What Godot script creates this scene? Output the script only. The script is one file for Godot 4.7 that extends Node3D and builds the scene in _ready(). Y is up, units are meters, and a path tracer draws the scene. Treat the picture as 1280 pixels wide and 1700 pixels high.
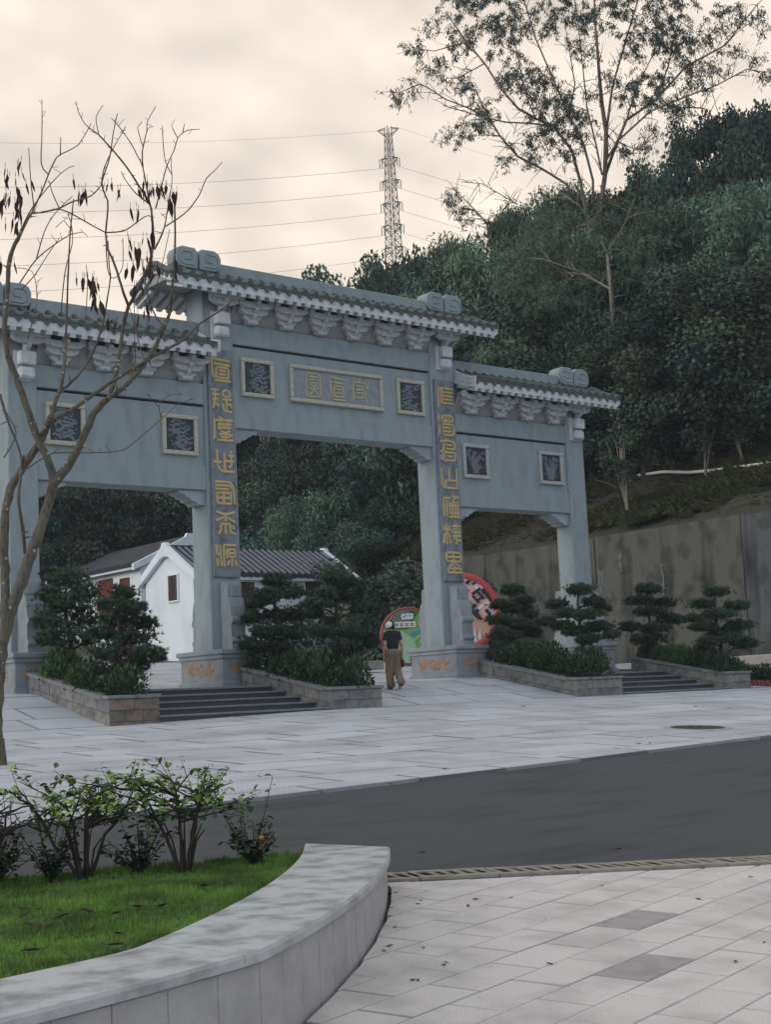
extends Node3D
# A stone gateway with three bays at dusk, seen from across the road. The places below are in survey units of 1.1 m;
# metres() at the end of _ready turns them into metres.
const CAM_AT := Vector3(-19.67080, -0.38490, 25.60680)
const CAM_RIGHT := Vector3(0.77769, -0.04674, 0.62690)
const CAM_UP := Vector3(-0.04469, 0.99060, 0.12931)
const CAM_BACK := Vector3(-0.62705, -0.12858, 0.76829)
const CAM_FOV := 39.087
const BARE_AT := Vector3(-12.30000, -0.93000, 9.40000)
const BARE := [
	[0.084, 0.061, [-0.08, 0.00, -0.31, -0.16, 0.48, -0.10, -0.13, 0.94, -0.09, -0.11, 1.29, -0.04, -0.07, 1.57, 0.00, 0.01, 1.86, 0.03, 0.07, 2.10, 0.15, 0.18, 2.44, 0.17, 0.29, 2.77, 0.23, 0.46, 3.08, 0.10, 0.49, 3.34, 0.20]],
	[0.058, 0.039, [0.49, 3.34, 0.20, 0.61, 3.51, 0.29, 0.76, 3.80, 0.38, 0.91, 4.21, 0.49, 1.01, 4.35, 0.64]],
	[0.051, 0.039, [0.49, 3.34, 0.20, 0.45, 3.53, 0.22, 0.34, 3.84, 0.14, 0.22, 4.22, 0.10, 0.13, 4.61, 0.01, 0.00, 4.91, 0.02]],
	[0.033, 0.025, [0.00, 4.91, 0.02, -0.03, 5.30, 0.00, 0.04, 5.72, -0.06, 0.06, 6.09, -0.05, 0.09, 6.31, 0.03, 0.13, 6.40, 0.08]],
	[0.025, 0.014, [0.13, 6.40, 0.08, 0.24, 6.62, 0.03, 0.64, 7.04, -0.59]],
	[0.058, 0.051, [-0.08, 1.62, 0.00, -0.07, 1.90, 0.00, -0.04, 2.27, -0.05, -0.07, 2.59, 0.00, -0.06, 2.95, 0.00, 0.06, 3.29, -0.09]],
	[0.051, 0.039, [0.06, 3.29, -0.09, 0.16, 3.50, -0.03, 0.26, 3.68, 0.06, 0.40, 3.94, 0.11, 0.31, 4.08, 0.52]],
	[0.022, 0.017, [0.23, 2.50, -0.07, 0.15, 2.83, 0.04, 0.05, 3.11, 0.15, 0.10, 3.36, 0.10, 0.16, 3.62, 0.03, 0.12, 3.66, 0.17]],
	[0.028, 0.017, [0.31, 4.08, 0.52, 0.37, 4.29, 0.53, 0.48, 4.47, 0.44, 0.56, 4.79, 0.40, 0.83, 5.18, -0.09]],
	[0.014, 0.007, [0.83, 5.18, -0.09, 0.82, 5.57, -0.02, 0.79, 6.08, 0.10, 0.85, 6.58, 0.05, 0.71, 6.91, 0.44]],
	[0.028, 0.019, [0.39, 4.08, 0.45, 0.69, 4.26, 0.42, 0.96, 4.47, 0.45, 1.17, 4.64, 0.60, 1.42, 4.83, 0.85, 1.71, 5.00, 0.81]],
	[0.019, 0.008, [1.71, 5.00, 0.81, 1.76, 5.06, 1.24, 2.03, 5.31, 1.18, 2.28, 5.48, 1.22, 2.12, 5.47, 1.83]],
	[0.018, 0.011, [0.48, 4.47, 0.44, 0.58, 4.51, 0.40, 0.67, 4.63, 0.52, 0.87, 4.86, 0.44, 0.84, 5.01, 0.71, 0.90, 5.28, 0.79]],
	[0.011, 0.007, [0.90, 5.28, 0.79, 1.06, 5.68, 0.62, 1.19, 5.96, 0.46, 1.00, 6.01, 0.78, 1.02, 6.34, 0.73]],
	[0.033, 0.025, [1.01, 4.35, 0.64, 1.27, 4.57, 0.71, 1.51, 4.92, 0.85, 1.66, 5.17, 0.82, 1.62, 5.25, 1.01]],
	[0.025, 0.011, [1.62, 5.25, 1.01, 1.74, 5.46, 0.95, 1.71, 5.81, 1.10, 1.90, 6.45, 0.87, 1.84, 6.96, 0.98]],
	[0.011, 0.006, [1.62, 5.25, 1.01, 1.52, 5.43, 0.94, 1.34, 5.76, 1.06, 1.79, 6.38, 0.20]],
	[0.030, 0.025, [1.01, 4.35, 0.64, 1.14, 4.56, 0.56, 1.25, 4.94, 0.52, 1.35, 5.32, 0.45, 1.38, 5.60, 0.56]],
	[0.022, 0.017, [1.38, 5.60, 0.56, 1.43, 5.79, 0.75, 1.44, 5.94, 0.89, 1.47, 6.09, 0.98, 1.86, 6.45, 0.36]],
	[0.018, 0.013, [1.38, 5.60, 0.56, 1.20, 5.70, 0.76, 1.14, 5.89, 0.76, 1.09, 6.12, 0.71, 1.08, 6.29, 0.60, 1.20, 6.59, 0.34]],
	[0.011, 0.006, [1.20, 6.59, 0.34, 1.09, 6.90, 0.62, 0.89, 7.01, 0.83, 1.05, 7.40, 0.76, 1.25, 7.87, 0.51, 1.43, 8.24, 0.30]],
	[0.011, 0.008, [0.64, 7.04, -0.59, 0.62, 6.93, -0.28, 0.71, 6.90, 0.05, 0.88, 6.78, 0.20, 1.00, 6.62, 0.40, 1.20, 6.59, 0.34]],
	[0.011, 0.007, [0.62, 6.94, -0.28, 0.78, 6.96, -0.09, 0.90, 7.04, 0.01, 0.98, 7.02, 0.37, 0.89, 7.00, 0.83]],
	[0.009, 0.005, [0.89, 7.00, 0.83, 1.00, 7.28, 0.70, 1.12, 7.54, 0.70, 1.29, 7.80, 0.62, 1.39, 7.96, 0.58]],
	[0.011, 0.005, [0.64, 7.04, -0.59, 0.80, 7.35, -0.64, 0.84, 7.56, -0.51, 0.90, 7.75, -0.42, 0.68, 7.57, 0.23, 0.81, 7.65, 0.41, 0.82, 7.82, 0.73]],
	[0.008, 0.004, [0.84, 7.56, -0.51, 0.66, 7.59, -0.34, 0.38, 7.76, 0.27, 0.68, 8.49, -0.33]],
	[0.008, 0.004, [0.51, 6.97, -0.26, 0.30, 7.18, 0.10, 0.07, 7.41, 0.54]],
	[0.008, 0.004, [0.65, 7.56, 0.22, 0.45, 7.59, 0.64]],
	[0.009, 0.004, [0.13, 6.40, 0.08, 0.27, 6.77, 0.13, 0.58, 7.21, 0.16, 0.88, 7.50, -0.06, 0.72, 7.34, 0.45]],
	[0.008, 0.004, [0.78, 6.96, -0.09, 0.69, 7.15, -0.10, 0.51, 7.20, 0.17]],
	[0.018, 0.015, [1.86, 6.45, 0.36, 1.91, 6.69, 0.31, 1.75, 6.85, 0.56]],
	[0.014, 0.009, [1.75, 6.85, 0.56, 1.79, 7.03, 0.46, 1.48, 7.18, 0.69, 1.33, 7.39, 0.67, 1.16, 7.58, 0.64, 0.86, 7.64, 0.85]],
	[0.009, 0.004, [0.86, 7.64, 0.85, 0.98, 7.89, 0.42, 0.96, 8.00, 0.29, 0.84, 8.09, 0.37, 0.69, 8.13, 0.59]],
	[0.007, 0.004, [0.86, 7.64, 0.85, 0.95, 7.97, 0.62, 0.93, 8.04, 0.85]],
	[0.010, 0.004, [1.79, 7.03, 0.46, 1.59, 7.15, 0.72, 1.58, 7.43, 0.66, 1.71, 7.77, 0.27, 1.53, 7.79, 0.47, 1.31, 7.90, 0.60, 0.91, 7.78, 1.09]],
	[0.009, 0.004, [1.58, 7.43, 0.66, 1.43, 7.53, 0.92, 1.57, 7.88, 0.81, 1.65, 8.04, 0.67, 1.67, 8.19, 0.87]],
	[0.007, 0.004, [1.60, 7.70, 0.65, 1.52, 7.95, 0.65, 1.55, 8.01, 0.72]],
	[0.010, 0.006, [1.79, 7.03, 0.46, 1.40, 7.05, 0.73, 1.28, 7.16, 0.75, 1.30, 7.33, 0.60]],
	[0.013, 0.009, [1.46, 6.20, 1.10, 1.55, 6.36, 1.10, 1.56, 6.48, 1.19]],
	[0.010, 0.005, [1.56, 6.48, 1.19, 1.75, 6.62, 1.21, 2.00, 6.83, 1.08, 2.08, 7.00, 1.21, 2.15, 7.20, 1.25, 2.34, 7.37, 1.16, 2.52, 7.55, 1.05]],
	[0.009, 0.004, [1.56, 6.48, 1.19, 1.81, 6.83, 0.85, 1.63, 6.87, 1.20, 1.81, 7.19, 0.99, 1.76, 7.44, 1.05, 1.77, 7.46, 1.05]],
	[0.009, 0.004, [1.67, 6.86, 0.80, 1.80, 7.19, 0.74, 1.93, 7.52, 0.67, 2.05, 7.75, 0.66, 2.03, 7.87, 0.79, 2.24, 8.06, 0.67, 2.06, 7.83, 1.27]],
	[0.007, 0.004, [1.79, 7.26, 1.02, 1.81, 7.50, 0.83, 1.72, 7.74, 0.94, 2.27, 8.36, 0.01]],
	[0.007, 0.003, [2.03, 7.87, 0.79, 2.03, 8.03, 0.68, 2.38, 8.38, 0.07]],
	[0.007, 0.003, [1.95, 7.84, 1.05, 1.88, 7.88, 1.21]],
	[0.009, 0.006, [1.20, 6.59, 0.34, 1.37, 6.59, 0.51, 1.53, 6.72, 0.53, 1.54, 6.74, 0.75, 1.65, 6.80, 0.67]],
	[0.008, 0.004, [1.20, 6.59, 0.34, 1.16, 6.21, 0.43, 1.27, 6.07, 0.27, 1.22, 5.95, 0.51, 1.37, 6.12, 0.45, 1.15, 6.36, 0.87]],
	[0.010, 0.004, [0.05, 3.44, 0.26, 0.23, 3.58, 0.32, 0.36, 3.67, 0.42, 0.82, 3.69, 0.54, 1.21, 3.73, 0.58, 1.36, 3.84, 0.66, 1.56, 4.02, 0.71, 1.87, 4.29, 0.73, 1.84, 4.31, 0.88]],
	[0.006, 0.003, [1.67, 4.14, 0.81, 1.61, 4.28, 0.83, 1.63, 4.38, 1.05, 1.98, 4.47, 0.81]],
	[0.006, 0.003, [1.61, 4.28, 0.83, 1.25, 4.34, 1.19]],
	[0.006, 0.003, [1.84, 4.31, 0.88, 2.06, 4.41, 0.89]],
	[0.009, 0.004, [-0.05, 3.66, -0.02, 0.14, 3.97, -0.06, 0.02, 4.19, -0.05, -0.17, 4.35, 0.17]],
	[0.017, 0.011, [-0.04, 4.46, -0.13, 0.00, 4.10, 0.00, 0.10, 3.80, 0.06, 0.16, 3.62, 0.03]],
	[0.008, 0.004, [0.34, 6.16, 0.14, 0.43, 6.54, 0.22, 0.64, 6.84, 0.13, 0.70, 6.95, 0.43]],
	[0.009, 0.004, [0.02, 5.75, 0.34, 0.26, 6.10, 0.31, 0.53, 6.35, 0.40, 0.54, 6.35, 0.73, 0.71, 6.42, 0.66, 0.67, 6.30, 0.86]],
	[0.008, 0.004, [0.33, 5.88, -0.29, 0.48, 6.05, -0.25, 0.45, 6.22, 0.26, 0.61, 6.45, 0.23]],
	[0.008, 0.004, [0.57, 5.46, 0.32, 0.56, 5.95, 0.47, 0.72, 6.39, 0.38, 0.67, 6.60, 0.43, 0.35, 6.49, 0.98]],
	[0.007, 0.003, [0.68, 6.48, 0.45, 0.60, 6.64, 0.38, 0.57, 6.58, 0.22]],
	[0.007, 0.003, [0.66, 5.17, 0.77, 0.81, 5.81, 0.57, 1.00, 6.18, 0.18]],
	[0.007, 0.003, [1.30, 5.07, 1.08, 1.42, 5.54, 1.08, 1.59, 6.03, 1.05, 1.67, 6.49, 1.13]],
	[0.007, 0.003, [1.64, 4.98, 0.24, 1.54, 5.41, 0.40, 1.14, 5.53, 0.97]],
	[0.007, 0.003, [0.12, 5.09, 0.33, 0.26, 5.57, 0.30, 0.39, 6.07, -0.09, 0.07, 6.01, 0.11]],
	[0.008, 0.004, [1.43, 4.83, 0.85, 1.39, 5.11, 0.76, 1.41, 5.33, 0.67, 1.37, 5.62, 0.71]]]
const BARE_LEAVES := [Vector3(0.37, 7.57, -0.71), Vector3(-0.01, 7.08, 0.20), Vector3(0.23, 7.33, -0.18), Vector3(0.19, 7.18, 0.02), Vector3(0.09, 7.07, -0.20), Vector3(-0.09, 6.77, 0.41), Vector3(0.41, 7.18, -0.49), Vector3(0.18, 7.07, 0.13), Vector3(0.02, 6.80, 0.00), Vector3(-0.04, 6.65, 0.34), Vector3(0.03, 6.72, 0.29), Vector3(0.13, 6.71, -0.16), Vector3(0.29, 6.69, -0.25), Vector3(0.31, 6.74, -0.15), Vector3(0.16, 6.99, -0.39), Vector3(0.23, 7.45, -0.17), Vector3(0.78, 7.15, 0.37), Vector3(1.01, 7.13, 0.17), Vector3(1.04, 7.12, 0.28), Vector3(1.15, 7.08, 0.62), Vector3(1.36, 7.14, 0.40), Vector3(1.70, 7.24, 0.37), Vector3(1.57, 7.05, 0.71), Vector3(1.51, 7.07, 0.92), Vector3(1.74, 7.15, 0.62), Vector3(2.01, 7.28, 0.30), Vector3(1.69, 7.08, 0.96), Vector3(1.74, 6.97, 0.95), Vector3(1.78, 7.01, 0.99), Vector3(1.64, 6.95, 0.36), Vector3(1.09, 6.08, 1.28), Vector3(1.44, 6.41, 0.59), Vector3(1.67, 6.39, 0.38), Vector3(1.37, 6.18, 1.02), Vector3(1.81, 6.58, 0.35), Vector3(1.62, 6.55, 0.62), Vector3(1.39, 6.11, 0.93), Vector3(1.42, 6.08, 0.64), Vector3(1.26, 5.93, 1.25), Vector3(1.47, 5.96, 0.98), Vector3(1.93, 6.29, 0.28), Vector3(1.49, 5.94, 1.13), Vector3(1.05, 6.09, -0.21), Vector3(0.79, 5.91, 0.41), Vector3(1.03, 6.00, 0.11), Vector3(0.93, 5.88, 0.44), Vector3(0.60, 5.62, 1.17), Vector3(0.90, 5.78, 0.66), Vector3(0.93, 5.68, 0.38), Vector3(0.78, 5.53, 0.83), Vector3(1.26, 5.38, 1.18), Vector3(1.60, 5.55, 0.68), Vector3(1.25, 5.30, 0.89), Vector3(1.12, 5.20, 1.24), Vector3(-0.09, 5.96, 0.22), Vector3(0.16, 6.16, -0.26), Vector3(1.68, 6.04, 1.07), Vector3(1.97, 6.12, 0.67), Vector3(1.38, 5.46, 0.09), Vector3(1.46, 5.86, 0.73)]
const EUC_AT := Vector3(26.74214, 21.80782, -15.50085)
const EUC := [
	[0.222, 0.167, [-0.34, -5.95, -0.39, -0.12, -2.73, -0.13, 0.27, 0.23, 0.31, 0.39, 2.15, 0.44, 0.32, 3.42, 0.37]],
	[0.167, 0.056, [0.32, 3.42, 0.37, -0.33, 4.32, 0.90, -1.10, 5.25, 1.56, -0.71, 6.88, 1.20, 1.81, 11.08, -0.88]],
	[0.111, 0.042, [0.39, 2.15, 0.44, 0.79, 4.27, 0.62, 1.68, 6.67, 0.86, 1.55, 8.09, 1.81, 2.31, 10.36, 1.71]],
	[0.139, 0.056, [-0.60, -3.41, 0.08, -0.73, -0.21, -0.24, -1.11, 1.25, -0.29, -2.03, 2.19, -0.40, -2.51, 2.65, -1.00, -3.40, 2.98, -1.18, -4.22, 3.82, -1.39, -3.68, 5.59, -2.79, -4.15, 6.70, -3.38, 0.00, 11.68, -9.15]],
	[0.111, 0.042, [0.40, -2.46, -0.77, 0.33, 0.21, -0.47, 0.17, 1.94, -0.72, -0.21, 3.42, -1.15, -1.13, 4.73, -1.07, -0.69, 7.37, -2.43, -1.85, 8.72, -1.91, -6.93, 6.72, 2.43]],
	[0.111, 0.033, [0.24, -1.99, -0.58, -0.70, 0.09, -1.15, -1.01, 1.08, -2.26, -2.18, 1.51, -2.57, -3.39, 2.17, -2.41, -2.51, 3.56, -3.81, -4.13, 3.62, -3.44, -4.63, 4.30, -4.45, -4.11, 5.64, -6.20, -4.62, 5.68, -6.24, -6.23, 4.73, -5.87]],
	[0.083, 0.033, [-2.03, 2.19, -0.40, -2.43, 2.61, -1.45, -2.53, 3.13, -2.84, -3.74, 3.11, -2.92, -3.81, 3.83, -4.19, -3.76, 4.64, -5.62]],
	[0.139, 0.042, [0.48, 0.21, 0.08, 0.67, 1.33, 0.57, 0.70, 2.45, 1.36, 2.07, 3.51, 1.99, 2.53, 4.62, 3.41, 3.88, 5.49, 4.56, 4.52, 6.61, 5.31, 6.75, 8.29, 4.45]],
	[0.097, 0.033, [0.15, 0.71, 0.46, 0.55, 1.62, 0.89, 0.29, 2.17, 3.06, 1.04, 2.51, 4.44, 3.65, 3.76, 4.08, 3.75, 3.93, 5.64, 3.43, 3.24, 6.89]],
	[0.069, 0.028, [0.98, 2.02, 4.44, 2.37, 2.33, 4.31, 3.48, 2.24, 3.74]],
	[0.083, 0.028, [0.07, 0.19, 0.31, 0.13, 1.68, 0.03, 0.02, 3.43, -0.26, 0.41, 5.67, -0.69, -0.34, 7.25, -0.13, 2.55, 11.59, -2.89]],
	[0.083, 0.028, [2.07, 3.51, 1.99, 2.71, 5.10, 2.29, 2.69, 6.31, 2.76, 1.84, 6.96, 4.03]],
	[0.069, 0.028, [0.70, 2.45, 1.36, 1.04, 4.00, 1.89, 2.29, 5.73, 1.84, 1.61, 6.56, 2.84]],
	[0.069, 0.028, [-2.51, 2.65, -1.00, -1.92, 4.54, -2.20, -1.59, 6.23, -2.70, -0.13, 8.79, -4.48]],
	[0.069, 0.028, [-2.18, 1.51, -2.57, -2.07, 2.45, -3.19, -2.68, 1.73, -2.72]],
	[0.069, 0.028, [-0.21, 3.42, -1.15, -1.13, 4.12, 0.16, -0.80, 6.08, -0.34, 0.64, 8.82, -1.88]],
	[0.056, 0.022, [0.39, 2.15, 0.44, 0.94, 0.97, 1.01, 1.92, 1.72, 1.44]],
	[0.056, 0.022, [0.55, 1.62, 0.89, 1.02, 1.05, 1.64, 1.44, 1.85, 2.38]],
	[0.056, 0.022, [1.04, 2.51, 4.44, 1.51, 1.60, 4.29]],
	[0.056, 0.022, [-4.15, 6.70, -3.38, -4.11, 7.18, -5.65, -5.19, 7.05, -5.67]],
	[0.056, 0.022, [-3.68, 5.59, -2.79, -4.80, 4.85, -3.41, -6.35, 4.05, -2.30]],
	[0.056, 0.022, [-2.51, 3.56, -3.81, -3.23, 4.86, -3.93, -1.71, 6.41, -6.32]]]
const EUC_CLUMPS := [
	[-5.99, 4.89, -6.15, 0.44], [-5.57, 6.92, -5.23, 0.56], [-4.28, 6.22, -7.46, 0.39], [-3.36, 7.27, -6.51, 0.61], [-3.89, 7.53, -4.21, 0.83], [-3.18, 8.08, -3.32, 0.92], [-3.71, 3.41, -5.36, 0.33], [-1.41, 6.60, -6.63, 0.67],
	[-5.93, 4.33, -2.76, 0.39], [-4.47, 2.61, -2.76, 0.78], [-2.89, 4.03, -3.77, 0.61], [-0.31, 8.62, -4.92, 1.00], [1.05, 10.33, -5.58, 1.00], [-2.81, 5.22, -1.61, 0.83], [-1.50, 5.06, -2.58, 0.72], [-0.92, 5.27, -2.00, 0.78],
	[-2.51, 2.97, -0.60, 0.83], [-0.71, 4.15, -1.16, 0.83], [0.32, 3.65, -1.45, 0.83], [0.37, 2.85, -1.19, 0.72], [-1.59, 1.38, -0.17, 0.61], [-2.36, 1.85, -1.22, 0.61], [-2.16, 1.77, -3.35, 0.44], [-1.07, 1.99, -2.89, 0.44],
	[0.60, 8.58, -2.05, 1.00], [-0.79, 7.21, 1.02, 0.89], [-0.42, 6.10, -0.16, 0.61], [0.32, 7.76, 1.12, 0.89], [1.12, 6.40, 1.51, 0.72], [0.71, 7.02, 2.46, 0.78], [1.60, 6.35, 2.66, 1.00], [2.17, 6.42, 3.54, 1.00],
	[2.29, 5.55, 3.02, 0.78], [2.75, 4.89, 3.58, 0.61], [1.01, 4.51, 1.26, 0.61], [0.37, 3.36, 2.42, 0.78], [2.76, 4.44, 1.83, 0.89], [-0.38, 1.99, 4.92, 0.78], [1.16, 1.91, 3.95, 0.50], [2.67, 4.09, 4.89, 0.50],
	[2.00, 3.57, 4.40, 0.61], [4.81, 7.17, 4.82, 0.61], [3.66, 4.42, 6.07, 0.39], [2.84, 2.99, 7.15, 0.31], [3.73, 5.15, 4.97, 0.44], [1.73, 2.13, 2.15, 0.36], [1.79, 1.58, 1.36, 0.28], [0.94, 1.37, 1.05, 0.25],
	[2.17, 1.66, 3.76, 0.33], [3.47, 6.52, 4.82, 0.61], [4.50, 6.34, 5.93, 0.50], [-7.77, 5.81, 2.18, 1.11], [-0.58, 9.96, -1.93, 1.25], [2.29, 10.92, -1.54, 1.25], [2.91, 10.07, 0.81, 1.25], [1.78, 7.78, 3.99, 1.11],
	[0.38, 12.20, -8.62, 0.83], [-0.23, 11.45, -10.28, 0.50], [-2.45, 1.95, -0.38, 0.67], [-1.47, 6.00, -3.52, 0.50], [-0.11, 4.05, 0.28, 0.39], [-0.50, 4.30, 1.56, 0.39], [3.46, 5.97, 4.11, 0.44]]
const PALE_AT := Vector3(19.78570, 10.58697, -9.02606)
const PALE := [
	[0.153, 0.110, [0.00, 0.00, 0.00, 0.17, 1.85, -0.10, -1.85, 2.94, 1.65, 0.73, 5.31, -0.66]],
	[0.088, 0.033, [0.73, 5.31, -0.66, 0.98, 6.77, -1.48, -1.14, 6.73, -0.26, -0.60, 7.72, -1.62]],
	[0.088, 0.033, [0.73, 5.31, -0.66, 0.70, 5.99, 0.23, 0.22, 6.55, 1.16]],
	[0.066, 0.022, [-1.85, 2.94, 1.65, -1.70, 4.05, 0.04, -3.83, 4.08, 0.33, -0.92, 5.86, -4.07]],
	[0.066, 0.022, [0.01, 2.24, 0.08, 3.41, 4.60, -1.84, 1.87, 4.77, 0.28]],
	[0.055, 0.022, [-1.70, 4.05, 0.04, -0.92, 3.91, -1.64, -2.41, 3.35, -1.16]],
	[0.055, 0.022, [0.98, 6.77, -1.48, 0.55, 6.76, -2.51, -2.30, 5.82, -1.37]]]
const PALE_CLUMPS := [[-1.25, 5.72, -3.74, 0.75], [-2.06, 5.58, -1.62, 0.88], [-1.05, 4.77, -1.44, 0.92], [-2.83, 3.45, -0.72, 0.83], [1.12, 6.35, -2.44, 0.79], [-2.21, 4.29, -2.22, 0.66], [-0.68, 4.21, -0.16, 0.75], [1.08, 4.97, -0.05, 0.75], [0.11, 5.05, 1.57, 0.66], [0.55, 6.91, -0.60, 0.79], [-1.85, 6.31, -0.22, 0.79], [1.12, 6.71, 0.43, 0.66], [-2.30, 6.02, -0.88, 0.66], [-4.11, 3.98, -1.53, 0.57], [0.43, 3.95, 1.46, 0.57]]
const SHOULDER_AT := Vector3(26.22116, 20.76596, -21.82661)
const SHOULDER := [
	[0.083, 0.055, [0.00, 0.00, 0.00, -0.07, 0.91, -0.14, -0.45, 1.52, -0.44, -0.88, 1.76, -1.01]],
	[0.055, 0.028, [-0.45, 1.52, -0.44, -0.82, 2.16, -0.82, -1.22, 2.58, -0.98]],
	[0.055, 0.028, [-0.04, 0.45, -0.04, 0.46, 1.19, 0.23, 0.59, 1.68, 0.63]],
	[0.055, 0.022, [0.84, 1.59, 1.10, 0.32, 2.07, 0.66, -0.24, 2.80, -0.14, -1.10, 2.89, -0.67]]]
const SHOULDER_CLUMPS := [[-0.76, 2.78, -1.62, 0.44], [-1.30, 1.79, -0.66, 0.39], [-1.17, 1.20, -0.59, 0.36], [-1.38, 2.10, -1.15, 0.28], [0.69, 1.64, 0.36, 0.41], [0.70, 1.29, 0.82, 0.36], [-0.20, 0.71, 0.27, 0.50]]
const PALE_STEM := 4.30
const FOREST := [
	[22.48, 5.23, -23.73, 13.99, 5.81, 0, "skyline"], [20.99, 5.73, -20.82, 12.97, 5.53, 0, "skyline"], [23.12, 6.38, -21.98, 13.21, 5.73, 1, "skyline"], [22.83, 6.96, -20.33, 12.57, 5.60, 1, "skyline"],
	[26.11, 7.89, -22.28, 12.90, 5.93, 0, "skyline"], [27.14, 8.94, -21.20, 12.95, 5.93, 1, "skyline"], [27.50, 9.70, -19.94, 12.37, 5.87, 1, "skyline"], [26.68, 10.12, -17.44, 11.40, 5.67, 1, "skyline"],
	[29.30, 11.42, -18.32, 11.20, 5.89, 1, "skyline"], [30.86, 12.34, -18.20, 10.72, 5.99, 0, "skyline"], [28.80, 11.29, -14.98, 10.70, 5.66, 0, "skyline"], [30.10, 12.01, -14.87, 10.02, 5.75, 0, "skyline"],
	[28.91, 11.35, -12.88, 8.38, 5.55, 0, "skyline"], [29.45, 11.65, -11.65, 10.54, 5.52, 0, "skyline"], [32.77, 13.48, -13.33, 11.11, 5.85, 0, "skyline"], [30.14, 12.03, -10.23, 11.45, 5.50, 0, "skyline"],
	[33.39, 13.81, -11.26, 11.09, 5.79, 0, "skyline"], [31.63, 12.85, -8.64, 11.17, 5.52, 0, "skyline"], [20.24, 5.63, -20.10, 11.48, 7.41, 1, "upper"], [21.32, 6.76, -18.91, 11.01, 7.39, 1, "upper"],
	[21.26, 7.14, -16.56, 10.78, 7.18, 1, "upper"], [21.13, 7.07, -14.29, 10.70, 6.97, 1, "upper"], [21.31, 7.17, -12.64, 10.17, 6.85, 1, "upper"], [22.22, 7.67, -9.41, 9.03, 6.67, 1, "upper"],
	[24.03, 8.66, -9.13, 8.14, 6.82, 1, "upper"], [25.20, 9.31, -8.15, 9.12, 6.86, 1, "upper"], [23.83, 8.56, -5.47, 9.02, 6.53, 1, "upper"], [25.30, 9.37, -4.82, 8.06, 6.63, 1, "upper"],
	[21.19, 7.10, -17.87, 7.48, 7.29, 0, "middle"], [21.30, 7.16, -15.74, 7.97, 7.11, 0, "middle"], [21.35, 7.19, -13.54, 7.91, 6.92, 0, "middle"], [21.13, 7.07, -11.74, 5.51, 6.76, 0, "middle"],
	[21.01, 7.01, -9.04, 5.08, 6.53, 0, "middle"], [21.15, 7.08, -7.74, 6.55, 6.44, 0, "middle"], [21.19, 7.11, -6.08, 6.79, 6.31, 0, "middle"], [21.14, 7.08, -4.33, 6.57, 6.18, 0, "middle"],
	[21.40, 7.22, -2.94, 5.89, 6.11, 0, "middle"], [23.32, 7.36, -20.04, 4.44, 5.36, 2, "lower"], [23.53, 8.27, -18.26, 4.55, 5.26, 2, "lower"], [23.25, 8.23, -15.94, 4.87, 5.11, 2, "lower"],
	[23.49, 8.37, -14.31, 4.16, 5.03, 2, "lower"], [23.35, 8.29, -12.60, 3.37, 4.92, 2, "lower"], [23.25, 8.23, -10.82, 3.79, 4.81, 2, "lower"], [23.32, 8.28, -9.27, 3.90, 4.73, 2, "lower"],
	[23.23, 8.22, -7.29, 4.20, 4.62, 2, "lower"], [23.53, 8.39, -5.97, 3.09, 4.57, 2, "lower"], [23.56, 8.41, -4.38, 3.39, 4.50, 2, "lower"], [25.18, 4.80, -41.75, 13.60, 7.91, 0, "opening"],
	[25.80, 5.14, -39.55, 14.21, 7.76, 0, "opening"], [29.32, 7.08, -41.43, 16.85, 8.11, 0, "opening"], [28.90, 6.84, -38.09, 15.73, 7.83, 0, "opening"], [29.16, 6.99, -35.90, 15.42, 7.67, 0, "opening"],
	[34.98, 10.19, -40.79, 13.82, 8.40, 0, "opening"], [16.98, 1.87, -29.41, 9.33, 5.92, 2, "opening"], [17.86, 1.79, -28.43, 10.25, 5.89, 2, "opening"], [20.23, 2.08, -29.31, 10.60, 6.08, 2, "opening"],
	[19.76, 2.67, -26.10, 9.17, 5.82, 2, "opening"], [23.91, 4.10, -28.84, 8.91, 6.25, 2, "opening"], [22.29, 4.73, -24.62, 7.16, 5.86, 2, "opening"], [22.98, 5.50, -23.76, 5.81, 5.84, 2, "opening"],
	[16.56, 1.74, -27.68, 7.45, 5.25, 1, "opening"], [16.40, 1.66, -24.25, 6.66, 5.01, 1, "opening"], [18.52, 3.94, -21.78, 3.65, 4.95, 1, "opening"], [19.39, 4.77, -20.98, 3.29, 4.95, 1, "opening"],
	[12.09, 6.89, -49.85, 10.56, 8.67, 0, "left"], [12.13, 5.07, -43.68, 11.73, 8.07, 0, "left"], [15.96, 6.13, -47.30, 12.47, 8.59, 0, "left"], [15.61, 4.66, -42.30, 13.44, 8.10, 0, "left"],
	[17.05, 4.28, -41.03, 12.92, 8.05, 0, "left"], [22.13, 5.69, -45.81, 13.59, 8.76, 0, "left"], [21.73, 4.29, -41.04, 13.57, 8.30, 0, "left"], [9.30, 3.10, -37.01, 7.33, 6.74, 2, "left"],
	[10.54, 2.64, -35.45, 8.15, 6.66, 2, "left"], [12.59, 2.66, -35.54, 7.44, 6.75, 2, "left"], [14.19, 2.38, -34.58, 8.64, 6.75, 2, "left"], [16.45, 2.45, -34.81, 8.04, 6.88, 2, "left"],
	[16.50, 2.05, -31.85, 8.28, 6.63, 2, "left"]]
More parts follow.
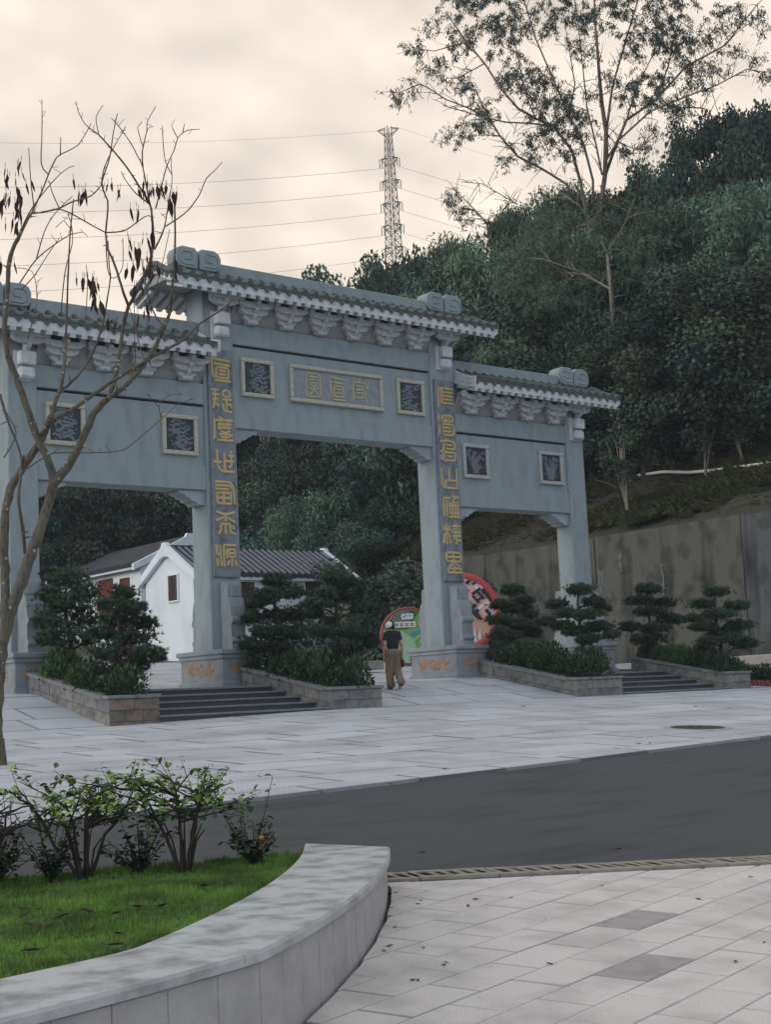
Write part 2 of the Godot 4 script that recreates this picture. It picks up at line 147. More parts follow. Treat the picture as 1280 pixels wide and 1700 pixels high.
const PINES := [
	["first", -7.46, 0.44, 1.28, [0.09, 1.67, -0.29, 0.45, 0.21, -0.19, 1.35, -0.30, 0.31, 0.20, 0.28, 1.38, 0.09, 0.33, 0.19, -0.01, 1.16, -0.01, 0.48, 0.20, -0.35, 0.89, -0.13, 0.36, 0.22, 0.29, 0.88, 0.05, 0.31, 0.20, -0.16, 0.59, 0.21, 0.50, 0.22, -0.40, 0.54, -0.16, 0.19, 0.15, 0.37, 0.52, 0.11, 0.17, 0.15]],
	["first", -7.46, 0.25, 3.05, [0.04, 1.39, 0.20, 0.22, 0.14, -0.16, 1.19, 0.17, 0.31, 0.15, 0.16, 1.11, 0.37, 0.25, 0.14, 0.19, 0.96, -0.20, 0.40, 0.15, 0.52, 0.87, 0.10, 0.22, 0.12, -0.10, 0.75, -0.29, 0.27, 0.14, 0.25, 0.63, -0.03, 0.45, 0.16, -0.08, 0.38, -0.13, 0.38, 0.19, 0.34, 0.34, 0.40, 0.29, 0.15, 0.32, 0.10, -0.12, 0.38, 0.19, 0.62, 0.29, 0.36, 0.13, 0.12]],
	["second", -2.66, 0.64, 1.09, [0.05, 1.49, -0.14, 0.31, 0.15, -0.32, 1.20, 0.04, 0.34, 0.15, 0.31, 1.25, 0.00, 0.39, 0.16, -0.43, 1.02, -0.13, 0.26, 0.12, 0.14, 0.77, -0.33, 0.39, 0.16, -0.40, 0.73, -0.35, 0.24, 0.14, 0.31, 0.77, 0.19, 0.31, 0.16, 0.55, 0.91, 0.33, 0.24, 0.12, -0.31, 0.44, -0.02, 0.39, 0.16, 0.18, 0.40, 0.13, 0.47, 0.19, -0.54, 0.19, -0.24, 0.26, 0.15, -0.17, 0.12, 0.08, 0.34, 0.16]],
	["second", -2.66, 0.48, 3.11, [-0.08, 1.49, 0.17, 0.32, 0.17, 0.19, 1.32, 0.39, 0.20, 0.13, 0.15, 1.18, 0.19, 0.30, 0.12, -0.33, 1.19, 0.09, 0.22, 0.10, -0.44, 1.00, -0.06, 0.32, 0.13, 0.34, 0.91, 0.36, 0.27, 0.13, -0.25, 0.85, -0.43, 0.20, 0.10, -0.04, 0.66, -0.23, 0.20, 0.10, -0.31, 0.48, -0.18, 0.30, 0.13, 0.17, 0.45, 0.35, 0.35, 0.14, 0.39, 0.61, 0.46, 0.22, 0.12, 0.04, 0.20, 0.12, 0.37, 0.15, 0.50, 0.23, 0.33, 0.22, 0.13]],
	["third", 4.13, 0.87, 0.90, [0.27, 1.17, -0.15, 0.30, 0.16, 0.24, 0.89, 0.27, 0.27, 0.12, -0.01, 0.84, -0.30, 0.27, 0.12, 0.28, 0.72, -0.09, 0.42, 0.14, 0.46, 0.55, 0.22, 0.21, 0.11, -0.26, 0.47, -0.11, 0.30, 0.14, 0.17, 0.30, 0.19, 0.45, 0.17, -0.29, 0.10, 0.04, 0.39, 0.19, 0.40, 0.12, 0.35, 0.21, 0.14]],
	["third", 4.13, 0.36, 3.14, [-0.27, 1.44, 0.31, 0.32, 0.15, -0.34, 1.17, -0.33, 0.26, 0.13, 0.09, 1.18, 0.38, 0.26, 0.13, 0.35, 1.02, 0.39, 0.20, 0.09, -0.33, 0.95, -0.07, 0.34, 0.12, -0.14, 0.89, 0.38, 0.37, 0.13, -0.55, 0.80, -0.54, 0.26, 0.12, -0.28, 0.69, -0.24, 0.29, 0.12, 0.27, 0.62, 0.25, 0.37, 0.13, 0.40, 0.43, 0.56, 0.20, 0.10, -0.08, 0.54, -0.08, 0.32, 0.13, 0.00, 0.36, 0.21, 0.32, 0.13]],
	["fourth", 9.10, 0.66, 0.93, [-0.25, 1.41, 0.20, 0.37, 0.17, -0.21, 1.16, -0.16, 0.40, 0.14, 0.30, 1.06, 0.20, 0.37, 0.14, -0.12, 0.86, 0.10, 0.47, 0.16, -0.30, 0.50, -0.45, 0.30, 0.14, 0.41, 0.66, 0.27, 0.33, 0.14, 0.36, 0.61, 0.61, 0.20, 0.12, -0.14, 0.41, 0.22, 0.43, 0.17, -0.19, 0.16, 0.03, 0.50, 0.17]],
	["fourth", 9.10, 0.24, 3.11, [0.04, 1.61, -0.07, 0.35, 0.15, -0.24, 1.32, -0.29, 0.32, 0.13, 0.30, 1.22, 0.33, 0.35, 0.15, -0.29, 1.02, 0.19, 0.48, 0.15, -0.42, 0.98, -0.45, 0.26, 0.12, -0.37, 0.76, -0.24, 0.35, 0.13, 0.37, 0.75, 0.29, 0.38, 0.15, 0.17, 0.59, -0.03, 0.42, 0.15, -0.24, 0.41, -0.10, 0.38, 0.13, 0.43, 0.30, 0.38, 0.38, 0.17, 0.00, 0.45, 0.36, 0.29, 0.13]]]
const LAWN_LEAVES := [Vector2(-16.60, 18.97), Vector2(-16.72, 19.22), Vector2(-16.57, 19.06), Vector2(-16.66, 19.38), Vector2(-16.60, 19.37), Vector2(-16.46, 19.35), Vector2(-16.41, 19.53), Vector2(-16.24, 19.42), Vector2(-16.34, 19.67), Vector2(-16.15, 19.50), Vector2(-15.95, 19.42), Vector2(-16.70, 20.07), Vector2(-16.82, 20.32), Vector2(-16.85, 20.33), Vector2(-16.82, 19.50), Vector2(-17.12, 20.16), Vector2(-15.64, 19.04), Vector2(-16.53, 19.21)]
const PAVING_LEAVES := [Vector2(-14.36, 19.03), Vector2(-14.66, 19.36), Vector2(-14.83, 19.49), Vector2(-14.41, 19.31), Vector2(-14.49, 19.38), Vector2(-14.32, 19.60), Vector2(-14.24, 20.11), Vector2(-13.24, 20.30), Vector2(-12.44, 20.05), Vector2(-15.60, 20.69), Vector2(-15.61, 20.67), Vector2(-15.33, 20.55), Vector2(-14.96, 20.85), Vector2(-14.30, 21.36), Vector2(-13.87, 21.20), Vector2(-15.35, 20.15), Vector2(-15.27, 20.09), Vector2(-15.17, 20.22), Vector2(-15.29, 20.52), Vector2(-14.97, 19.77), Vector2(-14.16, 19.49), Vector2(-13.98, 19.58), Vector2(-13.32, 19.66)]
const PLAZA_LEAVES := [Vector2(-10.73, 14.53), Vector2(-13.30, 18.02), Vector2(-12.21, 18.79), Vector2(-9.24, 13.64), Vector2(-0.17, 5.61), Vector2(2.02, 7.97), Vector2(-5.27, 12.92), Vector2(-5.09, 12.96), Vector2(-1.89, -5.56), Vector2(-11.12, 12.83), Vector2(2.11, 8.66)]
const UNIT := 1.1
var rng := RandomNumberGenerator.new()
var M := {}
var taken := {}

# ------------------------------------------------------------------ mesh builder
class MB:
	var v := PackedVector3Array()
	var n := PackedVector3Array()
	var c := PackedColorArray()
	var u := PackedVector2Array()
	var col := Color.WHITE
	func tri(a: Vector3, b: Vector3, d: Vector3, out := Vector3.ZERO) -> void:
		var nn := (d - a).cross(b - a)
		if nn.length_squared() < 1e-16:
			return
		nn = nn.normalized()
		if out != Vector3.ZERO and nn.dot(out) < 0.0:
			var t := b
			b = d
			d = t
			nn = -nn
		v.append(a); v.append(b); v.append(d)
		n.append(nn); n.append(nn); n.append(nn)
		c.append(col); c.append(col); c.append(col)
	func quad(a: Vector3, b: Vector3, d: Vector3, e: Vector3, out := Vector3.ZERO) -> void:
		tri(a, b, d, out)
		tri(a, d, e, out)
	func stri(a: Vector3, b: Vector3, d: Vector3, na: Vector3, nb: Vector3, nd: Vector3) -> void:
		if (d - a).cross(b - a).dot(na + nb + nd) < 0.0:
			v.append(a); v.append(d); v.append(b)
			n.append(na); n.append(nd); n.append(nb)
		else:
			v.append(a); v.append(b); v.append(d)
			n.append(na); n.append(nb); n.append(nd)
		c.append(col); c.append(col); c.append(col)
	func squad(p: Array, q: Array) -> void:
		stri(p[0], p[1], p[2], q[0], q[1], q[2])
		stri(p[0], p[2], p[3], q[0], q[2], q[3])
	# a box with chamfered edges
	func box(at: Vector3, size: Vector3, b := 0.01, turn := Basis.IDENTITY) -> void:
		var h := size * 0.5
		b = minf(b, minf(h.x, minf(h.y, h.z)) * 0.45)
		var f := func(x: float, y: float, z: float) -> Vector3: return at + turn * Vector3(x, y, z)
		for ax in 3:
			for s in [-1.0, 1.0]:
				var pts := []
				for k in [[-1, -1], [1, -1], [1, 1], [-1, 1]]:
					var p := Vector3.ZERO
					p[ax] = s * h[ax]
					p[(ax + 1) % 3] = k[0] * (h[(ax + 1) % 3] - b)
					p[(ax + 2) % 3] = k[1] * (h[(ax + 2) % 3] - b)
					pts.append(at + turn * p)
				var o := Vector3.ZERO
				o[ax] = s
				quad(pts[0], pts[1], pts[2], pts[3], turn * o)
		if b <= 0.0:
			return
		for ax in 3:
			var a1 := (ax + 1) % 3
			var a2 := (ax + 2) % 3
			for s1 in [-1.0, 1.0]:
				for s2 in [-1.0, 1.0]:
					var pp := []
					for k in [[0, -1.0], [0, 1.0], [1, 1.0], [1, -1.0]]:
						var p := Vector3.ZERO
						p[ax] = k[1] * (h[ax] - b)
						p[a1] = s1 * (h[a1] - (b if k[0] == 1 else 0.0))
						p[a2] = s2 * (h[a2] - (b if k[0] == 0 else 0.0))
						pp.append(at + turn * p)
					var o := Vector3.ZERO
					o[a1] = s1
					o[a2] = s2
					quad(pp[0], pp[1], pp[2], pp[3], turn * o)
		for sx in [-1.0, 1.0]:
			for sy in [-1.0, 1.0]:
				for sz in [-1.0, 1.0]:
					var s := Vector3(sx, sy, sz)
					tri(at + turn * (s * (h - Vector3(0, b, b))), at + turn * (s * (h - Vector3(b, 0, b))), at + turn * (s * (h - Vector3(b, b, 0))), turn * s)
	# a slab on four corners (going round), thick downwards along -up, chamfered on top
	func slab(p: Array, up: Vector3, thick: float, b := 0.006) -> void:
		var mid: Vector3 = (p[0] + p[1] + p[2] + p[3]) * 0.25
		var top := []
		var sh := []
		var low := []
		for q in p:
			var inw: Vector3 = (mid - q).normalized()
			top.append(q + inw * b * 1.4)
			sh.append(q - up * b)
			low.append(q - up * thick)
		quad(top[0], top[1], top[2], top[3], up)
		for i in 4:
			var j := (i + 1) % 4
			var o: Vector3 = (p[i] + p[j]) * 0.5 - mid
			quad(top[i], top[j], sh[j], sh[i], o + up * 0.1)
			quad(sh[i], sh[j], low[j], low[i], o)
	func tube(pts: Array, radii: Array, sides := 6, flat := Vector3.ZERO, squash := 1.0) -> void:
		var rings := []
		var norms := []
		var side := Vector3.ZERO
		for i in pts.size():
			var d: Vector3
			if i == 0:
				d = pts[1] - pts[0]
			elif i == pts.size() - 1:
				d = pts[i] - pts[i - 1]
			else:
				d = (pts[i + 1] - pts[i]).normalized() + (pts[i] - pts[i - 1]).normalized()
			d = d.normalized()
			if side == Vector3.ZERO:
				side = d.cross(Vector3.UP if absf(d.y) < 0.9 else Vector3.RIGHT)
			side = (side - d * side.dot(d)).normalized()
			var up := side.cross(d)
			var ring := []
			var nr := []
			for k in sides:
				var a := TAU * k / sides
				var o := side * cos(a) + up * sin(a)
				var w := o
				if flat != Vector3.ZERO:
					w = o - flat * o.dot(flat) * (1.0 - squash)
				ring.append(pts[i] + w * float(radii[i]))
				nr.append(o)
			rings.append(ring)
			norms.append(nr)
		for i in pts.size() - 1:
			for k in sides:
				var j := (k + 1) % sides
				squad([rings[i][k], rings[i][j], rings[i + 1][j], rings[i + 1][k]], [norms[i][k], norms[i][j], norms[i + 1][j], norms[i + 1][k]])
		for e in [0, pts.size() - 1]:
			var dd: Vector3 = (pts[0] - pts[1]) if e == 0 else (pts[-1] - pts[-2])
			for k in range(1, sides - 1):
				tri(rings[e][0], rings[e][k], rings[e][k + 1], dd)
	func lathe(prof: Array, sides: int, at := Vector3.ZERO, turn := Basis.IDENTITY) -> void:
		for i in prof.size() - 1:
			var p: Vector2 = prof[i]
			var q: Vector2 = prof[i + 1]
			var nn := Vector2(q.y - p.y, p.x - q.x).normalized()
			for k in sides:
				var a := TAU * k / sides
				var b := TAU * (k + 1) / sides
				var da := Vector3(cos(a), 0, sin(a))
				var db := Vector3(cos(b), 0, sin(b))
				var na := turn * (da * nn.x + Vector3.UP * nn.y)
				var nb := turn * (db * nn.x + Vector3.UP * nn.y)
				squad([at + turn * (da * p.x + Vector3.UP * p.y), at + turn * (db * p.x + Vector3.UP * p.y), at + turn * (db * q.x + Vector3.UP * q.y), at + turn * (da * q.x + Vector3.UP * q.y)], [na, nb, nb, na])
	# an outline (x, y) swept by depth along z, with a chamfer on the front
	func prism(poly: PackedVector2Array, z0: float, z1: float, t := Transform3D.IDENTITY, bev := 0.0) -> void:
		if Geometry2D.is_polygon_clockwise(poly):
			poly = poly.duplicate()
			poly.reverse()
		var idx := Geometry2D.triangulate_polygon(poly)
		var front := poly
		if bev > 0.0:
			var off := Geometry2D.offset_polygon(poly, -bev)
			if off.size() == 1 and off[0].size() == poly.size():
				var o: PackedVector2Array = off[0]
				if Geometry2D.is_polygon_clockwise(o):
					o.reverse()
				var best := 0
				for k in o.size():
					if o[k].distance_to(poly[0]) < o[best].distance_to(poly[0]):
						best = k
				front = PackedVector2Array()
				for k in o.size():
					front.append(o[(best + k) % o.size()])
			else:
				bev = 0.0
		var nz := (t.basis * Vector3.BACK).normalized()
		var fi := Geometry2D.triangulate_polygon(front)
		for i in range(0, fi.size(), 3):
			tri(t * Vector3(front[fi[i]].x, front[fi[i]].y, z1), t * Vector3(front[fi[i + 1]].x, front[fi[i + 1]].y, z1), t * Vector3(front[fi[i + 2]].x, front[fi[i + 2]].y, z1), nz)
		for i in range(0, idx.size(), 3):
			tri(t * Vector3(poly[idx[i]].x, poly[idx[i]].y, z0), t * Vector3(poly[idx[i + 1]].x, poly[idx[i + 1]].y, z0), t * Vector3(poly[idx[i + 2]].x, poly[idx[i + 2]].y, z0), -nz)
		for i in poly.size():
			var j := (i + 1) % poly.size()
			var e := poly[j] - poly[i]
			var o := t.basis * Vector3(e.y, -e.x, 0)
			var zs := z1 - bev
			quad(t * Vector3(poly[i].x, poly[i].y, z0), t * Vector3(poly[j].x, poly[j].y, z0), t * Vector3(poly[j].x, poly[j].y, zs), t * Vector3(poly[i].x, poly[i].y, zs), o)
			if bev > 0.0:
				quad(t * Vector3(poly[i].x, poly[i].y, zs), t * Vector3(poly[j].x, poly[j].y, zs), t * Vector3(front[j].x, front[j].y, z1), t * Vector3(front[i].x, front[i].y, z1), o + nz)
	func leaf(at: Vector3, dir: Vector3, face: Vector3, length: float, width: float) -> void:
		var s := dir.cross(face).normalized() * width * 0.5
		var m := at + dir * length * 0.5 + face * length * 0.06
		var e := at + dir * length
		tri(at, m + s, e, face)
		tri(at, e, m - s, face)
	func mesh() -> ArrayMesh:
		var a := []
		a.resize(Mesh.ARRAY_MAX)
		a[Mesh.ARRAY_VERTEX] = v
		a[Mesh.ARRAY_NORMAL] = n
		a[Mesh.ARRAY_COLOR] = c
		if u.size() == v.size():
			a[Mesh.ARRAY_TEX_UV] = u
		var m := ArrayMesh.new()
		m.add_surface_from_arrays(Mesh.PRIMITIVE_TRIANGLES, a)
		return m

# ------------------------------------------------------------------ nodes
func numbered(called: String) -> String:
	if not taken.has(called):
		taken[called] = 0
		return called
	taken[called] += 1
	return "%s_%03d" % [called, taken[called]]

func tag(o: Node3D, label: String, category := "", group := "", kind := "") -> Node3D:
	if label:
		o.set_meta("label", label)
	if category:
		o.set_meta("category", category)
	if group:
		o.set_meta("group", group)
	if kind:
		o.set_meta("kind", kind)
	return o

func thing(called: String, label: String, category: String, at := Vector3.ZERO, group := "", turn := 0.0) -> Node3D:
	var o := Node3D.new()
	o.name = numbered(called)
	add_child(o)
	o.position = at
	o.rotation.y = turn
	tag(o, label, category, group)
	return o

func part(called: String, b: MB, m: Material, parent: Node, at := Vector3.ZERO) -> MeshInstance3D:
	return part_of(called, b.mesh(), m, parent, at)

func part_of(called: String, mesh: Mesh, m: Material, parent: Node, at := Vector3.ZERO) -> MeshInstance3D:
	var o := MeshInstance3D.new()
	o.mesh = mesh
	o.material_override = m
	o.cast_shadow = GeometryInstance3D.SHADOW_CASTING_SETTING_ON
	o.position = at
	if parent == self:
		o.name = numbered(called)
		add_child(o)
	else:
		var key := str(parent.get_instance_id()) + called
		if taken.has(key):
			taken[key] += 1
			o.name = "%s_%03d" % [called, taken[key]]
		else:
			taken[key] = 0
			o.name = called
		parent.add_child(o, true)
	return o

func structure(called: String, label: String) -> Node3D:
	var o := Node3D.new()
	o.name = numbered(called)
	add_child(o)
	o.set_meta("kind", "structure")
	o.set_meta("label", label)
	return o

func copy(o: Node3D, label: String, at: Vector3, turn := 0.0, size := Vector3.ONE) -> Node3D:
	var c: Node3D = o.duplicate()
	c.name = numbered(String(o.name).rstrip("0123456789").rstrip("_"))
	add_child(c)
	c.position = at
	c.rotation = Vector3(0, turn, 0)
	c.scale = size
	c.set_meta("label", label)
	return c

# ------------------------------------------------------------------ materials
var tex := {}
func noise(key: String, freq: float, lo: float, hi: float, octaves := 4, kind := FastNoiseLite.TYPE_SIMPLEX_SMOOTH, size := 512) -> NoiseTexture2D:
	if tex.has(key):
		return tex[key]
	var f := FastNoiseLite.new()
	f.seed = 7 + tex.size()
	f.noise_type = kind
	f.frequency = freq
	f.fractal_octaves = octaves
	f.fractal_gain = 0.55
	var t := NoiseTexture2D.new()
	t.width = size
	t.height = size
	t.seamless = true
	t.noise = f
	var g := Gradient.new()
	g.set_color(0, Color(lo, lo, lo))
	g.set_color(1, Color(hi, hi, hi))
	t.color_ramp = g
	tex[key] = t
	return t

func lin(r: float, g: float, b: float) -> Color:
	return Color(r, g, b).linear_to_srgb()

func mat(key: String, color: Color, rough := 0.85, over: Texture2D = null, scale := Vector3.ONE, fine: Texture2D = null, fine_scale := Vector3.ONE, bump: Texture2D = null, bump_cm := 0.0, tint := false) -> StandardMaterial3D:
	var m := StandardMaterial3D.new()
	m.resource_name = key
	m.albedo_color = color
	m.roughness = rough
	m.vertex_color_use_as_albedo = tint
	m.cull_mode = BaseMaterial3D.CULL_DISABLED
	if over:
		m.albedo_texture = over
		m.uv1_triplanar = true
		m.uv1_world_triplanar = true
		m.uv1_scale = scale
	if fine:
		m.detail_enabled = true
		m.detail_albedo = fine
		m.detail_blend_mode = BaseMaterial3D.BLEND_MODE_MUL
		m.detail_uv_layer = BaseMaterial3D.DETAIL_UV_2
		m.uv2_triplanar = true
		m.uv2_world_triplanar = true
		m.uv2_scale = fine_scale
	if bump:
		m.heightmap_enabled = true
		m.heightmap_texture = bump
		m.heightmap_scale = bump_cm
		m.uv1_triplanar = true
		m.uv1_world_triplanar = true
		m.uv1_scale = scale
	M[key] = m
	return m

func materials() -> void:
	var cloud := noise("cloud", 0.014, 0.86, 1.10, 5)
	var soft := noise("soft", 0.008, 0.86, 1.1, 3)
	var speck := noise("speck", 0.22, 0.62, 1.3, 3)
	var grain := noise("grain", 0.12, 0.8, 1.16, 4)
	var bumpy := noise("bumpy", 0.06, 0.0, 1.0, 4)
	var streak := noise("streak", 0.004, 0.6, 1.4, 8)
	var blotch := noise("blotch", 0.012, 0.66, 1.28, 5)
	mat("gate", lin(0.31, 0.362, 0.38), 0.88, noise("render_coat", 0.014, 0.9, 1.08, 5), Vector3(0.3, 0.11, 0.3), grain, Vector3(0.7, 0.7, 0.7))
	mat("gate_light", lin(0.38, 0.42, 0.44), 0.88, soft, Vector3(0.3, 0.2, 0.3), grain, Vector3(2.2, 2.2, 2.2))
	mat("groove_shade", lin(0.05, 0.055, 0.06), 0.95)  # dark colour painting the shadow that the upper beam throws into its recess
	mat("white_trim", lin(0.68, 0.70, 0.71), 0.8, cloud, Vector3(0.5, 0.5, 0.5), grain, Vector3(3, 3, 3))
	mat("bracket", lin(0.54, 0.56, 0.565), 0.85, cloud, Vector3(0.8, 0.8, 0.8))
	mat("cove", lin(0.36, 0.365, 0.355), 0.9, cloud, Vector3(0.5, 0.5, 0.5))
	mat("tile", lin(0.085, 0.105, 0.10), 0.6, cloud, Vector3(1.4, 1.4, 1.4), speck, Vector3(4, 4, 4))
	mat("panel_frame", lin(0.55, 0.52, 0.42), 0.8, grain, Vector3(1.6, 1.6, 1.6), cloud, Vector3(1.2, 1.2, 1.2))
	mat("panel_frame_pale", lin(0.50, 0.51, 0.49), 0.8, grain, Vector3(1.6, 1.6, 1.6), cloud, Vector3(1.2, 1.2, 1.2))
	mat("panel_dark", lin(0.028, 0.034, 0.045), 0.6)
	mat("panel_relief", lin(0.175, 0.205, 0.235), 0.7, grain, Vector3(2, 2, 2))
	mat("plaque", lin(0.215, 0.245, 0.285), 0.8, blotch, Vector3(0.5, 0.35, 0.5), grain, Vector3(3, 3, 3))
	mat("sign_plate", lin(0.30, 0.325, 0.36), 0.8, cloud, Vector3(0.7, 0.7, 0.7), grain, Vector3(3, 3, 3))
	mat("gold", lin(0.54, 0.425, 0.20), 0.55, cloud, Vector3(0.8, 0.8, 0.8))
	mat("gold_dull", lin(0.48, 0.43, 0.27), 0.6, cloud, Vector3(0.8, 0.8, 0.8))
	mat("carved_stone", lin(0.31, 0.345, 0.37), 0.85, cloud, Vector3(0.45, 0.3, 0.45), speck, Vector3(2.4, 2.4, 2.4))
	mat("pedestal", lin(0.29, 0.315, 0.335), 0.85, cloud, Vector3(0.35, 0.35, 0.35), speck, Vector3(2.4, 2.4, 2.4))
	mat("orange_relief", lin(0.50, 0.25, 0.085), 0.75, blotch, Vector3(1, 1, 1))
	for k in 4:
		var t: float = [1.0, 0.91, 1.06, 0.96][k]
		mat("plaza%d" % k, lin(0.545 * t, 0.56 * t, 0.595 * t), 0.8, noise("worn", 0.009, 0.86, 1.09, 5), Vector3(0.12, 0.12, 0.12), speck, Vector3(0.35, 0.35, 0.35), null, 0.0, true)
		mat("paver%d" % k, lin(0.67 * (0.7 + t * 0.3), 0.63 * (0.7 + t * 0.3), 0.605 * (0.7 + t * 0.3)), 0.82, noise("worn", 0.009, 0.86, 1.09, 5), Vector3(0.35, 0.35, 0.35), speck, Vector3(1.1, 1.1, 1.1), null, 0.0, true)
		mat("block%d" % k, lin(0.235 * t * t, 0.232 * t * t, 0.215 * t), 0.9, blotch, Vector3(0.6, 0.6, 0.6), speck, Vector3(2.5, 2.5, 2.5), bumpy, 0.6)
		mat("warm_block%d" % k, lin(0.215 * t * t, 0.17 * t, 0.14 * t), 0.9, blotch, Vector3(0.6, 0.6, 0.6), speck, Vector3(2.5, 2.5, 2.5), bumpy, 0.6)
	mat("paver_dark", lin(0.38, 0.36, 0.36), 0.8, cloud, Vector3(0.5, 0.5, 0.5), speck, Vector3(3.4, 3.4, 3.4))
	mat("joint", lin(0.10, 0.10, 0.10), 0.95, cloud, Vector3(0.5, 0.5, 0.5))
	mat("asphalt", lin(0.056, 0.063, 0.069), 0.9, noise("road_wear", 0.012, 0.74, 1.28, 6), Vector3(0.07, 0.2, 0.26), noise("aggregate", 0.3, 0.35, 1.7, 2), Vector3(0.3, 0.3, 0.3), speck, 0.8)
	mat("drain", lin(0.33, 0.30, 0.245), 0.9, blotch, Vector3(0.7, 0.7, 0.7), speck, Vector3(3, 3, 3))
	mat("slot_shade", lin(0.012, 0.011, 0.01), 0.95)  # black that stands in for the shade down in the drain slots
	mat("coping", lin(0.47, 0.485, 0.49), 0.75, noise("patch", 0.011, 0.66, 1.2, 8), Vector3(0.55, 0.55, 0.55), noise("granite", 0.35, 0.6, 1.4, 2), Vector3(1.1, 1.1, 1.1))
	mat("cladding", lin(0.41, 0.40, 0.40), 0.85, cloud, Vector3(0.5, 0.5, 0.5), noise("granite", 0.35, 0.6, 1.4, 2), Vector3(1.3, 1.3, 1.3))
	mat("coping_stone", lin(0.215, 0.225, 0.23), 0.8, cloud, Vector3(0.5, 0.5, 0.5), speck, Vector3(3, 3, 3))
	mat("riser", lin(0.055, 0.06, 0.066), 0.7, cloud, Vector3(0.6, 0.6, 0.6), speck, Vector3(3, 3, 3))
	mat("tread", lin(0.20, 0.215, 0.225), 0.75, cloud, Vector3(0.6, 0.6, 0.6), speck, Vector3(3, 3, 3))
	mat("soil", lin(0.05, 0.04, 0.03), 0.95, blotch, Vector3(1, 1, 1))
	mat("lawn_soil", lin(0.07, 0.12, 0.025), 0.95, blotch, Vector3(1.2, 1.2, 1.2))
	mat("hill", lin(0.05, 0.046, 0.028), 0.95, blotch, Vector3(0.14, 0.14, 0.14), speck, Vector3(1.2, 1.2, 1.2))
	mat("far_ground", lin(0.05, 0.055, 0.03), 0.95, blotch, Vector3(0.1, 0.1, 0.1))
	mat("concrete", lin(0.094, 0.094, 0.078), 0.9, streak, Vector3(0.55, 0.07, 0.55), noise("damp", 0.01, 0.5, 1.5, 6), Vector3(0.16, 0.1, 0.16))
	mat("concrete_gray", lin(0.094, 0.097, 0.099), 0.9, streak, Vector3(0.55, 0.06, 0.55), noise("damp", 0.01, 0.5, 1.5, 6), Vector3(0.13, 0.08, 0.13))
	mat("lime", lin(0.15, 0.15, 0.142), 0.9, blotch, Vector3(0.8, 0.8, 0.8))
	mat("kerb", lin(0.35, 0.34, 0.32), 0.9, cloud, Vector3(0.6, 0.6, 0.6))
	mat("white_wall", lin(0.795, 0.835, 0.875), 0.85, noise("stain", 0.008, 0.94, 1.06, 4), Vector3(0.16, 0.08, 0.16))
	mat("roof_dark", lin(0.035, 0.038, 0.047), 0.55, cloud, Vector3(1, 1, 1))
	mat("roof_cover", lin(0.145, 0.15, 0.175), 0.5, cloud, Vector3(1, 1, 1))
	mat("red_wood", lin(0.155, 0.03, 0.025), 0.6, streak, Vector3(0.8, 0.2, 0.8))
	mat("brown_wood", lin(0.055, 0.028, 0.024), 0.6, streak, Vector3(0.8, 0.2, 0.8))
	mat("glass_dark", lin(0.02, 0.022, 0.026), 0.12)
	mat("bark", lin(0.145, 0.13, 0.095), 0.95, noise("barkn", 0.03, 0.5, 1.5, 5), Vector3(0.9, 0.35, 0.9), speck, Vector3(2, 2, 2), bumpy, 1.2)
	mat("twig", lin(0.12, 0.088, 0.068), 0.9)
	mat("lichen", lin(0.33, 0.335, 0.28), 0.95)
	mat("dead_leaf", lin(0.05, 0.027, 0.022), 0.9, null, Vector3.ONE, null, Vector3.ONE, null, 0.0, true)
	mat("dark_bark", lin(0.045, 0.036, 0.028), 0.95, noise("barkn", 0.03, 0.5, 1.5, 5), Vector3(1, 0.4, 1))
	mat("pale_bark", lin(0.26, 0.235, 0.19), 0.9, noise("barkn", 0.03, 0.5, 1.5, 5), Vector3(0.6, 0.2, 0.6))
	mat("euc_bark", lin(0.17, 0.135, 0.11), 0.9, noise("barkn", 0.03, 0.5, 1.5, 5), Vector3(0.5, 0.2, 0.5))
	for key in ["leaf", "needle", "shrub_leaf", "grass"]:
		mat(key, Color.WHITE, 0.75 if key != "shrub_leaf" else 0.55, null, Vector3.ONE, null, Vector3.ONE, null, 0.0, true)
		M[key].backlight_enabled = true
		M[key].backlight = Color(0.35, 0.35, 0.35) if key != "needle" else Color(0.15, 0.15, 0.15)
	mat("steel", lin(0.16, 0.14, 0.13), 0.6)
	mat("wire", lin(0.26, 0.25, 0.25), 0.7)
	mat("iron", lin(0.055, 0.05, 0.045), 0.7, speck, Vector3(2.5, 2.5, 2.5))
	mat("red_ring", lin(0.50, 0.055, 0.065), 0.5)
	mat("dull_red_ring", lin(0.30, 0.05, 0.05), 0.5)
	mat("brick_red", lin(0.22, 0.055, 0.035), 0.85, cloud, Vector3(1, 1, 1))
	mat("pvc", lin(0.62, 0.62, 0.58), 0.5)
	mat("skin", lin(0.42, 0.25, 0.175), 0.6)
	mat("black_cloth", lin(0.012, 0.013, 0.02), 0.9, grain, Vector3(4, 4, 4))
	mat("trousers", lin(0.20, 0.135, 0.10), 0.9, streak, Vector3(2, 0.4, 2))
	mat("hair", lin(0.012, 0.010, 0.010), 0.5)
	mat("cap_white", lin(0.70, 0.69, 0.66), 0.85)
	mat("shoe", lin(0.03, 0.024, 0.022), 0.7)
	mat("sole", lin(0.45, 0.43, 0.40), 0.8)
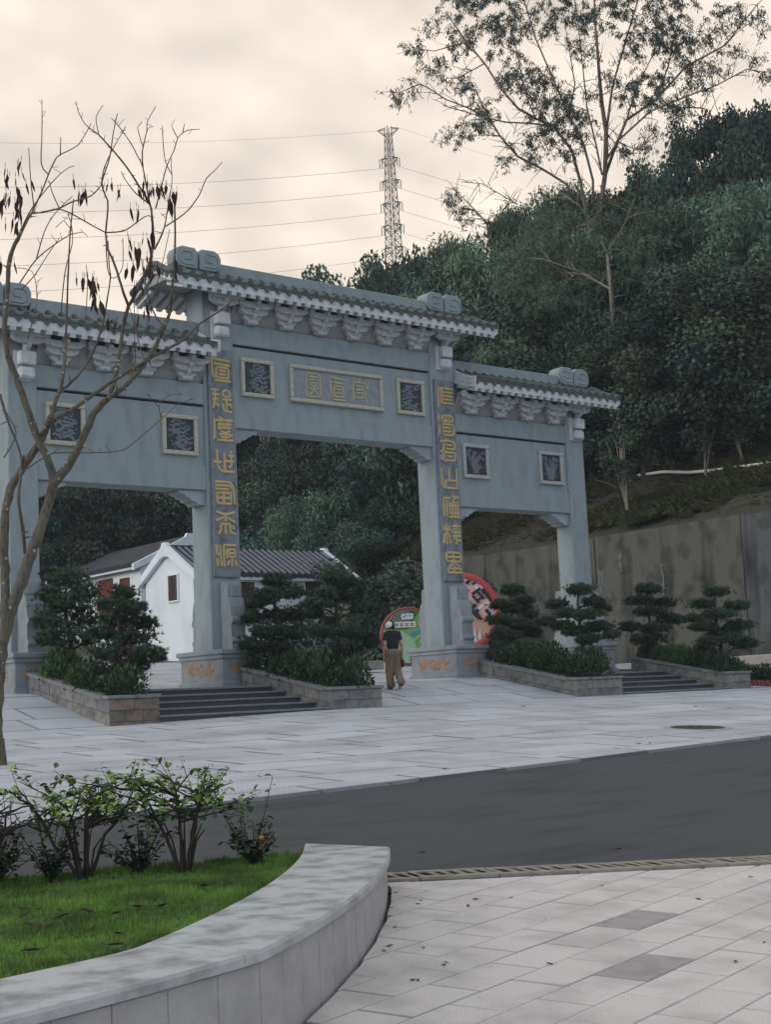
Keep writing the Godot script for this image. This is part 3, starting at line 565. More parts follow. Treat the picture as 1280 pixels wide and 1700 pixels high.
	for k in [["board_green", 0.20, 0.42, 0.13], ["board_mint", 0.36, 0.55, 0.36], ["board_blue", 0.08, 0.28, 0.55], ["board_black", 0.02, 0.02, 0.022], ["board_white", 0.72, 0.72, 0.72], ["board_pink", 0.72, 0.42, 0.42], ["board_dark_green", 0.06, 0.16, 0.05], ["board_salmon", 0.52, 0.29, 0.23], ["board_grey", 0.42, 0.44, 0.45], ["yellow", 0.75, 0.42, 0.04]]:
		mat(k[0], lin(k[1], k[2], k[3]), 0.6)

# ------------------------------------------------------------------ the lie of the land
func ramp(z: float) -> float:            # forecourt: level platform, ramp, then the gentle fall to the road and beyond it
	if z <= 0.54:
		return 0.0
	if z < 3.65:
		var t := (z - 0.54) / 3.11
		var e := t
		if t < 0.14:
			e = t * t / 0.28
		else:
			e = (t - 0.07) / 0.93
		return -0.56 * e
	return -0.56 - 0.062 * (z - 3.65)

func land(x: float, z: float) -> float:
	if z > -1.2:
		var y := ramp(z)
		if z > 0.54 and x < -3.0:
			y -= 0.09 * smoothstep(-3.2, -8.5, x) * smoothstep(0.54, 3.0, z) * smoothstep(16.0, 7.0, z)
		return y
	var b := 0.075 * (-z - 1.2)
	if z < -34.0:
		b += 0.22 * (-z - 34.0)
	return b

func hill(x: float, z: float) -> float:
	var b := land(x, z) - 0.3
	if z > -1.2:
		b = -0.5
	var off := 4.5
	if z < -18.0:
		off = 4.5 * maxf(0.0, 1.0 - (-18.0 - z) / 10.0)
	var h := off + minf(0.55 * (x - 16.0), 36.0)
	return maxf(b, h) if x > 16.0 else b

# ------------------------------------------------------------------ the gateway
const DEPTH := 0.65
func seal(name_of: String) -> Array:     # strokes of each seal-script character on a field of 100 by 100, y downwards
	match name_of:
		"zhen": return [[5, 5, 98, 11], [5, 5, 8, 68, 20, 86], [15, 25, 95, 29], [28, 40, 28, 84], [28, 40, 80, 40, 87, 49, 87, 84], [28, 84, 87, 84], [40, 53, 75, 55], [40, 69, 75, 70], [18, 97, 96, 97]]
		"yi": return [[0, 8, 36, 8], [18, 8, 18, 44], [2, 28, 38, 25], [4, 50, 34, 46], [18, 50, 9, 86], [20, 62, 36, 76], [55, 15, 70, 5, 88, 10, 91, 27, 72, 37, 55, 28, 55, 15], [54, 47, 97, 44], [74, 45, 74, 88], [55, 60, 60, 94, 97, 98], [74, 66, 95, 64, 96, 80]]
		"chen": return [[30, 0, 52, 8], [10, 13, 100, 11], [12, 13, 12, 78, 4, 96], [36, 18, 36, 54], [55, 18, 55, 50], [76, 16, 76, 50], [25, 30, 95, 28], [25, 46, 95, 43], [40, 60, 96, 76], [86, 56, 34, 76], [62, 58, 62, 95], [40, 84, 85, 82], [24, 97, 100, 96]]
		"shi": return [[0, 58, 40, 58], [20, 4, 22, 74, 36, 96, 100, 96], [56, 14, 56, 92], [56, 52, 100, 52], [86, 4, 88, 70, 74, 78], [74, 30, 100, 28]]
		"hu": return [[4, 5, 75, 5, 95, 25, 98, 96], [4, 20, 75, 20, 84, 30], [4, 35, 70, 35], [10, 51, 76, 51], [15, 51, 15, 95], [15, 73, 76, 73], [15, 96, 78, 96], [45, 51, 45, 95], [80, 42, 80, 96]]
		"tian": return [[4, 5, 50, 16, 96, 5], [50, 12, 50, 46], [4, 42, 50, 26, 96, 46], [25, 58, 30, 78, 14, 97], [28, 58, 72, 54], [50, 56, 50, 96], [72, 54, 72, 88, 96, 97], [86, 58, 89, 76]]
		"yuan2": return [[4, 5, 4, 38, 12, 50], [5, 60, 8, 96], [20, 5, 25, 96], [38, 8, 38, 96], [38, 8, 98, 8], [55, 20, 50, 44, 53, 62], [62, 25, 91, 25, 91, 56, 62, 56, 62, 25], [62, 41, 90, 41], [76, 58, 76, 96], [63, 70, 55, 93], [88, 68, 98, 93]]
		"xin": return [[10, 5, 95, 5], [10, 5, 8, 100], [26, 24, 96, 22], [26, 41, 96, 40], [26, 58, 96, 57], [26, 75, 96, 75], [28, 5, 28, 75]]
		"de": return [[5, 0, 5, 35], [5, 50, 5, 96], [32, 5, 84, 5, 95, 19, 84, 33, 36, 33, 25, 18, 32, 5], [50, 9, 50, 30], [68, 9, 68, 30], [25, 46, 85, 46, 96, 60, 96, 88, 82, 98, 25, 98], [25, 63, 80, 63], [25, 80, 80, 80]]
		"ming": return [[4, 8, 60, 1, 95, 10, 95, 41, 40, 42], [30, 14, 25, 45, 8, 60], [42, 23, 80, 23], [22, 60, 22, 96], [22, 59, 95, 57, 95, 96, 25, 98], [5, 70, 10, 96], [46, 77, 74, 77]]
		"shan": return [[4, 0, 8, 84, 20, 96, 97, 96], [52, 0, 52, 60], [26, 61, 97, 61], [97, 0, 97, 95], [26, 61, 26, 94]]
		"yi2": return [[55, 0, 100, 5], [4, 10, 50, 8], [10, 12, 8, 96], [27, 16, 25, 96], [45, 25, 45, 80], [62, 25, 62, 96], [79, 25, 79, 96], [95, 20, 95, 96], [30, 46, 100, 43], [40, 80, 100, 80], [40, 98, 100, 98], [72, 0, 72, 28]]
		"zi": return [[18, 0, 18, 100], [0, 15, 6, 34, 34, 34, 36, 10], [0, 96, 5, 56, 18, 48, 35, 60, 38, 96], [75, 0, 75, 14], [50, 15, 100, 15], [60, 23, 50, 46, 100, 46, 90, 23], [75, 16, 75, 100], [50, 63, 100, 61], [55, 72, 98, 84]]
		"li": return [[14, 5, 86, 5, 98, 16, 95, 47, 8, 47, 5, 14, 14, 5], [50, 6, 50, 47], [10, 26, 95, 26], [50, 50, 20, 76, 12, 99], [50, 50, 85, 73, 98, 99], [12, 99, 98, 99], [26, 80, 88, 80], [50, 62, 50, 98]]
		"yuan": return [[10, 1, 90, 4, 98, 14, 95, 96, 10, 99, 4, 90, 10, 1], [25, 16, 80, 16], [30, 28, 76, 28], [52, 8, 52, 28], [35, 41, 70, 41, 70, 53, 35, 53, 35, 41], [24, 66, 82, 63], [50, 55, 44, 80, 24, 90], [55, 66, 82, 88]]
		_: return [[50, 0, 50, 13], [5, 100, 5, 25, 16, 15, 84, 15, 97, 26, 97, 42], [20, 31, 60, 31, 69, 38, 60, 46, 20, 46], [20, 60, 66, 60, 73, 67, 62, 80, 20, 80], [86, 46, 88, 100]]

func glyph(name_of: String, w: float, h: float, r: float) -> MB:
	var b := MB.new()
	for s in seal(name_of):
		var pts := []
		for i in range(0, s.size(), 2):
			pts.append(Vector3((s[i] / 100.0 - 0.5) * w, (0.5 - s[i + 1] / 100.0) * h, 0))
		var fine := [pts[0]]
		for i in range(1, pts.size()):
			fine.append((pts[i - 1] as Vector3).lerp(pts[i], 0.85) if i < pts.size() - 1 else pts[i])
			if i < pts.size() - 1:
				fine.append((pts[i] as Vector3).lerp(pts[i + 1], 0.15))
		var rr := []
		for p in fine:
			rr.append(r)
		b.tube(fine, rr, 8, Vector3.BACK, 0.5)
	return b

func roof_profile(back := false) -> Array:   # (z, y) of the tile bed from the ridge down to the eave
	var p := [Vector2(-0.2, 8.94), Vector2(0.0, 8.82), Vector2(0.2, 8.72), Vector2(0.42, 8.635), Vector2(0.64, 8.58)]
	if back:
		var q := []
		for a in p:
			q.append(Vector2(-DEPTH - a.x, a.y))
		return q
	return p

func make_roof(gate: Node3D, x0: float, x1: float, dy: float, horns: Array, ridge0: float, ridge1: float, open0: bool, open1: bool, name_of: String) -> void:
	var deck := MB.new()
	for side in 2:
		var p := roof_profile(side == 1)
		for i in p.size() - 1:
			var a: Vector2 = p[i]
			var c: Vector2 = p[i + 1]
			deck.quad(Vector3(x0, a.y + dy - 0.03, a.x), Vector3(x1, a.y + dy - 0.03, a.x), Vector3(x1, c.y + dy - 0.03, c.x), Vector3(x0, c.y + dy - 0.03, c.x), Vector3.UP)
			deck.quad(Vector3(x0, a.y + dy - 0.13, a.x), Vector3(x1, a.y + dy - 0.13, a.x), Vector3(x1, c.y + dy - 0.13, c.x), Vector3(x0, c.y + dy - 0.13, c.x), Vector3.DOWN)
	var roof := part(name_of, deck, M.tile, gate)
	var soffit := MB.new()
	for side in 2:
		var s := 1.0 if side == 0 else -1.0
		var z := func(v: float) -> float: return v if s > 0 else -DEPTH - v
		soffit.quad(Vector3(x0, 8.36 + dy, z.call(0.58)), Vector3(x1, 8.36 + dy, z.call(0.58)), Vector3(x1, 8.56 + dy, z.call(0.0)), Vector3(x0, 8.56 + dy, z.call(0.0)), Vector3.DOWN)
	soffit.quad(Vector3(x0, 8.565 + dy, 0.0), Vector3(x1, 8.565 + dy, 0.0), Vector3(x1, 8.565 + dy, -DEPTH), Vector3(x0, 8.565 + dy, -DEPTH), Vector3.DOWN)
	part("soffit", soffit, M.cove, roof)
	# rows of tiles: a rounded cover and, between two covers, a hanging drip tile
	var n := int(round((x1 - x0) / 0.29))
	var step := (x1 - x0) / n
	var cover := MB.new()
	var pr := roof_profile()
	var pts := []
	var rad := []
	for p in pr:
		pts.append(Vector3(0, p.y + 0.005, p.x))
		rad.append(0.07)
	pts[-1] = Vector3(0, 8.585, 0.66)
	cover.tube(pts, rad, 8)
	cover.tube([Vector3(0, 8.585, 0.655), Vector3(0, 8.58, 0.68)], [0.076, 0.072], 10)
	var cmesh := cover.mesh()
	var drip := MB.new()
	drip.prism(PackedVector2Array([Vector2(-0.105, 0.02), Vector2(-0.095, -0.04), Vector2(-0.05, -0.085), Vector2(0, -0.14), Vector2(0.05, -0.085), Vector2(0.095, -0.04), Vector2(0.105, 0.02)]), 0.0, 0.022, Transform3D(Basis(Vector3.RIGHT, -0.15), Vector3(0, 8.565, 0.648)), 0.006)
	drip.tube([Vector3(-0.1, 8.575, 0.668), Vector3(0, 8.555, 0.672), Vector3(0.1, 8.575, 0.668)], [0.016, 0.016, 0.016], 5)
	var dmesh := drip.mesh()
	for side in 2:
		for i in n + 1:
			var x: float = x0 + step * i
			if (i == 0 and not open0) or (i == n and not open1):
				continue
			var o := part_of("cover_tile", cmesh, M.tile, roof, Vector3(x, dy, 0))
			if side == 1:
				o.rotation.y = PI
				o.position.z = -DEPTH
		for i in n:
			var o := part_of("drip_tile", dmesh, M.tile, roof, Vector3(x0 + step * (i + 0.5), dy, 0))
			if side == 1:
				o.rotation.y = PI
				o.position.z = -DEPTH
	# white fascia and rafters with squared ends
	var fas := MB.new()
	fas.box(Vector3((x0 + x1) * 0.5, 8.44 + dy, 0.615), Vector3(x1 - x0 - 0.01, 0.19, 0.05), 0.006)
	fas.box(Vector3((x0 + x1) * 0.5, 8.44 + dy, -DEPTH - 0.615), Vector3(x1 - x0 - 0.01, 0.19, 0.05), 0.006)
	part("fascia", fas, M.white_trim, roof)
	var raf := MB.new()
	raf.box(Vector3(0, 0, 0), Vector3(0.125, 0.085, 0.66), 0.008)
	var rmesh := raf.mesh()
	var k := int(round((x1 - x0) / 0.245))
	for side in 2:
		for i in k:
			var o := part_of("rafter", rmesh, M.white_trim, roof, Vector3(x0 + (x1 - x0) * (i + 0.5) / k, 8.41 + dy, 0.325 if side == 0 else -DEPTH - 0.325))
			o.rotation.x = 0.32 if side == 0 else -0.32
	# verge boards on the open gable ends
	for e in 2:
		if not [open0, open1][e]:
			var cheek := MB.new()
			var ca := PackedVector2Array()
			for p in roof_profile():
				ca.append(Vector2(p.x + 0.1, p.y + 0.03))
			ca.append(Vector2(0.70, 8.36))
			ca.append(Vector2(0.3, 8.42))
			ca.append(Vector2(-0.1, 8.62))
			cheek.prism(ca, 0.0, 0.05, Transform3D(Basis(Vector3(0, 0, 1), Vector3.UP, Vector3(-1, 0, 0)), Vector3((x0 + 0.06) if e == 0 else (x1 - 0.01), dy, 0)))
			part("verge_board", cheek, M.white_trim, roof)
			continue
		var b := MB.new()
		var poly := PackedVector2Array()
		var prof := []
		for p in roof_profile(true):
			prof.push_front(p)
		prof.append(Vector2(-DEPTH * 0.5, 8.98))
		prof.append_array(roof_profile())
		for p in prof:
			poly.append(Vector2(p.x, p.y - 0.035))
		for i in prof.size():
			poly.append(Vector2(prof[-1 - i].x, prof[-1 - i].y - 0.19))
		b.prism(poly, 0.0, 0.05, Transform3D(Basis(Vector3(0, 0, 1), Vector3.UP, Vector3(-1, 0, 0)), Vector3(x0 - 0.005 if e == 0 else x1 + 0.055, dy, 0)))
		part("verge_board", b, M.white_trim, roof)
		var gp := PackedVector2Array()
		for p in prof:
			gp.append(Vector2(p.x, p.y - 0.05))
		gp.append(Vector2(0.56, 8.37))
		gp.append(Vector2(0.0, 8.57))
		gp.append(Vector2(-DEPTH, 8.57))
		gp.append(Vector2(-DEPTH - 0.56, 8.37))
		var ge := MB.new()
		ge.prism(gp, 0.0, 0.04, Transform3D(Basis(Vector3(0, 0, 1), Vector3.UP, Vector3(-1, 0, 0)), Vector3(x0 + 0.055 if e == 0 else x1 - 0.015, dy, 0)))
		part("gable_end", ge, M.cove, roof)
		var t := MB.new()
		var vp := []
		var vr := []
		for p in prof:
			vp.append(Vector3(x0 - 0.03 if e == 0 else x1 + 0.03, p.y + 0.02 + dy, p.x))
			vr.append(0.075)
		t.tube(vp, vr, 8)
		# short drips hang along the verge as they do along the eave
		for i in range(1, 11):
			var f := i / 11.0 * (prof.size() - 1)
			var a: Vector2 = prof[int(f)]
			var c: Vector2 = prof[mini(int(f) + 1, prof.size() - 1)]
			var q := a.lerp(c, f - int(f))
			t.prism(PackedVector2Array([Vector2(-0.085, 0.0), Vector2(-0.05, -0.08), Vector2(0, -0.125), Vector2(0.05, -0.08), Vector2(0.085, 0.0)]), 0.0, 0.02, Transform3D(Basis(Vector3(0, 0, -1), Vector3.UP, Vector3(1, 0, 0)), Vector3(x0 - 0.075 if e == 0 else x1 + 0.055, q.y - 0.03 + dy, q.x)))
		part("verge_tile", t, M.tile, roof)
	# ridge wall and its scrolled ends
	var rw := MB.new()
	rw.box(Vector3((ridge0 + ridge1) * 0.5, 9.0 + dy, -DEPTH * 0.5), Vector3(ridge1 - ridge0, 0.42, 0.27), 0.015)
	part("ridge", rw, M.gate, roof)
	for hx in horns:
		var o := MB.new()
		for s in [-1.0, 1.0]:
			var cx: float = hx + s * 0.285
			var body := PackedVector2Array()
			for q in [[-0.265, -0.10], [-0.275, 0.13], [-0.20, 0.235], [0.12, 0.245], [0.235, 0.19], [0.285, 0.08], [0.285, -0.12], [0.21, -0.205], [0.10, -0.23], [-0.265, -0.23]]:
				body.append(Vector2(cx + s * q[0], 9.215 + dy + q[1]))
			o.prism(body, -DEPTH * 0.5 - 0.19, -DEPTH * 0.5 + 0.19, Transform3D.IDENTITY, 0.02)
			for zz in [-DEPTH * 0.5 + 0.19, -DEPTH * 0.5 - 0.19]:
				var sp := []
				var sr := []
				for q in [[-0.16, -0.15], [0.10, -0.15], [0.19, -0.09], [0.20, 0.05], [0.12, 0.13], [-0.08, 0.13], [-0.11, 0.05], [-0.09, -0.03], [0.06, -0.04]]:
					sp.append(Vector3(cx + s * q[0], 9.215 + dy + q[1], zz))
					sr.append(0.02)
				o.tube(sp, sr, 6)
		o.box(Vector3(hx, 8.86 + dy, -DEPTH * 0.5), Vector3(1.0, 0.30, 0.26), 0.01)
		part("ridge_scroll", o, M.gate, roof)

func bracket_mesh(full: bool) -> ArrayMesh:   # one set of stepped bracket arms, its foot at the origin, growing towards +z
	var b := MB.new()
	var arm := func(y: float, half: float, z: float) -> void:
		var p := PackedVector2Array([Vector2(-half, y + 0.115), Vector2(-half, y + 0.055), Vector2(-half * 0.82, y + 0.012), Vector2(-half * 0.55, y - 0.02), Vector2(half * 0.55, y - 0.02), Vector2(half * 0.82, y + 0.012), Vector2(half, y + 0.055), Vector2(half, y + 0.115)])
		b.prism(p, z - 0.055, z + 0.055, Transform3D.IDENTITY, 0.008)
		for s in [-1.0, 0.0, 1.0]:
			b.box(Vector3(s * (half - 0.06), y + 0.15, z), Vector3(0.13, 0.07, 0.15), 0.012)
	if full:
		b.box(Vector3(0, 0.045, 0.09), Vector3(0.27, 0.09, 0.22), 0.02)
		arm.call(0.09, 0.23, 0.10)
	else:
		b.box(Vector3(0, 0.07, 0.09), Vector3(0.12, 0.22, 0.14), 0.015)
	arm.call(0.20, 0.35, 0.20)
	arm.call(0.33, 0.44, 0.31)
	if full:
		arm.call(0.21, 0.33, 0.05)
	for k in [[0.12, 0.26], [0.24, 0.36], [0.36, 0.46]]:
		var p := PackedVector2Array([Vector2(0.0, k[0] + 0.1), Vector2(0.0, k[0]), Vector2(k[1] * 0.7, k[0] - 0.03), Vector2(k[1], k[0] + 0.03), Vector2(k[1] + 0.02, k[0] + 0.1)])
		b.prism(p, -0.05, 0.05, Transform3D(Basis(Vector3(0, 0, 1), Vector3.UP, Vector3(-1, 0, 0)), Vector3.ZERO), 0.006)
	return b.mesh()

func gateway() -> void:
	var gate := thing("memorial_gateway", "grey three-bay stone memorial gateway with tiled roofs and gold seal-script couplets", "gateway")
	var full := bracket_mesh(true)
	var short := bracket_mesh(false)
	for k in 4:
		var outer := k == 0 or k == 3
		var x: float = [-7.72, -3.2, 3.2, 7.72][k]
		var hw := 0.31 if outer else 0.385
		var dp := 0.56 if outer else DEPTH
		var top := 7.16 if outer else 8.55
		var dy := -1.39 if outer else 0.0
		var b := MB.new()
		b.box(Vector3(x, (0.78 + top) * 0.5, -dp * 0.5), Vector3(hw * 2, top - 0.78, dp), 0.02)
		part("pillar", b, M.gate, gate)
		# pedestal: plinth, panelled block and a two-stepped cap
		var pd := MB.new()
		var zc := -DEPTH * 0.5
		pd.box(Vector3(x, 0.37, zc), Vector3(0.92, 0.48, 1.64), 0.012)
		var ped := part("pedestal", pd, M.pedestal, gate)
		var pl := MB.new()
		pl.box(Vector3(x, 0.03, zc), Vector3(1.02, 0.22, 1.73), 0.02)
		part("plinth", pl, M.pedestal, ped)
		var cp := MB.new()
		cp.box(Vector3(x, 0.645, zc), Vector3(0.99, 0.09, 1.71), 0.012)
		cp.box(Vector3(x, 0.736, zc), Vector3(1.07, 0.1, 1.81), 0.016)
		part("cap", cp, M.carved_stone, ped)
		var rl := MB.new()
		for s in [-1.0, 1.0]:
			for q in 60:
				var a := Vector3(x + s * 0.46, 0.38 + rng.randf_range(-0.11, 0.11), zc + rng.randf_range(-0.52, 0.52))
				var pts := [a]
				for w in 3:
					pts.append(pts[-1] + Vector3(0, rng.randf_range(-0.05, 0.06), rng.randf_range(-0.055, 0.055)))
				rl.tube(pts, [0.008, 0.018, 0.017, 0.007], 5, Vector3.RIGHT, 0.6)
			for q in 34:
				var a := Vector3(x + rng.randf_range(-0.26, 0.26), 0.38 + rng.randf_range(-0.11, 0.11), zc + s * 0.82)
				var pts := [a]
				for w in 3:
					pts.append(pts[-1] + Vector3(rng.randf_range(-0.055, 0.055), rng.randf_range(-0.05, 0.06), 0))
				rl.tube(pts, [0.008, 0.018, 0.017, 0.007], 5, Vector3.BACK, 0.6)
		part("relief_carving", rl, M.orange_relief, ped)
		# the drum stones that brace the pillar before and behind
		var poly := PackedVector2Array()
		for q in [[0.0, 0.786], [0.46, 0.786], [0.46, 0.87], [0.43, 0.90], [0.465, 0.92], [0.485, 0.96], [0.465, 1.01], [0.43, 1.03], [0.425, 1.30], [0.45, 1.33], [0.475, 1.345], [0.49, 1.39], [0.475, 1.435], [0.44, 1.46], [0.435, 1.55], [0.425, 1.68], [0.39, 1.80], [0.375, 1.845], [0.33, 1.86], [0.325, 2.12], [0.295, 2.2], [0.0, 2.2]]:
			poly.append(Vector2(q[0], q[1]))
		for s in [1.0, -1.0]:
			var d := MB.new()
			d.prism(poly, -0.175, 0.175, Transform3D(Basis(Vector3(0, 0, s), Vector3.UP, Vector3(-s, 0, 0)), Vector3(x, 0, -0.004 if s > 0 else -dp + 0.004)), 0.012)
			d.box(Vector3(x, 1.99, (0.33 if s > 0 else -dp - 0.33)), Vector3(0.27, 0.20, 0.02), 0.006)
			part("drum_stone", d, M.carved_stone, gate)
		# blocks and bracket at the head of the pillar
		var blk := MB.new()
		blk.box(Vector3(x + 0.04, 7.885 + dy, 0.10), Vector3(0.34, 0.26, 0.24), 0.02)
		blk.box(Vector3(x + 0.04, 7.60 + dy, 0.085), Vector3(0.34, 0.235, 0.21), 0.045)
		blk.box(Vector3(x - 0.01, 7.75 + dy, 0.01), Vector3(0.36, 0.6, 0.06), 0.01)
		part("head_block", blk, M.white_trim, gate)
		part_of("bracket", short, M.bracket, gate, Vector3(x + 0.04, 7.98 + dy, 0.02))
		if not outer:
			var pq := MB.new()
			pq.box(Vector3(x, 4.76, 0.025), Vector3(0.624, 4.9, 0.07), 0.012)
			var plaque := part("couplet_plaque", pq, M.plaque, gate)
			var chars := ["zhen", "yi", "chen", "shi", "hu", "tian", "yuan2"] if k == 1 else ["xin", "de", "ming", "shan", "yi2", "zi", "li"]
			var at := [0.092, 0.228, 0.356, 0.494, 0.635, 0.766, 0.907]
			for i in 7:
				part("character", glyph(chars[i], 0.52, 0.51, 0.037), M.gold, plaque, Vector3(x, 7.21 - 4.9 * at[i], 0.062))
	# beams of the three bays
	for k in 3:
		var x0: float = [-7.42, -2.825, 3.575][k]
		var x1: float = [-3.575, 2.825, 7.42][k]
		var w: float = x1 - x0
		var cx := (x0 + x1) * 0.5
		var low := 5.55 if k == 1 else 4.15
		var mid := 6.08 if k == 1 else 4.67
		var gr := 7.35 if k == 1 else 5.935
		var up := 7.86 if k == 1 else 6.44
		var top := 8.56 if k == 1 else 7.17
		var b := MB.new()
		b.box(Vector3(cx, (low + mid) * 0.5, -0.32), Vector3(w, mid - low, 0.56), 0.012)
		part("lower_beam", b, M.gate, gate)
		b = MB.new()
		b.box(Vector3(cx, (mid + gr) * 0.5, -0.32), Vector3(w, gr - mid, 0.50), 0.0)
		part("beam_panel", b, M.gate, gate)
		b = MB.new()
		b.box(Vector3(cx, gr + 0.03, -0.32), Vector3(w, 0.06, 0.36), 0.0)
		part("painted_shadow_groove", b, M.groove_shade, gate)  # recessed strip coloured dark as the overhang's shadow
		b = MB.new()
		b.box(Vector3(cx, (gr + 0.055 + up) * 0.5, -0.32), Vector3(w, up - gr - 0.055, 0.58), 0.012)
		part("upper_beam", b, M.gate, gate)
		b = MB.new()
		b.box(Vector3(cx, (up + top) * 0.5, -0.32), Vector3(w, top - up, 0.38), 0.0)
		# coved boards lean forward between the brackets
		b.quad(Vector3(x0, up + 0.02, -0.12), Vector3(x1, up + 0.02, -0.12), Vector3(x1, up + 0.5, 0.14), Vector3(x0, up + 0.5, 0.14), Vector3(0, -0.5, 1))
		part("bracket_frieze", b, M.cove, gate)
		var n := 6 if k == 1 else 4
		for i in n:
			var bx := x0 + w * (i + 0.5) / n
			part_of("bracket", full, M.bracket, gate, Vector3(bx, up + 0.005, -0.06))
			var rear := part_of("bracket", full, M.bracket, gate, Vector3(bx, up + 0.005, -0.58))
			rear.rotation.y = PI
		# corbels
		for s in [-1.0, 1.0]:
			var poly := PackedVector2Array()
			for q in [[0.0, -0.002], [0.64, -0.002], [0.64, -0.05], [0.60, -0.085], [0.50, -0.10], [0.46, -0.15], [0.38, -0.165], [0.34, -0.22], [0.22, -0.245], [0.18, -0.30], [-0.01, -0.31]]:
				poly.append(Vector2((x0 if s < 0 else x1) - s * q[0], low + q[1]))
			b = MB.new()
			b.prism(poly, -0.54, -0.11, Transform3D.IDENTITY, 0.012)
			part("corbel", b, M.gate_light, gate)
	# carved panels in their frames
	var spots := [[-6.807, 5.29, 0], [-4.193, 5.29, 1], [-2.19, 6.70, 2], [2.19, 6.70, 3], [4.193, 5.29, 4], [6.807, 5.29, 5]]
	for s in spots:
		var c := Vector3(s[0], s[1], -0.07)
		var slab := MB.new()
		slab.box(c + Vector3(0, 0, 0.01), Vector3(0.72, 0.72, 0.03), 0.0)
		var pnl := part("carved_panel", slab, M.panel_dark, gate)
		for e in 4:
			var f := MB.new()
			var d := Vector3.UP if e == 0 else Vector3.DOWN if e == 1 else Vector3.LEFT if e == 2 else Vector3.RIGHT
			f.box(c + d * 0.382 + Vector3(0, 0, 0.03), Vector3(0.854, 0.09, 0.10) if e < 2 else Vector3(0.09, 0.672, 0.097), 0.014)
			part("frame", f, M.panel_frame if s[2] < 4 else M.panel_frame_pale, pnl)
		var r := MB.new()
		var z := c.z + 0.025
		if s[2] < 4:                                  # hills, mist, a moon and pines
			for ridge in 13:
				var pts := []
				var rr := []
				var y0 := -0.29 + ridge * 0.048
				var xa := rng.randf_range(-0.31, 0.0)
				var n := rng.randi_range(4, 8)
				for i in n:
					var xx := minf(xa + i * 0.065, 0.31)
					pts.append(c + Vector3(xx, clampf(y0 + sin(i * 1.3 + ridge) * 0.035 + rng.randf_range(-0.03, 0.03), -0.31, 0.31), 0.025))
					rr.append(rng.randf_range(0.014, 0.04))
				r.tube(pts, rr, 6, Vector3.BACK, 0.5)
			for i in 44:
				var p := c + Vector3(rng.randf_range(-0.3, 0.22), rng.randf_range(-0.3, 0.3), 0.025)
				r.tube([p, p + Vector3(rng.randf_range(0.03, 0.08), rng.randf_range(-0.05, 0.05), 0)], [rng.randf_range(0.01, 0.03), 0.008], 5, Vector3.BACK, 0.5)
			var moon := []
			for i in 9:
				moon.append(c + Vector3(0.14 + cos(i * TAU / 8) * 0.04, 0.22 + sin(i * TAU / 8) * 0.04, 0.025))
			r.tube(moon, [0.008, 0.008, 0.008, 0.008, 0.008, 0.008, 0.008, 0.008, 0.008], 5, Vector3.BACK, 0.5)
		else:                                         # flowers and long leaves
			for i in 30:
				var foot := c + Vector3(rng.randf_range(-0.1, 0.1), -0.3, 0.025)
				var tip := c + Vector3(rng.randf_range(-0.3, 0.3), rng.randf_range(-0.2, 0.28), 0.025)
				r.tube([foot, foot.lerp(tip, 0.5) + Vector3(0, 0.06, 0), tip], [0.012, 0.024, 0.006], 5, Vector3.BACK, 0.5)
			for i in 15:
				var p := c + Vector3(rng.randf_range(-0.28, 0.28), rng.randf_range(0.02, 0.29), 0.03)
				for k in 5:
					var a := k * TAU / 5 + i
					r.tube([p, p + Vector3(cos(a), sin(a), 0) * 0.045], [0.022, 0.012], 5, Vector3.BACK, 0.5)
		part("carving", r, M.panel_relief, pnl)
	# the name over the central bay
	var sg := MB.new()
	sg.box(Vector3(0, 6.70, -0.055), Vector3(2.48, 0.68, 0.05), 0.0)
	var sign_ := part("name_plaque", sg, M.sign_plate, gate)
	for e in 4:
		var f := MB.new()
		if e < 2:
			f.box(Vector3(0, 6.70 + (0.383 if e == 0 else -0.383), -0.03), Vector3(2.66, 0.09, 0.11), 0.02)
		else:
			f.box(Vector3(-1.285 if e == 2 else 1.285, 6.70, -0.032), Vector3(0.09, 0.674, 0.106), 0.02)
		part("frame", f, M.panel_frame, sign_)
	for i in 3:
		part("character", glyph(["yuan", "zhen", "ning"][i], 0.44, 0.56, 0.029), M.gold_dull, sign_, Vector3([-0.69, 0.0, 0.66][i], [6.70, 6.69, 6.70][i], -0.026))
	make_roof(gate, -4.5, 4.5, 0.0, [-3.53, 3.53], -3.0, 3.0, true, true, "central_roof")
	make_roof(gate, 3.59, 8.8, -1.39, [8.0], 3.59, 7.45, false, true, "side_roof")
	make_roof(gate, -8.8, -3.59, -1.39, [-8.0], -7.45, -3.59, true, false, "side_roof")

# ------------------------------------------------------------------ ground, paving, road
func far_edge(x: float) -> float:
	return 14.87 - 0.136 * (x + 14.89)

func near_edge(x: float) -> float:
	return 18.46 + 0.492 * (x + 13.97)

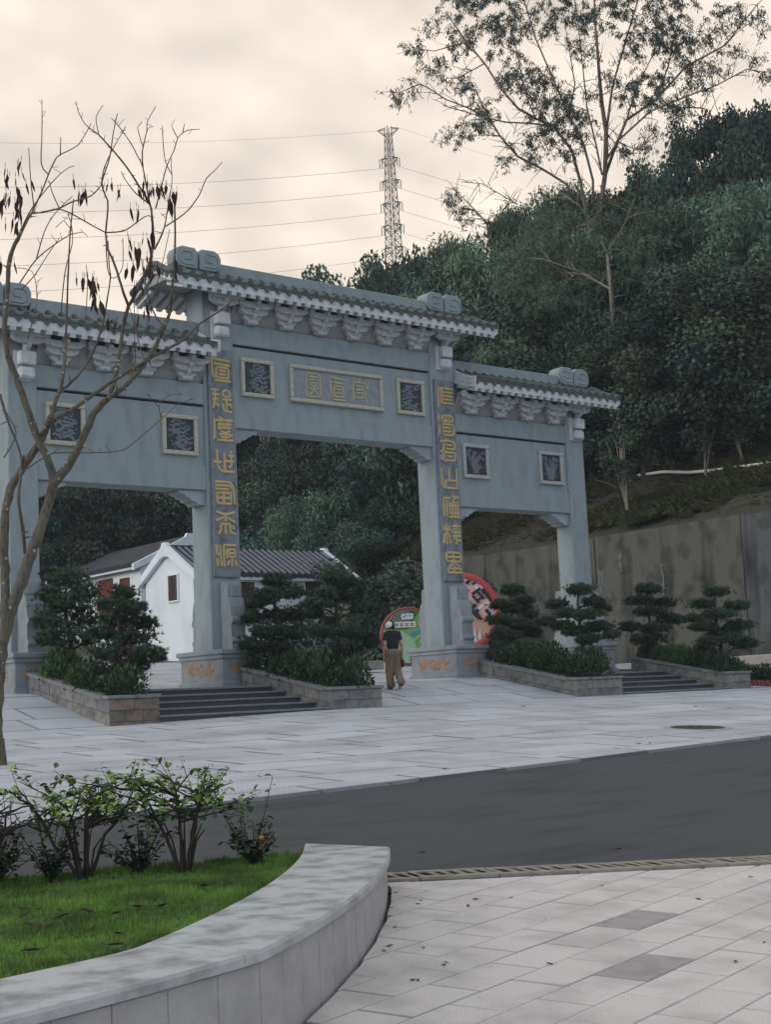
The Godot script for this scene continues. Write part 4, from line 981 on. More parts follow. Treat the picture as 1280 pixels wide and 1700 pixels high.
func flat_slab(poly: PackedVector2Array, lift: float, thick: float, inset := 0.006, bev := 0.005, rim := 0.5) -> MB:   # a paving stone cut to an outline in (x, z), following the ground
	var b := MB.new()
	var mid := Vector2.ZERO
	for p in poly:
		mid += p / poly.size()
	var top := []
	var sh := []
	for p in poly:
		var q := p + (mid - p).normalized() * inset
		var r := p + (mid - p).normalized() * (inset + bev)
		sh.append(Vector3(q.x, land(q.x, q.y) + lift - minf(bev * 0.7, 0.004), q.y))
		top.append(Vector3(r.x, land(r.x, r.y) + lift, r.y))
	for i in range(1, top.size() - 1):
		b.tri(top[0], top[i], top[i + 1], Vector3.UP)
	for i in top.size():
		var j := (i + 1) % top.size()
		var o: Vector3 = (sh[i] + sh[j]) * 0.5 - Vector3(mid.x, sh[i].y, mid.y)
		b.col = Color(rim, rim, rim * 0.97)
		b.quad(top[i], top[j], sh[j], sh[i], o + Vector3.UP * 3.0)
		b.quad(sh[i], sh[j], sh[j] + Vector3.DOWN * thick, sh[i] + Vector3.DOWN * thick, o)
	return b

func pave(called: String, label: String, region: PackedVector2Array, holes: Array, origin: Vector2, along: Vector2, across: Vector2, nrows: Vector2i, ncols: Vector2i, mats: Array, odd: Dictionary, most := 300) -> Node3D:
	var root := structure(called, label)
	var count := 0
	var rest := MB.new()
	for r in range(nrows.x, nrows.y):
		var shift: float = (0.5 if posmod(r, 2) == 1 else 0.0) + (0.0 if mats[0] == "paver0" else [0.0, 0.13, -0.09, 0.2][posmod(r, 4)])
		for k in range(ncols.x, ncols.y):
			var a: Vector2 = origin + across * r + along * (k + shift)
			var poly := PackedVector2Array([a, a + along, a + along + across, a + across])
			var cut := Geometry2D.intersect_polygons(poly, region)
			for h in holes:
				var nx: Array[PackedVector2Array] = []
				for c in cut:
					nx.append_array(Geometry2D.clip_polygons(c, h))
				cut = nx
			for c in cut:
				if c.size() < 3:
					continue
				var area := 0.0
				for i in c.size():
					area += c[i].cross(c[(i + 1) % c.size()]) * 0.5
				if absf(area) < 0.008:
					continue
				var m: String = mats[rng.randi() % mats.size()]
				if odd.has([r, k]):
					m = odd[[r, k]]
				var b := flat_slab(c, 0.03 + rng.randf_range(-0.0015, 0.0015), 0.04, 0.005 if mats[0] == "paver0" else 0.012, 0.006 if mats[0] == "paver0" else 0.03, rng.randf_range(0.6, 0.95) if mats[0] == "paver0" else rng.randf_range(0.35, 0.75))
				if count < most:
					part("paving_slab", b, M[m], root)
					count += 1
				else:
					rest.v.append_array(b.v)
					rest.n.append_array(b.n)
					rest.c.append_array(b.c)
	if rest.v.size():
		part("paving_slabs", rest, M[mats[0]], root).set_meta("kind", "stuff")
	return root

func arc_out(a: float) -> float:
	return 12.0 - maxf(0.0, a - 55.0) * 0.06
func arc_in(a: float) -> float:
	return 11.5 - maxf(0.0, a - 55.0) * 0.075
func arc(r: float, a: float) -> Vector2:
	return Vector2(-23.62 + r * cos(deg_to_rad(a)), 11.34 + r * sin(deg_to_rad(a)))

func ground() -> void:
	# one sheet under everything
	var b := MB.new()
	var xs := [-200.0, -120.0, -80.0, -50.0, -35.0, -25.0]
	for i in 37:
		xs.append(-20.0 + i)
	xs.append_array([18.0, 22.0, 30.0, 45.0, 70.0, 120.0, 200.0])
	var zs := [-220.0, -150.0, -110.0, -80.0, -60.0, -45.0, -34.0, -26.0, -18.0, -10.0, -5.0]
	for i in 20:
		zs.append(-1.2 + i * 0.26)
	for i in 26:
		zs.append(4.0 + i)
	zs.append_array([34.0, 40.0, 60.0, 100.0, 200.0])
	for i in xs.size() - 1:
		for j in zs.size() - 1:
			var p := []
			for q in [[0, 0], [1, 0], [1, 1], [0, 1]]:
				var x: float = xs[i + q[0]]
				var z: float = zs[j + q[1]]
				p.append(Vector3(x, maxf(land(x, minf(z, 45.0)) - 0.045, -3.6), z))
			b.quad(p[0], p[1], p[2], p[3], Vector3.UP)
	tag(part("ground", b, M.joint, self), "dark bedding ground under the paving and the road", "", "", "structure")
	# road
	b = MB.new()
	for i in 60:
		var x0 := -32.0 + i * 1.2
		var x1 := x0 + 1.2
		for k in 6:
			var f := func(x: float, t: float) -> Vector3:
				var z: float = lerpf(far_edge(x), maxf(near_edge(x), far_edge(x) + 0.5) if x > -22.0 else lerpf(near_edge(-22.0), far_edge(x) + 4.0, 0.9), t)
				return Vector3(x, land(x, z) - 0.005, z)
			b.quad(f.call(x0, k / 6.0), f.call(x1, k / 6.0), f.call(x1, (k + 1) / 6.0), f.call(x0, (k + 1) / 6.0), Vector3.UP)
	tag(part("road", b, M.asphalt, self), "worn grey asphalt road crossing in front of the forecourt", "", "", "structure")
	# forecourt, in front of the planters and steps and down to the road
	var beds := []
	for p in [[-7.95, -2.05], [3.4, 9.55]]:
		beds.append(PackedVector2Array([Vector2(p[0] + 0.03, -2.0), Vector2(p[1] - 0.03, -2.0), Vector2(p[1] - 0.03, 3.63), Vector2(p[0] + 0.03, 3.63)]))
	var region := PackedVector2Array([Vector2(-17, 0.5), Vector2(9.7, 0.5), Vector2(9.9, 3.2), Vector2(12, 3.9), Vector2(12, far_edge(12) - 0.42), Vector2(-17, far_edge(-17) - 0.42)])
	pave("forecourt", "pale grey granite slabs of the forecourt, rising in a ramp to the gateway", region, beds, Vector2(-0.6, 3.62), Vector2(1.62, 0), Vector2(0, 0.86), Vector2i(-4, 14), Vector2i(-11, 9), ["plaza0", "plaza1", "plaza2", "plaza3"], {})
	var edge := PackedVector2Array([Vector2(-17, far_edge(-17) - 0.42), Vector2(12, far_edge(12) - 0.42), Vector2(12, far_edge(12) - 0.02), Vector2(-17, far_edge(-17) - 0.02)])
	var dir := Vector2(1, -0.136).normalized()
	pave("road_border", "border course of pale granite along the far edge of the road", edge, [], Vector2(-17, far_edge(-17) - 0.43), dir * 1.4, Vector2(0, 0.43), Vector2i(0, 1), Vector2i(-1, 22), ["plaza0", "plaza2", "plaza3"], {})
	# the level court under and behind the gateway
	var court := PackedVector2Array([Vector2(-12, -16), Vector2(15.4, -16), Vector2(15.4, -3.0), Vector2(9.7, -3.0), Vector2(9.7, 0.5), Vector2(-12, 0.5)])
	pave("courtyard", "pale slabs of the court under and behind the gateway", court, [], Vector2(0.2, 0.5), Vector2(1.62, 0), Vector2(0, -0.86), Vector2i(0, 20), Vector2i(-8, 11), ["plaza0", "plaza1", "plaza2", "plaza3"], {})
	# near pavement and its drain
	var d0 := Vector2(-14.30, 18.298)
	var dd := Vector2(0.8973, 0.4414)
	var dn := Vector2(-0.4414, 0.8973)
	var near := PackedVector2Array()
	near.append(d0 + dn * 0.35 - dd * 0.2)
	near.append(d0 + dn * 0.35 + dd * 4.3)
	near.append(d0 + dn * 3.6 + dd * 5.2)
	near.append(Vector2(-14.0, 24.0))
	near.append(Vector2(-18.6, 23.6))
	for i in 14:
		var a := 70.0 - i * 2.42
		near.append(arc(arc_out(a) + 0.012, a))
	var odd := {}
	pave("near_pavement", "warm pale pavers laid at a slant on the near side of the road", near, [], Vector2(-14.95, 21.10), Vector2(0.474, -0.126), Vector2(0.092, 0.232), Vector2i(-13, 12), Vector2i(-9, 11), ["paver0", "paver1", "paver2", "paver3"], {[0, 0]: "paver_dark", [-2, 2]: "paver_dark"}, 300)
	b = MB.new()
	for i in 40:
		for k in 30:
			var p := []
			for q in [[0, 0], [1, 0], [1, 1], [0, 1]]:
				var x: float = -30.0 + (i + q[0]) * 1.2
				var z: float = lerpf(maxf(near_edge(x) + 0.35, 18.4), 46.0, (k + q[1]) / 30.0)
				p.append(Vector3(x, land(x, z) - 0.02, z))
			b.quad(p[0], p[1], p[2], p[3], Vector3.UP)
	tag(part("pavement_bed", b, M.joint, self), "mortar bed of the near pavement", "", "", "structure")
	var drain := thing("drain_channel", "slotted beige concrete drain covers along the near edge of the road", "drain")
	var slot_shade := MB.new()  # shallow black sheet close under the bars, painting the slots' dark depth
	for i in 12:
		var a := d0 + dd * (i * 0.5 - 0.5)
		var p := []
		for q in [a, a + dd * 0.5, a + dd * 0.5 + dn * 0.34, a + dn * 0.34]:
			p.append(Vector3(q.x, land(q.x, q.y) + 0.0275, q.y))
		slot_shade.quad(p[0], p[1], p[2], p[3], Vector3.UP)
	part("slot_shade_sheet", slot_shade, M.slot_shade, drain)
	var cov := MB.new()
	cov.box(Vector3(0.25, 0.006, 0.03), Vector3(0.495, 0.03, 0.06), 0.006)
	cov.box(Vector3(0.25, 0.006, 0.31), Vector3(0.495, 0.03, 0.06), 0.006)
	for i in 6:
		cov.box(Vector3(0.0365 + 0.0853 * i if i > 0 else 0.02, 0.0164, 0.17), Vector3(0.032 if i > 0 and i < 5 else 0.022, 0.008, 0.25), 0.002, Basis(Vector3.UP, 0.12))
	var covm := cov.mesh()
	for i in 11:
		var a := d0 + dd * (i * 0.5 - 0.5)
		var o := part_of("cover", covm, M.drain, drain, Vector3(a.x, land(a.x, a.y) + 0.012 + rng.randf_range(-0.003, 0.003), a.y))
		var slope := (land(a.x + dd.x, a.y + dd.y) - land(a.x, a.y))
		o.basis = Basis(Vector3(dd.x, slope, dd.y).normalized(), Vector3.UP, Vector3(dn.x, land(a.x + dn.x, a.y + dn.y) - land(a.x, a.y), dn.y).normalized()).orthonormalized()
	# manhole in the forecourt
	var mh := thing("manhole_cover", "round dark iron manhole cover set in the forecourt slabs near the road", "manhole cover", Vector3(-2.5, land(-2.5, 11.65) + 0.032, 11.65))
	mh.rotation.x = 0.062
	b = MB.new()
	b.lathe([Vector2(0.40, 0.0), Vector2(0.40, 0.008), Vector2(0.52, 0.006), Vector2(0.53, -0.02)], 28)
	part("surround", b, M.kerb, mh)
	b = MB.new()
	b.lathe([Vector2(0.0, 0.007), Vector2(0.36, 0.008), Vector2(0.365, 0.014), Vector2(0.395, 0.014), Vector2(0.397, -0.01)], 28)
	for i in 60:
		var a := rng.randf() * TAU
		var r := sqrt(rng.randf()) * 0.33
		b.box(Vector3(cos(a) * r, 0.011, sin(a) * r), Vector3(0.03, 0.008, 0.03), 0.003)
	part("lid", b, M.iron, mh)

# ------------------------------------------------------------------ planters and steps
func planter(x0: float, x1: float, label: String, warm: bool) -> Node3D:
	var p := thing("stone_planter", label, "planter", Vector3.ZERO, "stone planters in front of the gateway")
	var z0 := 0.54
	var z1 := 3.65
	var t0 := 0.36
	var t1 := -0.17
	var top := func(z: float) -> float: return lerpf(t0, t1, (z - z0) / (z1 - z0))
	var core := MB.new()
	var side := PackedVector2Array([Vector2(z0, -0.3), Vector2(z1 - 0.02, -0.95), Vector2(z1 - 0.02, t1), Vector2(z0, t0)])
	for x in [x0 + 0.02, x1 - 0.20]:
		core.prism(side, 0.0, 0.18, Transform3D(Basis(Vector3(0, 0, 1), Vector3.UP, Vector3(-1, 0, 0)), Vector3(x + 0.18, 0, 0)))
	core.box(Vector3((x0 + x1) * 0.5, (t1 - 0.95) * 0.5 - 0.004, z1 - 0.112), Vector3(x1 - x0 - 0.41, t1 + 0.95, 0.18), 0.0)
	part("wall", core, M.joint, p)
	var soil := MB.new()
	soil.quad(Vector3(x0 + 0.1, t0 - 0.05, z0), Vector3(x1 - 0.1, t0 - 0.05, z0), Vector3(x1 - 0.1, t1 - 0.05, z1 - 0.1), Vector3(x0 + 0.1, t1 - 0.05, z1 - 0.1), Vector3.UP)
	part("soil", soil, M.soil, p)
	# facing blocks: two courses on each long side and across the front
	var key := "block" if not warm else "warm_block"
	for s in [-1.0, 1.0]:
		var x: float = x0 if s < 0 else x1
		for row in 2:
			var n := 6 if row == 0 else 7
			for i in n:
				var za := lerpf(z0, z1, float(i) / n) + 0.004
				var zb := lerpf(z0, z1, float(i + 1) / n) - 0.004
				var y := func(z: float, f: float) -> float: return lerpf(ramp(z) - 0.12, top.call(z) - 0.004, f)
				var fa := 0.5 * row + (0.012 if row == 1 else 0.0)
				var fb := 0.5 * row + 0.5
				var b := MB.new()
				var pr := rng.randf_range(-0.004, 0.004)
				b.slab([Vector3(x + s * pr, y.call(za, fa), za), Vector3(x + s * pr, y.call(zb, fa), zb), Vector3(x + s * pr, y.call(zb, fb), zb), Vector3(x + s * pr, y.call(za, fb), za)], Vector3(s, 0, 0), 0.03, 0.007)
				part("stone_block", b, M["block%d" % (rng.randi() % 4)], p)
	for row in 3:
		var n := maxi(2, int(round((x1 - x0) / 0.42))) + (row % 2)
		for i in n:
			var xa := lerpf(x0, x1, float(i) / n) + 0.003
			var xb := lerpf(x0, x1, float(i + 1) / n) - 0.003
			var ya := lerpf(-0.75, t1 - 0.004, row / 3.0) + 0.003
			var yb := lerpf(-0.75, t1 - 0.004, (row + 1) / 3.0) - 0.003
			var zz := z1 + rng.randf_range(-0.004, 0.005)
			var b := MB.new()
			b.slab([Vector3(xa, ya, zz), Vector3(xb, ya, zz), Vector3(xb, yb, zz), Vector3(xa, yb, zz)], Vector3.BACK, 0.03, 0.007)
			part("stone_block", b, M["%s%d" % [key, rng.randi() % 4]], p)
	for s in [-1.0, 1.0]:
		var b := MB.new()
		var xa := (x0 - 0.03) if s < 0 else (x1 - 0.24)
		var xb := (x0 + 0.24) if s < 0 else (x1 + 0.03)
		b.slab([Vector3(xa, t0 + 0.06, z0), Vector3(xb, t0 + 0.06, z0), Vector3(xb, t1 + 0.06, z1 - 0.245), Vector3(xa, t1 + 0.06, z1 - 0.245)], Vector3(0, 1, 0.17).normalized(), 0.062, 0.01)
		part("coping", b, M.coping_stone, p)
	var f := MB.new()
	f.box(Vector3((x0 + x1) * 0.5, t1 + 0.032, z1 - 0.105), Vector3(x1 - x0 + 0.06, 0.064, 0.27), 0.012)
	part("coping", f, M.coping_stone, p)
	return p

func steps(x0: float, x1: float, label: String) -> void:
	var s := thing("stone_steps", label, "steps", Vector3.ZERO, "steps up to the side bays of the gateway")
	var nose := [3.66, 3.14, 2.64, 2.14, 1.67]
	for k in 5:
		var y := -0.478 + 0.12 * k
		var back: float = nose[k + 1] - 0.02 if k < 4 else 0.45
		var r := MB.new()
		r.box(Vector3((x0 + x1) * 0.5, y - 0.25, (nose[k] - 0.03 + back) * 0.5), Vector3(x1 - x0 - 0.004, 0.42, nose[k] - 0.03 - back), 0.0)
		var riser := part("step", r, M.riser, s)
		var n := 3
		for i in n:
			var t := MB.new()
			var xa := lerpf(x0, x1, float(i) / n)
			var xb := lerpf(x0, x1, float(i + 1) / n)
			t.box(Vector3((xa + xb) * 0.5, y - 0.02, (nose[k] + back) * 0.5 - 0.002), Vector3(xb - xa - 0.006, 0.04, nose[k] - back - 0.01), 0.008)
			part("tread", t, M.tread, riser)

# ------------------------------------------------------------------ near seat wall and lawn
func seat_wall() -> void:
	var w := thing("curved_seat_wall", "low curved granite seat wall round the lawn in the foreground", "wall")
	var top := -1.25
	var core := MB.new()
	for i in 38:
		var t0 := i / 38.0
		var t1 := (i + 1) / 38.0
		var f := func(t: float, out: bool, off: float) -> Vector2:
			var a := lerpf(38.5 if out else 36.2, 78.0, t)
			return arc((arc_out(a) if out else arc_in(a)) + off, a)
		var a := [f.call(t0, false, 0.02), f.call(t1, false, 0.02), f.call(t1, true, -0.03), f.call(t0, true, -0.03)]
		var hi := []
		var lo := []
		for q in a:
			hi.append(Vector3(q.x, top - 0.05, q.y))
			lo.append(Vector3(q.x, top - 0.75, q.y))
		core.quad(hi[0], hi[1], hi[2], hi[3], Vector3.UP)
		core.quad(hi[2], hi[3], lo[3], lo[2], Vector3(1, 0, 1))
		core.quad(hi[0], hi[1], lo[1], lo[0], Vector3(-1, 0, -1))
		if i == 0:
			core.quad(hi[0], hi[3], lo[3], lo[0], Vector3(1, 0, -1))
	part("core", core, M.joint, w)
	# coping stones
	var n := 7
	for i in n:
		var b := MB.new()
		var m := 10
		for k in m:
			var t0 := (i + float(k) / m) / n + (0.00012 if k == 0 else 0.0)
			var t1 := (i + float(k + 1) / m) / n - (0.00012 if k == m - 1 else 0.0)
			var g := func(t: float, r: float, y: float) -> Vector3:    # r: 0 inner, 1 outer
				var ai := lerpf(36.2, 78.0, t)
				var ao := lerpf(38.5, 78.0, t)
				var p := arc(arc_in(ai) - 0.005, ai).lerp(arc(arc_out(ao) + 0.015, ao), r)
				return Vector3(p.x, y, p.y)
			b.quad(g.call(t0, 0.02, top), g.call(t1, 0.02, top), g.call(t1, 0.98, top), g.call(t0, 0.98, top), Vector3.UP)
			b.quad(g.call(t0, 0.98, top), g.call(t1, 0.98, top), g.call(t1, 1.0, top - 0.012), g.call(t0, 1.0, top - 0.012), Vector3(1, 1, 1))
			b.quad(g.call(t0, 1.0, top - 0.012), g.call(t1, 1.0, top - 0.012), g.call(t1, 1.0, top - 0.04), g.call(t0, 1.0, top - 0.04), Vector3(1, 0, 1))
			b.quad(g.call(t0, 0.92, top - 0.04), g.call(t1, 0.92, top - 0.04), g.call(t1, 1.0, top - 0.04), g.call(t0, 1.0, top - 0.04), Vector3.DOWN)
			b.quad(g.call(t0, 0.02, top), g.call(t1, 0.02, top), g.call(t1, 0.0, top - 0.012), g.call(t0, 0.0, top - 0.012), Vector3(-1, 1, -1))
			b.quad(g.call(t0, 0.0, top - 0.012), g.call(t1, 0.0, top - 0.012), g.call(t1, 0.0, top - 0.09), g.call(t0, 0.0, top - 0.09), Vector3(-1, 0, -1))
			if k == 0:
				b.quad(g.call(t0, 0.02, top), g.call(t0, 0.98, top), g.call(t0, 1.0, top - 0.04), g.call(t0, 0.0, top - 0.04), Vector3(1, 0, -1))
		part("coping_stone", b, M.coping, w)
	# upright facing panels
	var a := 38.5
	while a < 77.0:
		var a1 := a + 1.165
		var b := MB.new()
		var r0 := arc_out(a) - 0.008
		var p := arc(r0, a + 0.012)
		var q := arc(arc_out(a1) - 0.008, a1 - 0.012)
		var o := ((p + q) * 0.5 - Vector2(-23.62, 11.34)).normalized()
		var jut := rng.randf_range(-0.002, 0.002)
		p += o * jut
		q += o * jut
		b.slab([Vector3(p.x, top - 0.046, p.y), Vector3(q.x, top - 0.046, q.y), Vector3(q.x, top - 0.55, q.y), Vector3(p.x, top - 0.55, p.y)], Vector3(o.x, 0, o.y), 0.022, 0.004)
		part("facing_panel", b, M.cladding, w)
		a = a1
	# end panel
	var ei := arc(arc_in(36.2) + 0.02, 36.2)
	var eo := arc(arc_out(38.5) - 0.035, 38.5)
	var e := MB.new()
	var no := (eo - ei).orthogonal().normalized()
	if no.x < 0:
		no = -no
	e.slab([Vector3(ei.x, top - 0.046, ei.y), Vector3(eo.x, top - 0.046, eo.y), Vector3(eo.x, top - 0.5, eo.y), Vector3(ei.x, top - 0.5, ei.y)], Vector3(no.x, 0, no.y), 0.01, 0.004)
	part("facing_panel", e, M.cladding, w)
	# lawn
	var lp := PackedVector2Array()
	for i in 20:
		var an := 36.3 + i * 2.1
		lp.append(arc(arc_in(an) - 0.002, an))
	lp.append(Vector2(-22.5, 22.5))
	lp.append(Vector2(-22.5, 16.9))
	lp.append(Vector2(-16.2, 17.55))
	var lb := MB.new()
	for i in range(0, Geometry2D.triangulate_polygon(lp).size(), 3):
		var ix := Geometry2D.triangulate_polygon(lp)
		lb.tri(Vector3(lp[ix[i]].x, -1.325, lp[ix[i]].y), Vector3(lp[ix[i + 1]].x, -1.325, lp[ix[i + 1]].y), Vector3(lp[ix[i + 2]].x, -1.325, lp[ix[i + 2]].y), Vector3.UP)
	for i in lp.size():
		var j := (i + 1) % lp.size()
		lb.quad(Vector3(lp[i].x, -1.325, lp[i].y), Vector3(lp[j].x, -1.325, lp[j].y), Vector3(lp[j].x, -1.7, lp[j].y), Vector3(lp[i].x, -1.7, lp[i].y), Vector3(0, 0, -1))
	tag(part("lawn", lb, M.lawn_soil, self), "raised lawn bed inside the curved seat wall", "", "", "structure")
	var tuft := MB.new()
	for i in 9:
		var an := rng.randf() * TAU
		tuft.col = Color(rng.randf_range(0.6, 1.2), rng.randf_range(0.8, 1.15), rng.randf_range(0.5, 1.0))
		var d := Vector3(cos(an) * rng.randf_range(0.15, 0.8), 1.0, sin(an) * rng.randf_range(0.15, 0.8)).normalized()
		tuft.leaf(Vector3(cos(an * 3.0) * 0.008, 0, sin(an * 2.0) * 0.008), d, Vector3(-sin(an), 0.3, cos(an)).normalized(), rng.randf_range(0.024, 0.05), 0.0035)
	var spots := []
	var g := FastNoiseLite.new()
	g.seed = 5
	g.frequency = 0.9
	while spots.size() < 26000:
		var p := Vector2(rng.randf_range(-19.4, -14.3), rng.randf_range(17.4, 21.4))
		if Geometry2D.is_point_in_polygon(p, lp):
			var d := p.distance_to(Vector2(-19.67, 25.6))
			if d < 9.2:
				spots.append(p)
	var mm := MultiMesh.new()
	mm.transform_format = MultiMesh.TRANSFORM_3D
	mm.use_colors = true
	mm.mesh = tuft.mesh()
	mm.instance_count = spots.size()
	for i in spots.size():
		var p: Vector2 = spots[i]
		var s := rng.randf_range(0.4, 0.95) * (1.0 + 0.6 * g.get_noise_2d(p.x, p.y))
		if p.y < 17.95 + (p.x + 15.5) * 0.2:
			s *= 1.6
		mm.set_instance_transform(i, Transform3D(Basis(Vector3.UP, rng.randf() * TAU).scaled(Vector3(s, s, s)), Vector3(p.x, -1.327, p.y)))
		var t := 0.8 + 0.8 * g.get_noise_2d(p.x * 1.7 + 9.0, p.y * 1.7)
		mm.set_instance_color(i, Color(0.19 * t * rng.randf_range(0.75, 1.35), 0.325 * t, 0.08 * t))
	var gi := MultiMeshInstance3D.new()
	gi.name = "grass"
	gi.multimesh = mm
	gi.material_override = M.grass
	add_child(gi)
	tag(gi, "bright green mown grass behind the curved seat wall", "", "", "stuff")

# ------------------------------------------------------------------ plants
func rdir() -> Vector3:
	while true:
		var p := Vector3(rng.randf_range(-1, 1), rng.randf_range(-1, 1), rng.randf_range(-1, 1))
		if p.length_squared() < 1.0 and p.length_squared() > 0.01:
			return p.normalized()
	return Vector3.UP

# a crown one unit high and about one wide: clumps of leaves spread through its volume, with gaps between them
func crown_mesh(kind: int, leaves: int, seed_: int) -> Array:
	rng.seed = seed_
	var b := MB.new()
	var limbs := MB.new()
	var clumps := []
	var n: int = [34, 44, 28, 20][kind]
	for i in n:
		var y: float = rng.randf_range(0.2, 0.97) if kind < 3 else rng.randf_range(0.1, 0.9)
		var env := 0.0
		match kind:
			0: env = 0.52 * sqrt(maxf(0.0, 1.0 - pow((y - 0.55) / 0.5, 2.0)))
			1: env = 0.5 * (1.0 - pow(absf(y - 0.45) / 0.6, 2.0))
			2: env = 0.5 * pow(maxf(0.0, 1.0 - y), 0.45) * smoothstep(0.1, 0.35, y)
			_: env = 0.55 * sqrt(maxf(0.0, 1.0 - pow((y - 0.4) / 0.6, 2.0)))
		var a := rng.randf() * TAU
		var r := env * sqrt(rng.randf_range(0.15, 1.0)) * rng.randf_range(0.8, 1.15)
		clumps.append([Vector3(cos(a) * r, y, sin(a) * r), rng.randf_range(0.07, 0.18), rng.randf_range(0.5, 1.7), rng.randf_range(-0.16, 0.16)])
	for c in clumps:
		var p: Vector3 = c[0]
		var foot := Vector3(p.x * 0.15, p.y * 0.45, p.z * 0.15)
		if kind != 3:
			limbs.tube([foot, foot.lerp(p, 0.5) + Vector3(0, -0.02, 0), p], [0.012, 0.007, 0.002], 4)
		for k in leaves / n:
			var d := rdir()
			d.y *= 0.75
			var at: Vector3 = p + d * float(c[1]) * pow(rng.randf(), 0.45)
			var t: float = c[2] * rng.randf_range(0.6, 1.45) * [1.0, 2.1, 0.75, 0.85, 1.7, 0.65][kind + (3 if seed_ % 6 >= 3 else 0) if kind < 3 else 3]
			var hue: float = c[3] + rng.randf_range(-0.1, 0.1)
			b.col = Color(0.041 * t * (1.0 + hue * 1.3), 0.066 * t, 0.044 * t * (1.0 - hue * 1.2))
			var face := (d + rdir() * 0.9 + Vector3.UP * 0.5).normalized()
			var dir: Vector3
			if kind == 1:
				dir = (Vector3.DOWN * 0.8 + rdir()).normalized()
			else:
				dir = (rdir() + d * 0.3 + Vector3.DOWN * 0.2).normalized()
			if absf(dir.dot(face)) > 0.9:
				continue
			face = (face - dir * dir.dot(face)).normalized()
			var l: float = rng.randf_range(0.014, 0.03) * (1.6 if kind == 3 else 1.0)
			b.leaf(at, dir, face, l * (1.3 if kind == 1 else 1.0), l * (0.42 if kind == 1 else 0.8))
	return [b.mesh(), limbs.mesh() if limbs.v.size() else null]

func ordinal(i: int) -> String:
	return ["first", "second", "third", "fourth", "fifth", "sixth", "seventh", "eighth", "ninth", "tenth", "eleventh", "twelfth", "thirteenth", "fourteenth", "fifteenth", "sixteenth", "seventeenth", "eighteenth", "nineteenth", "twentieth"][i]

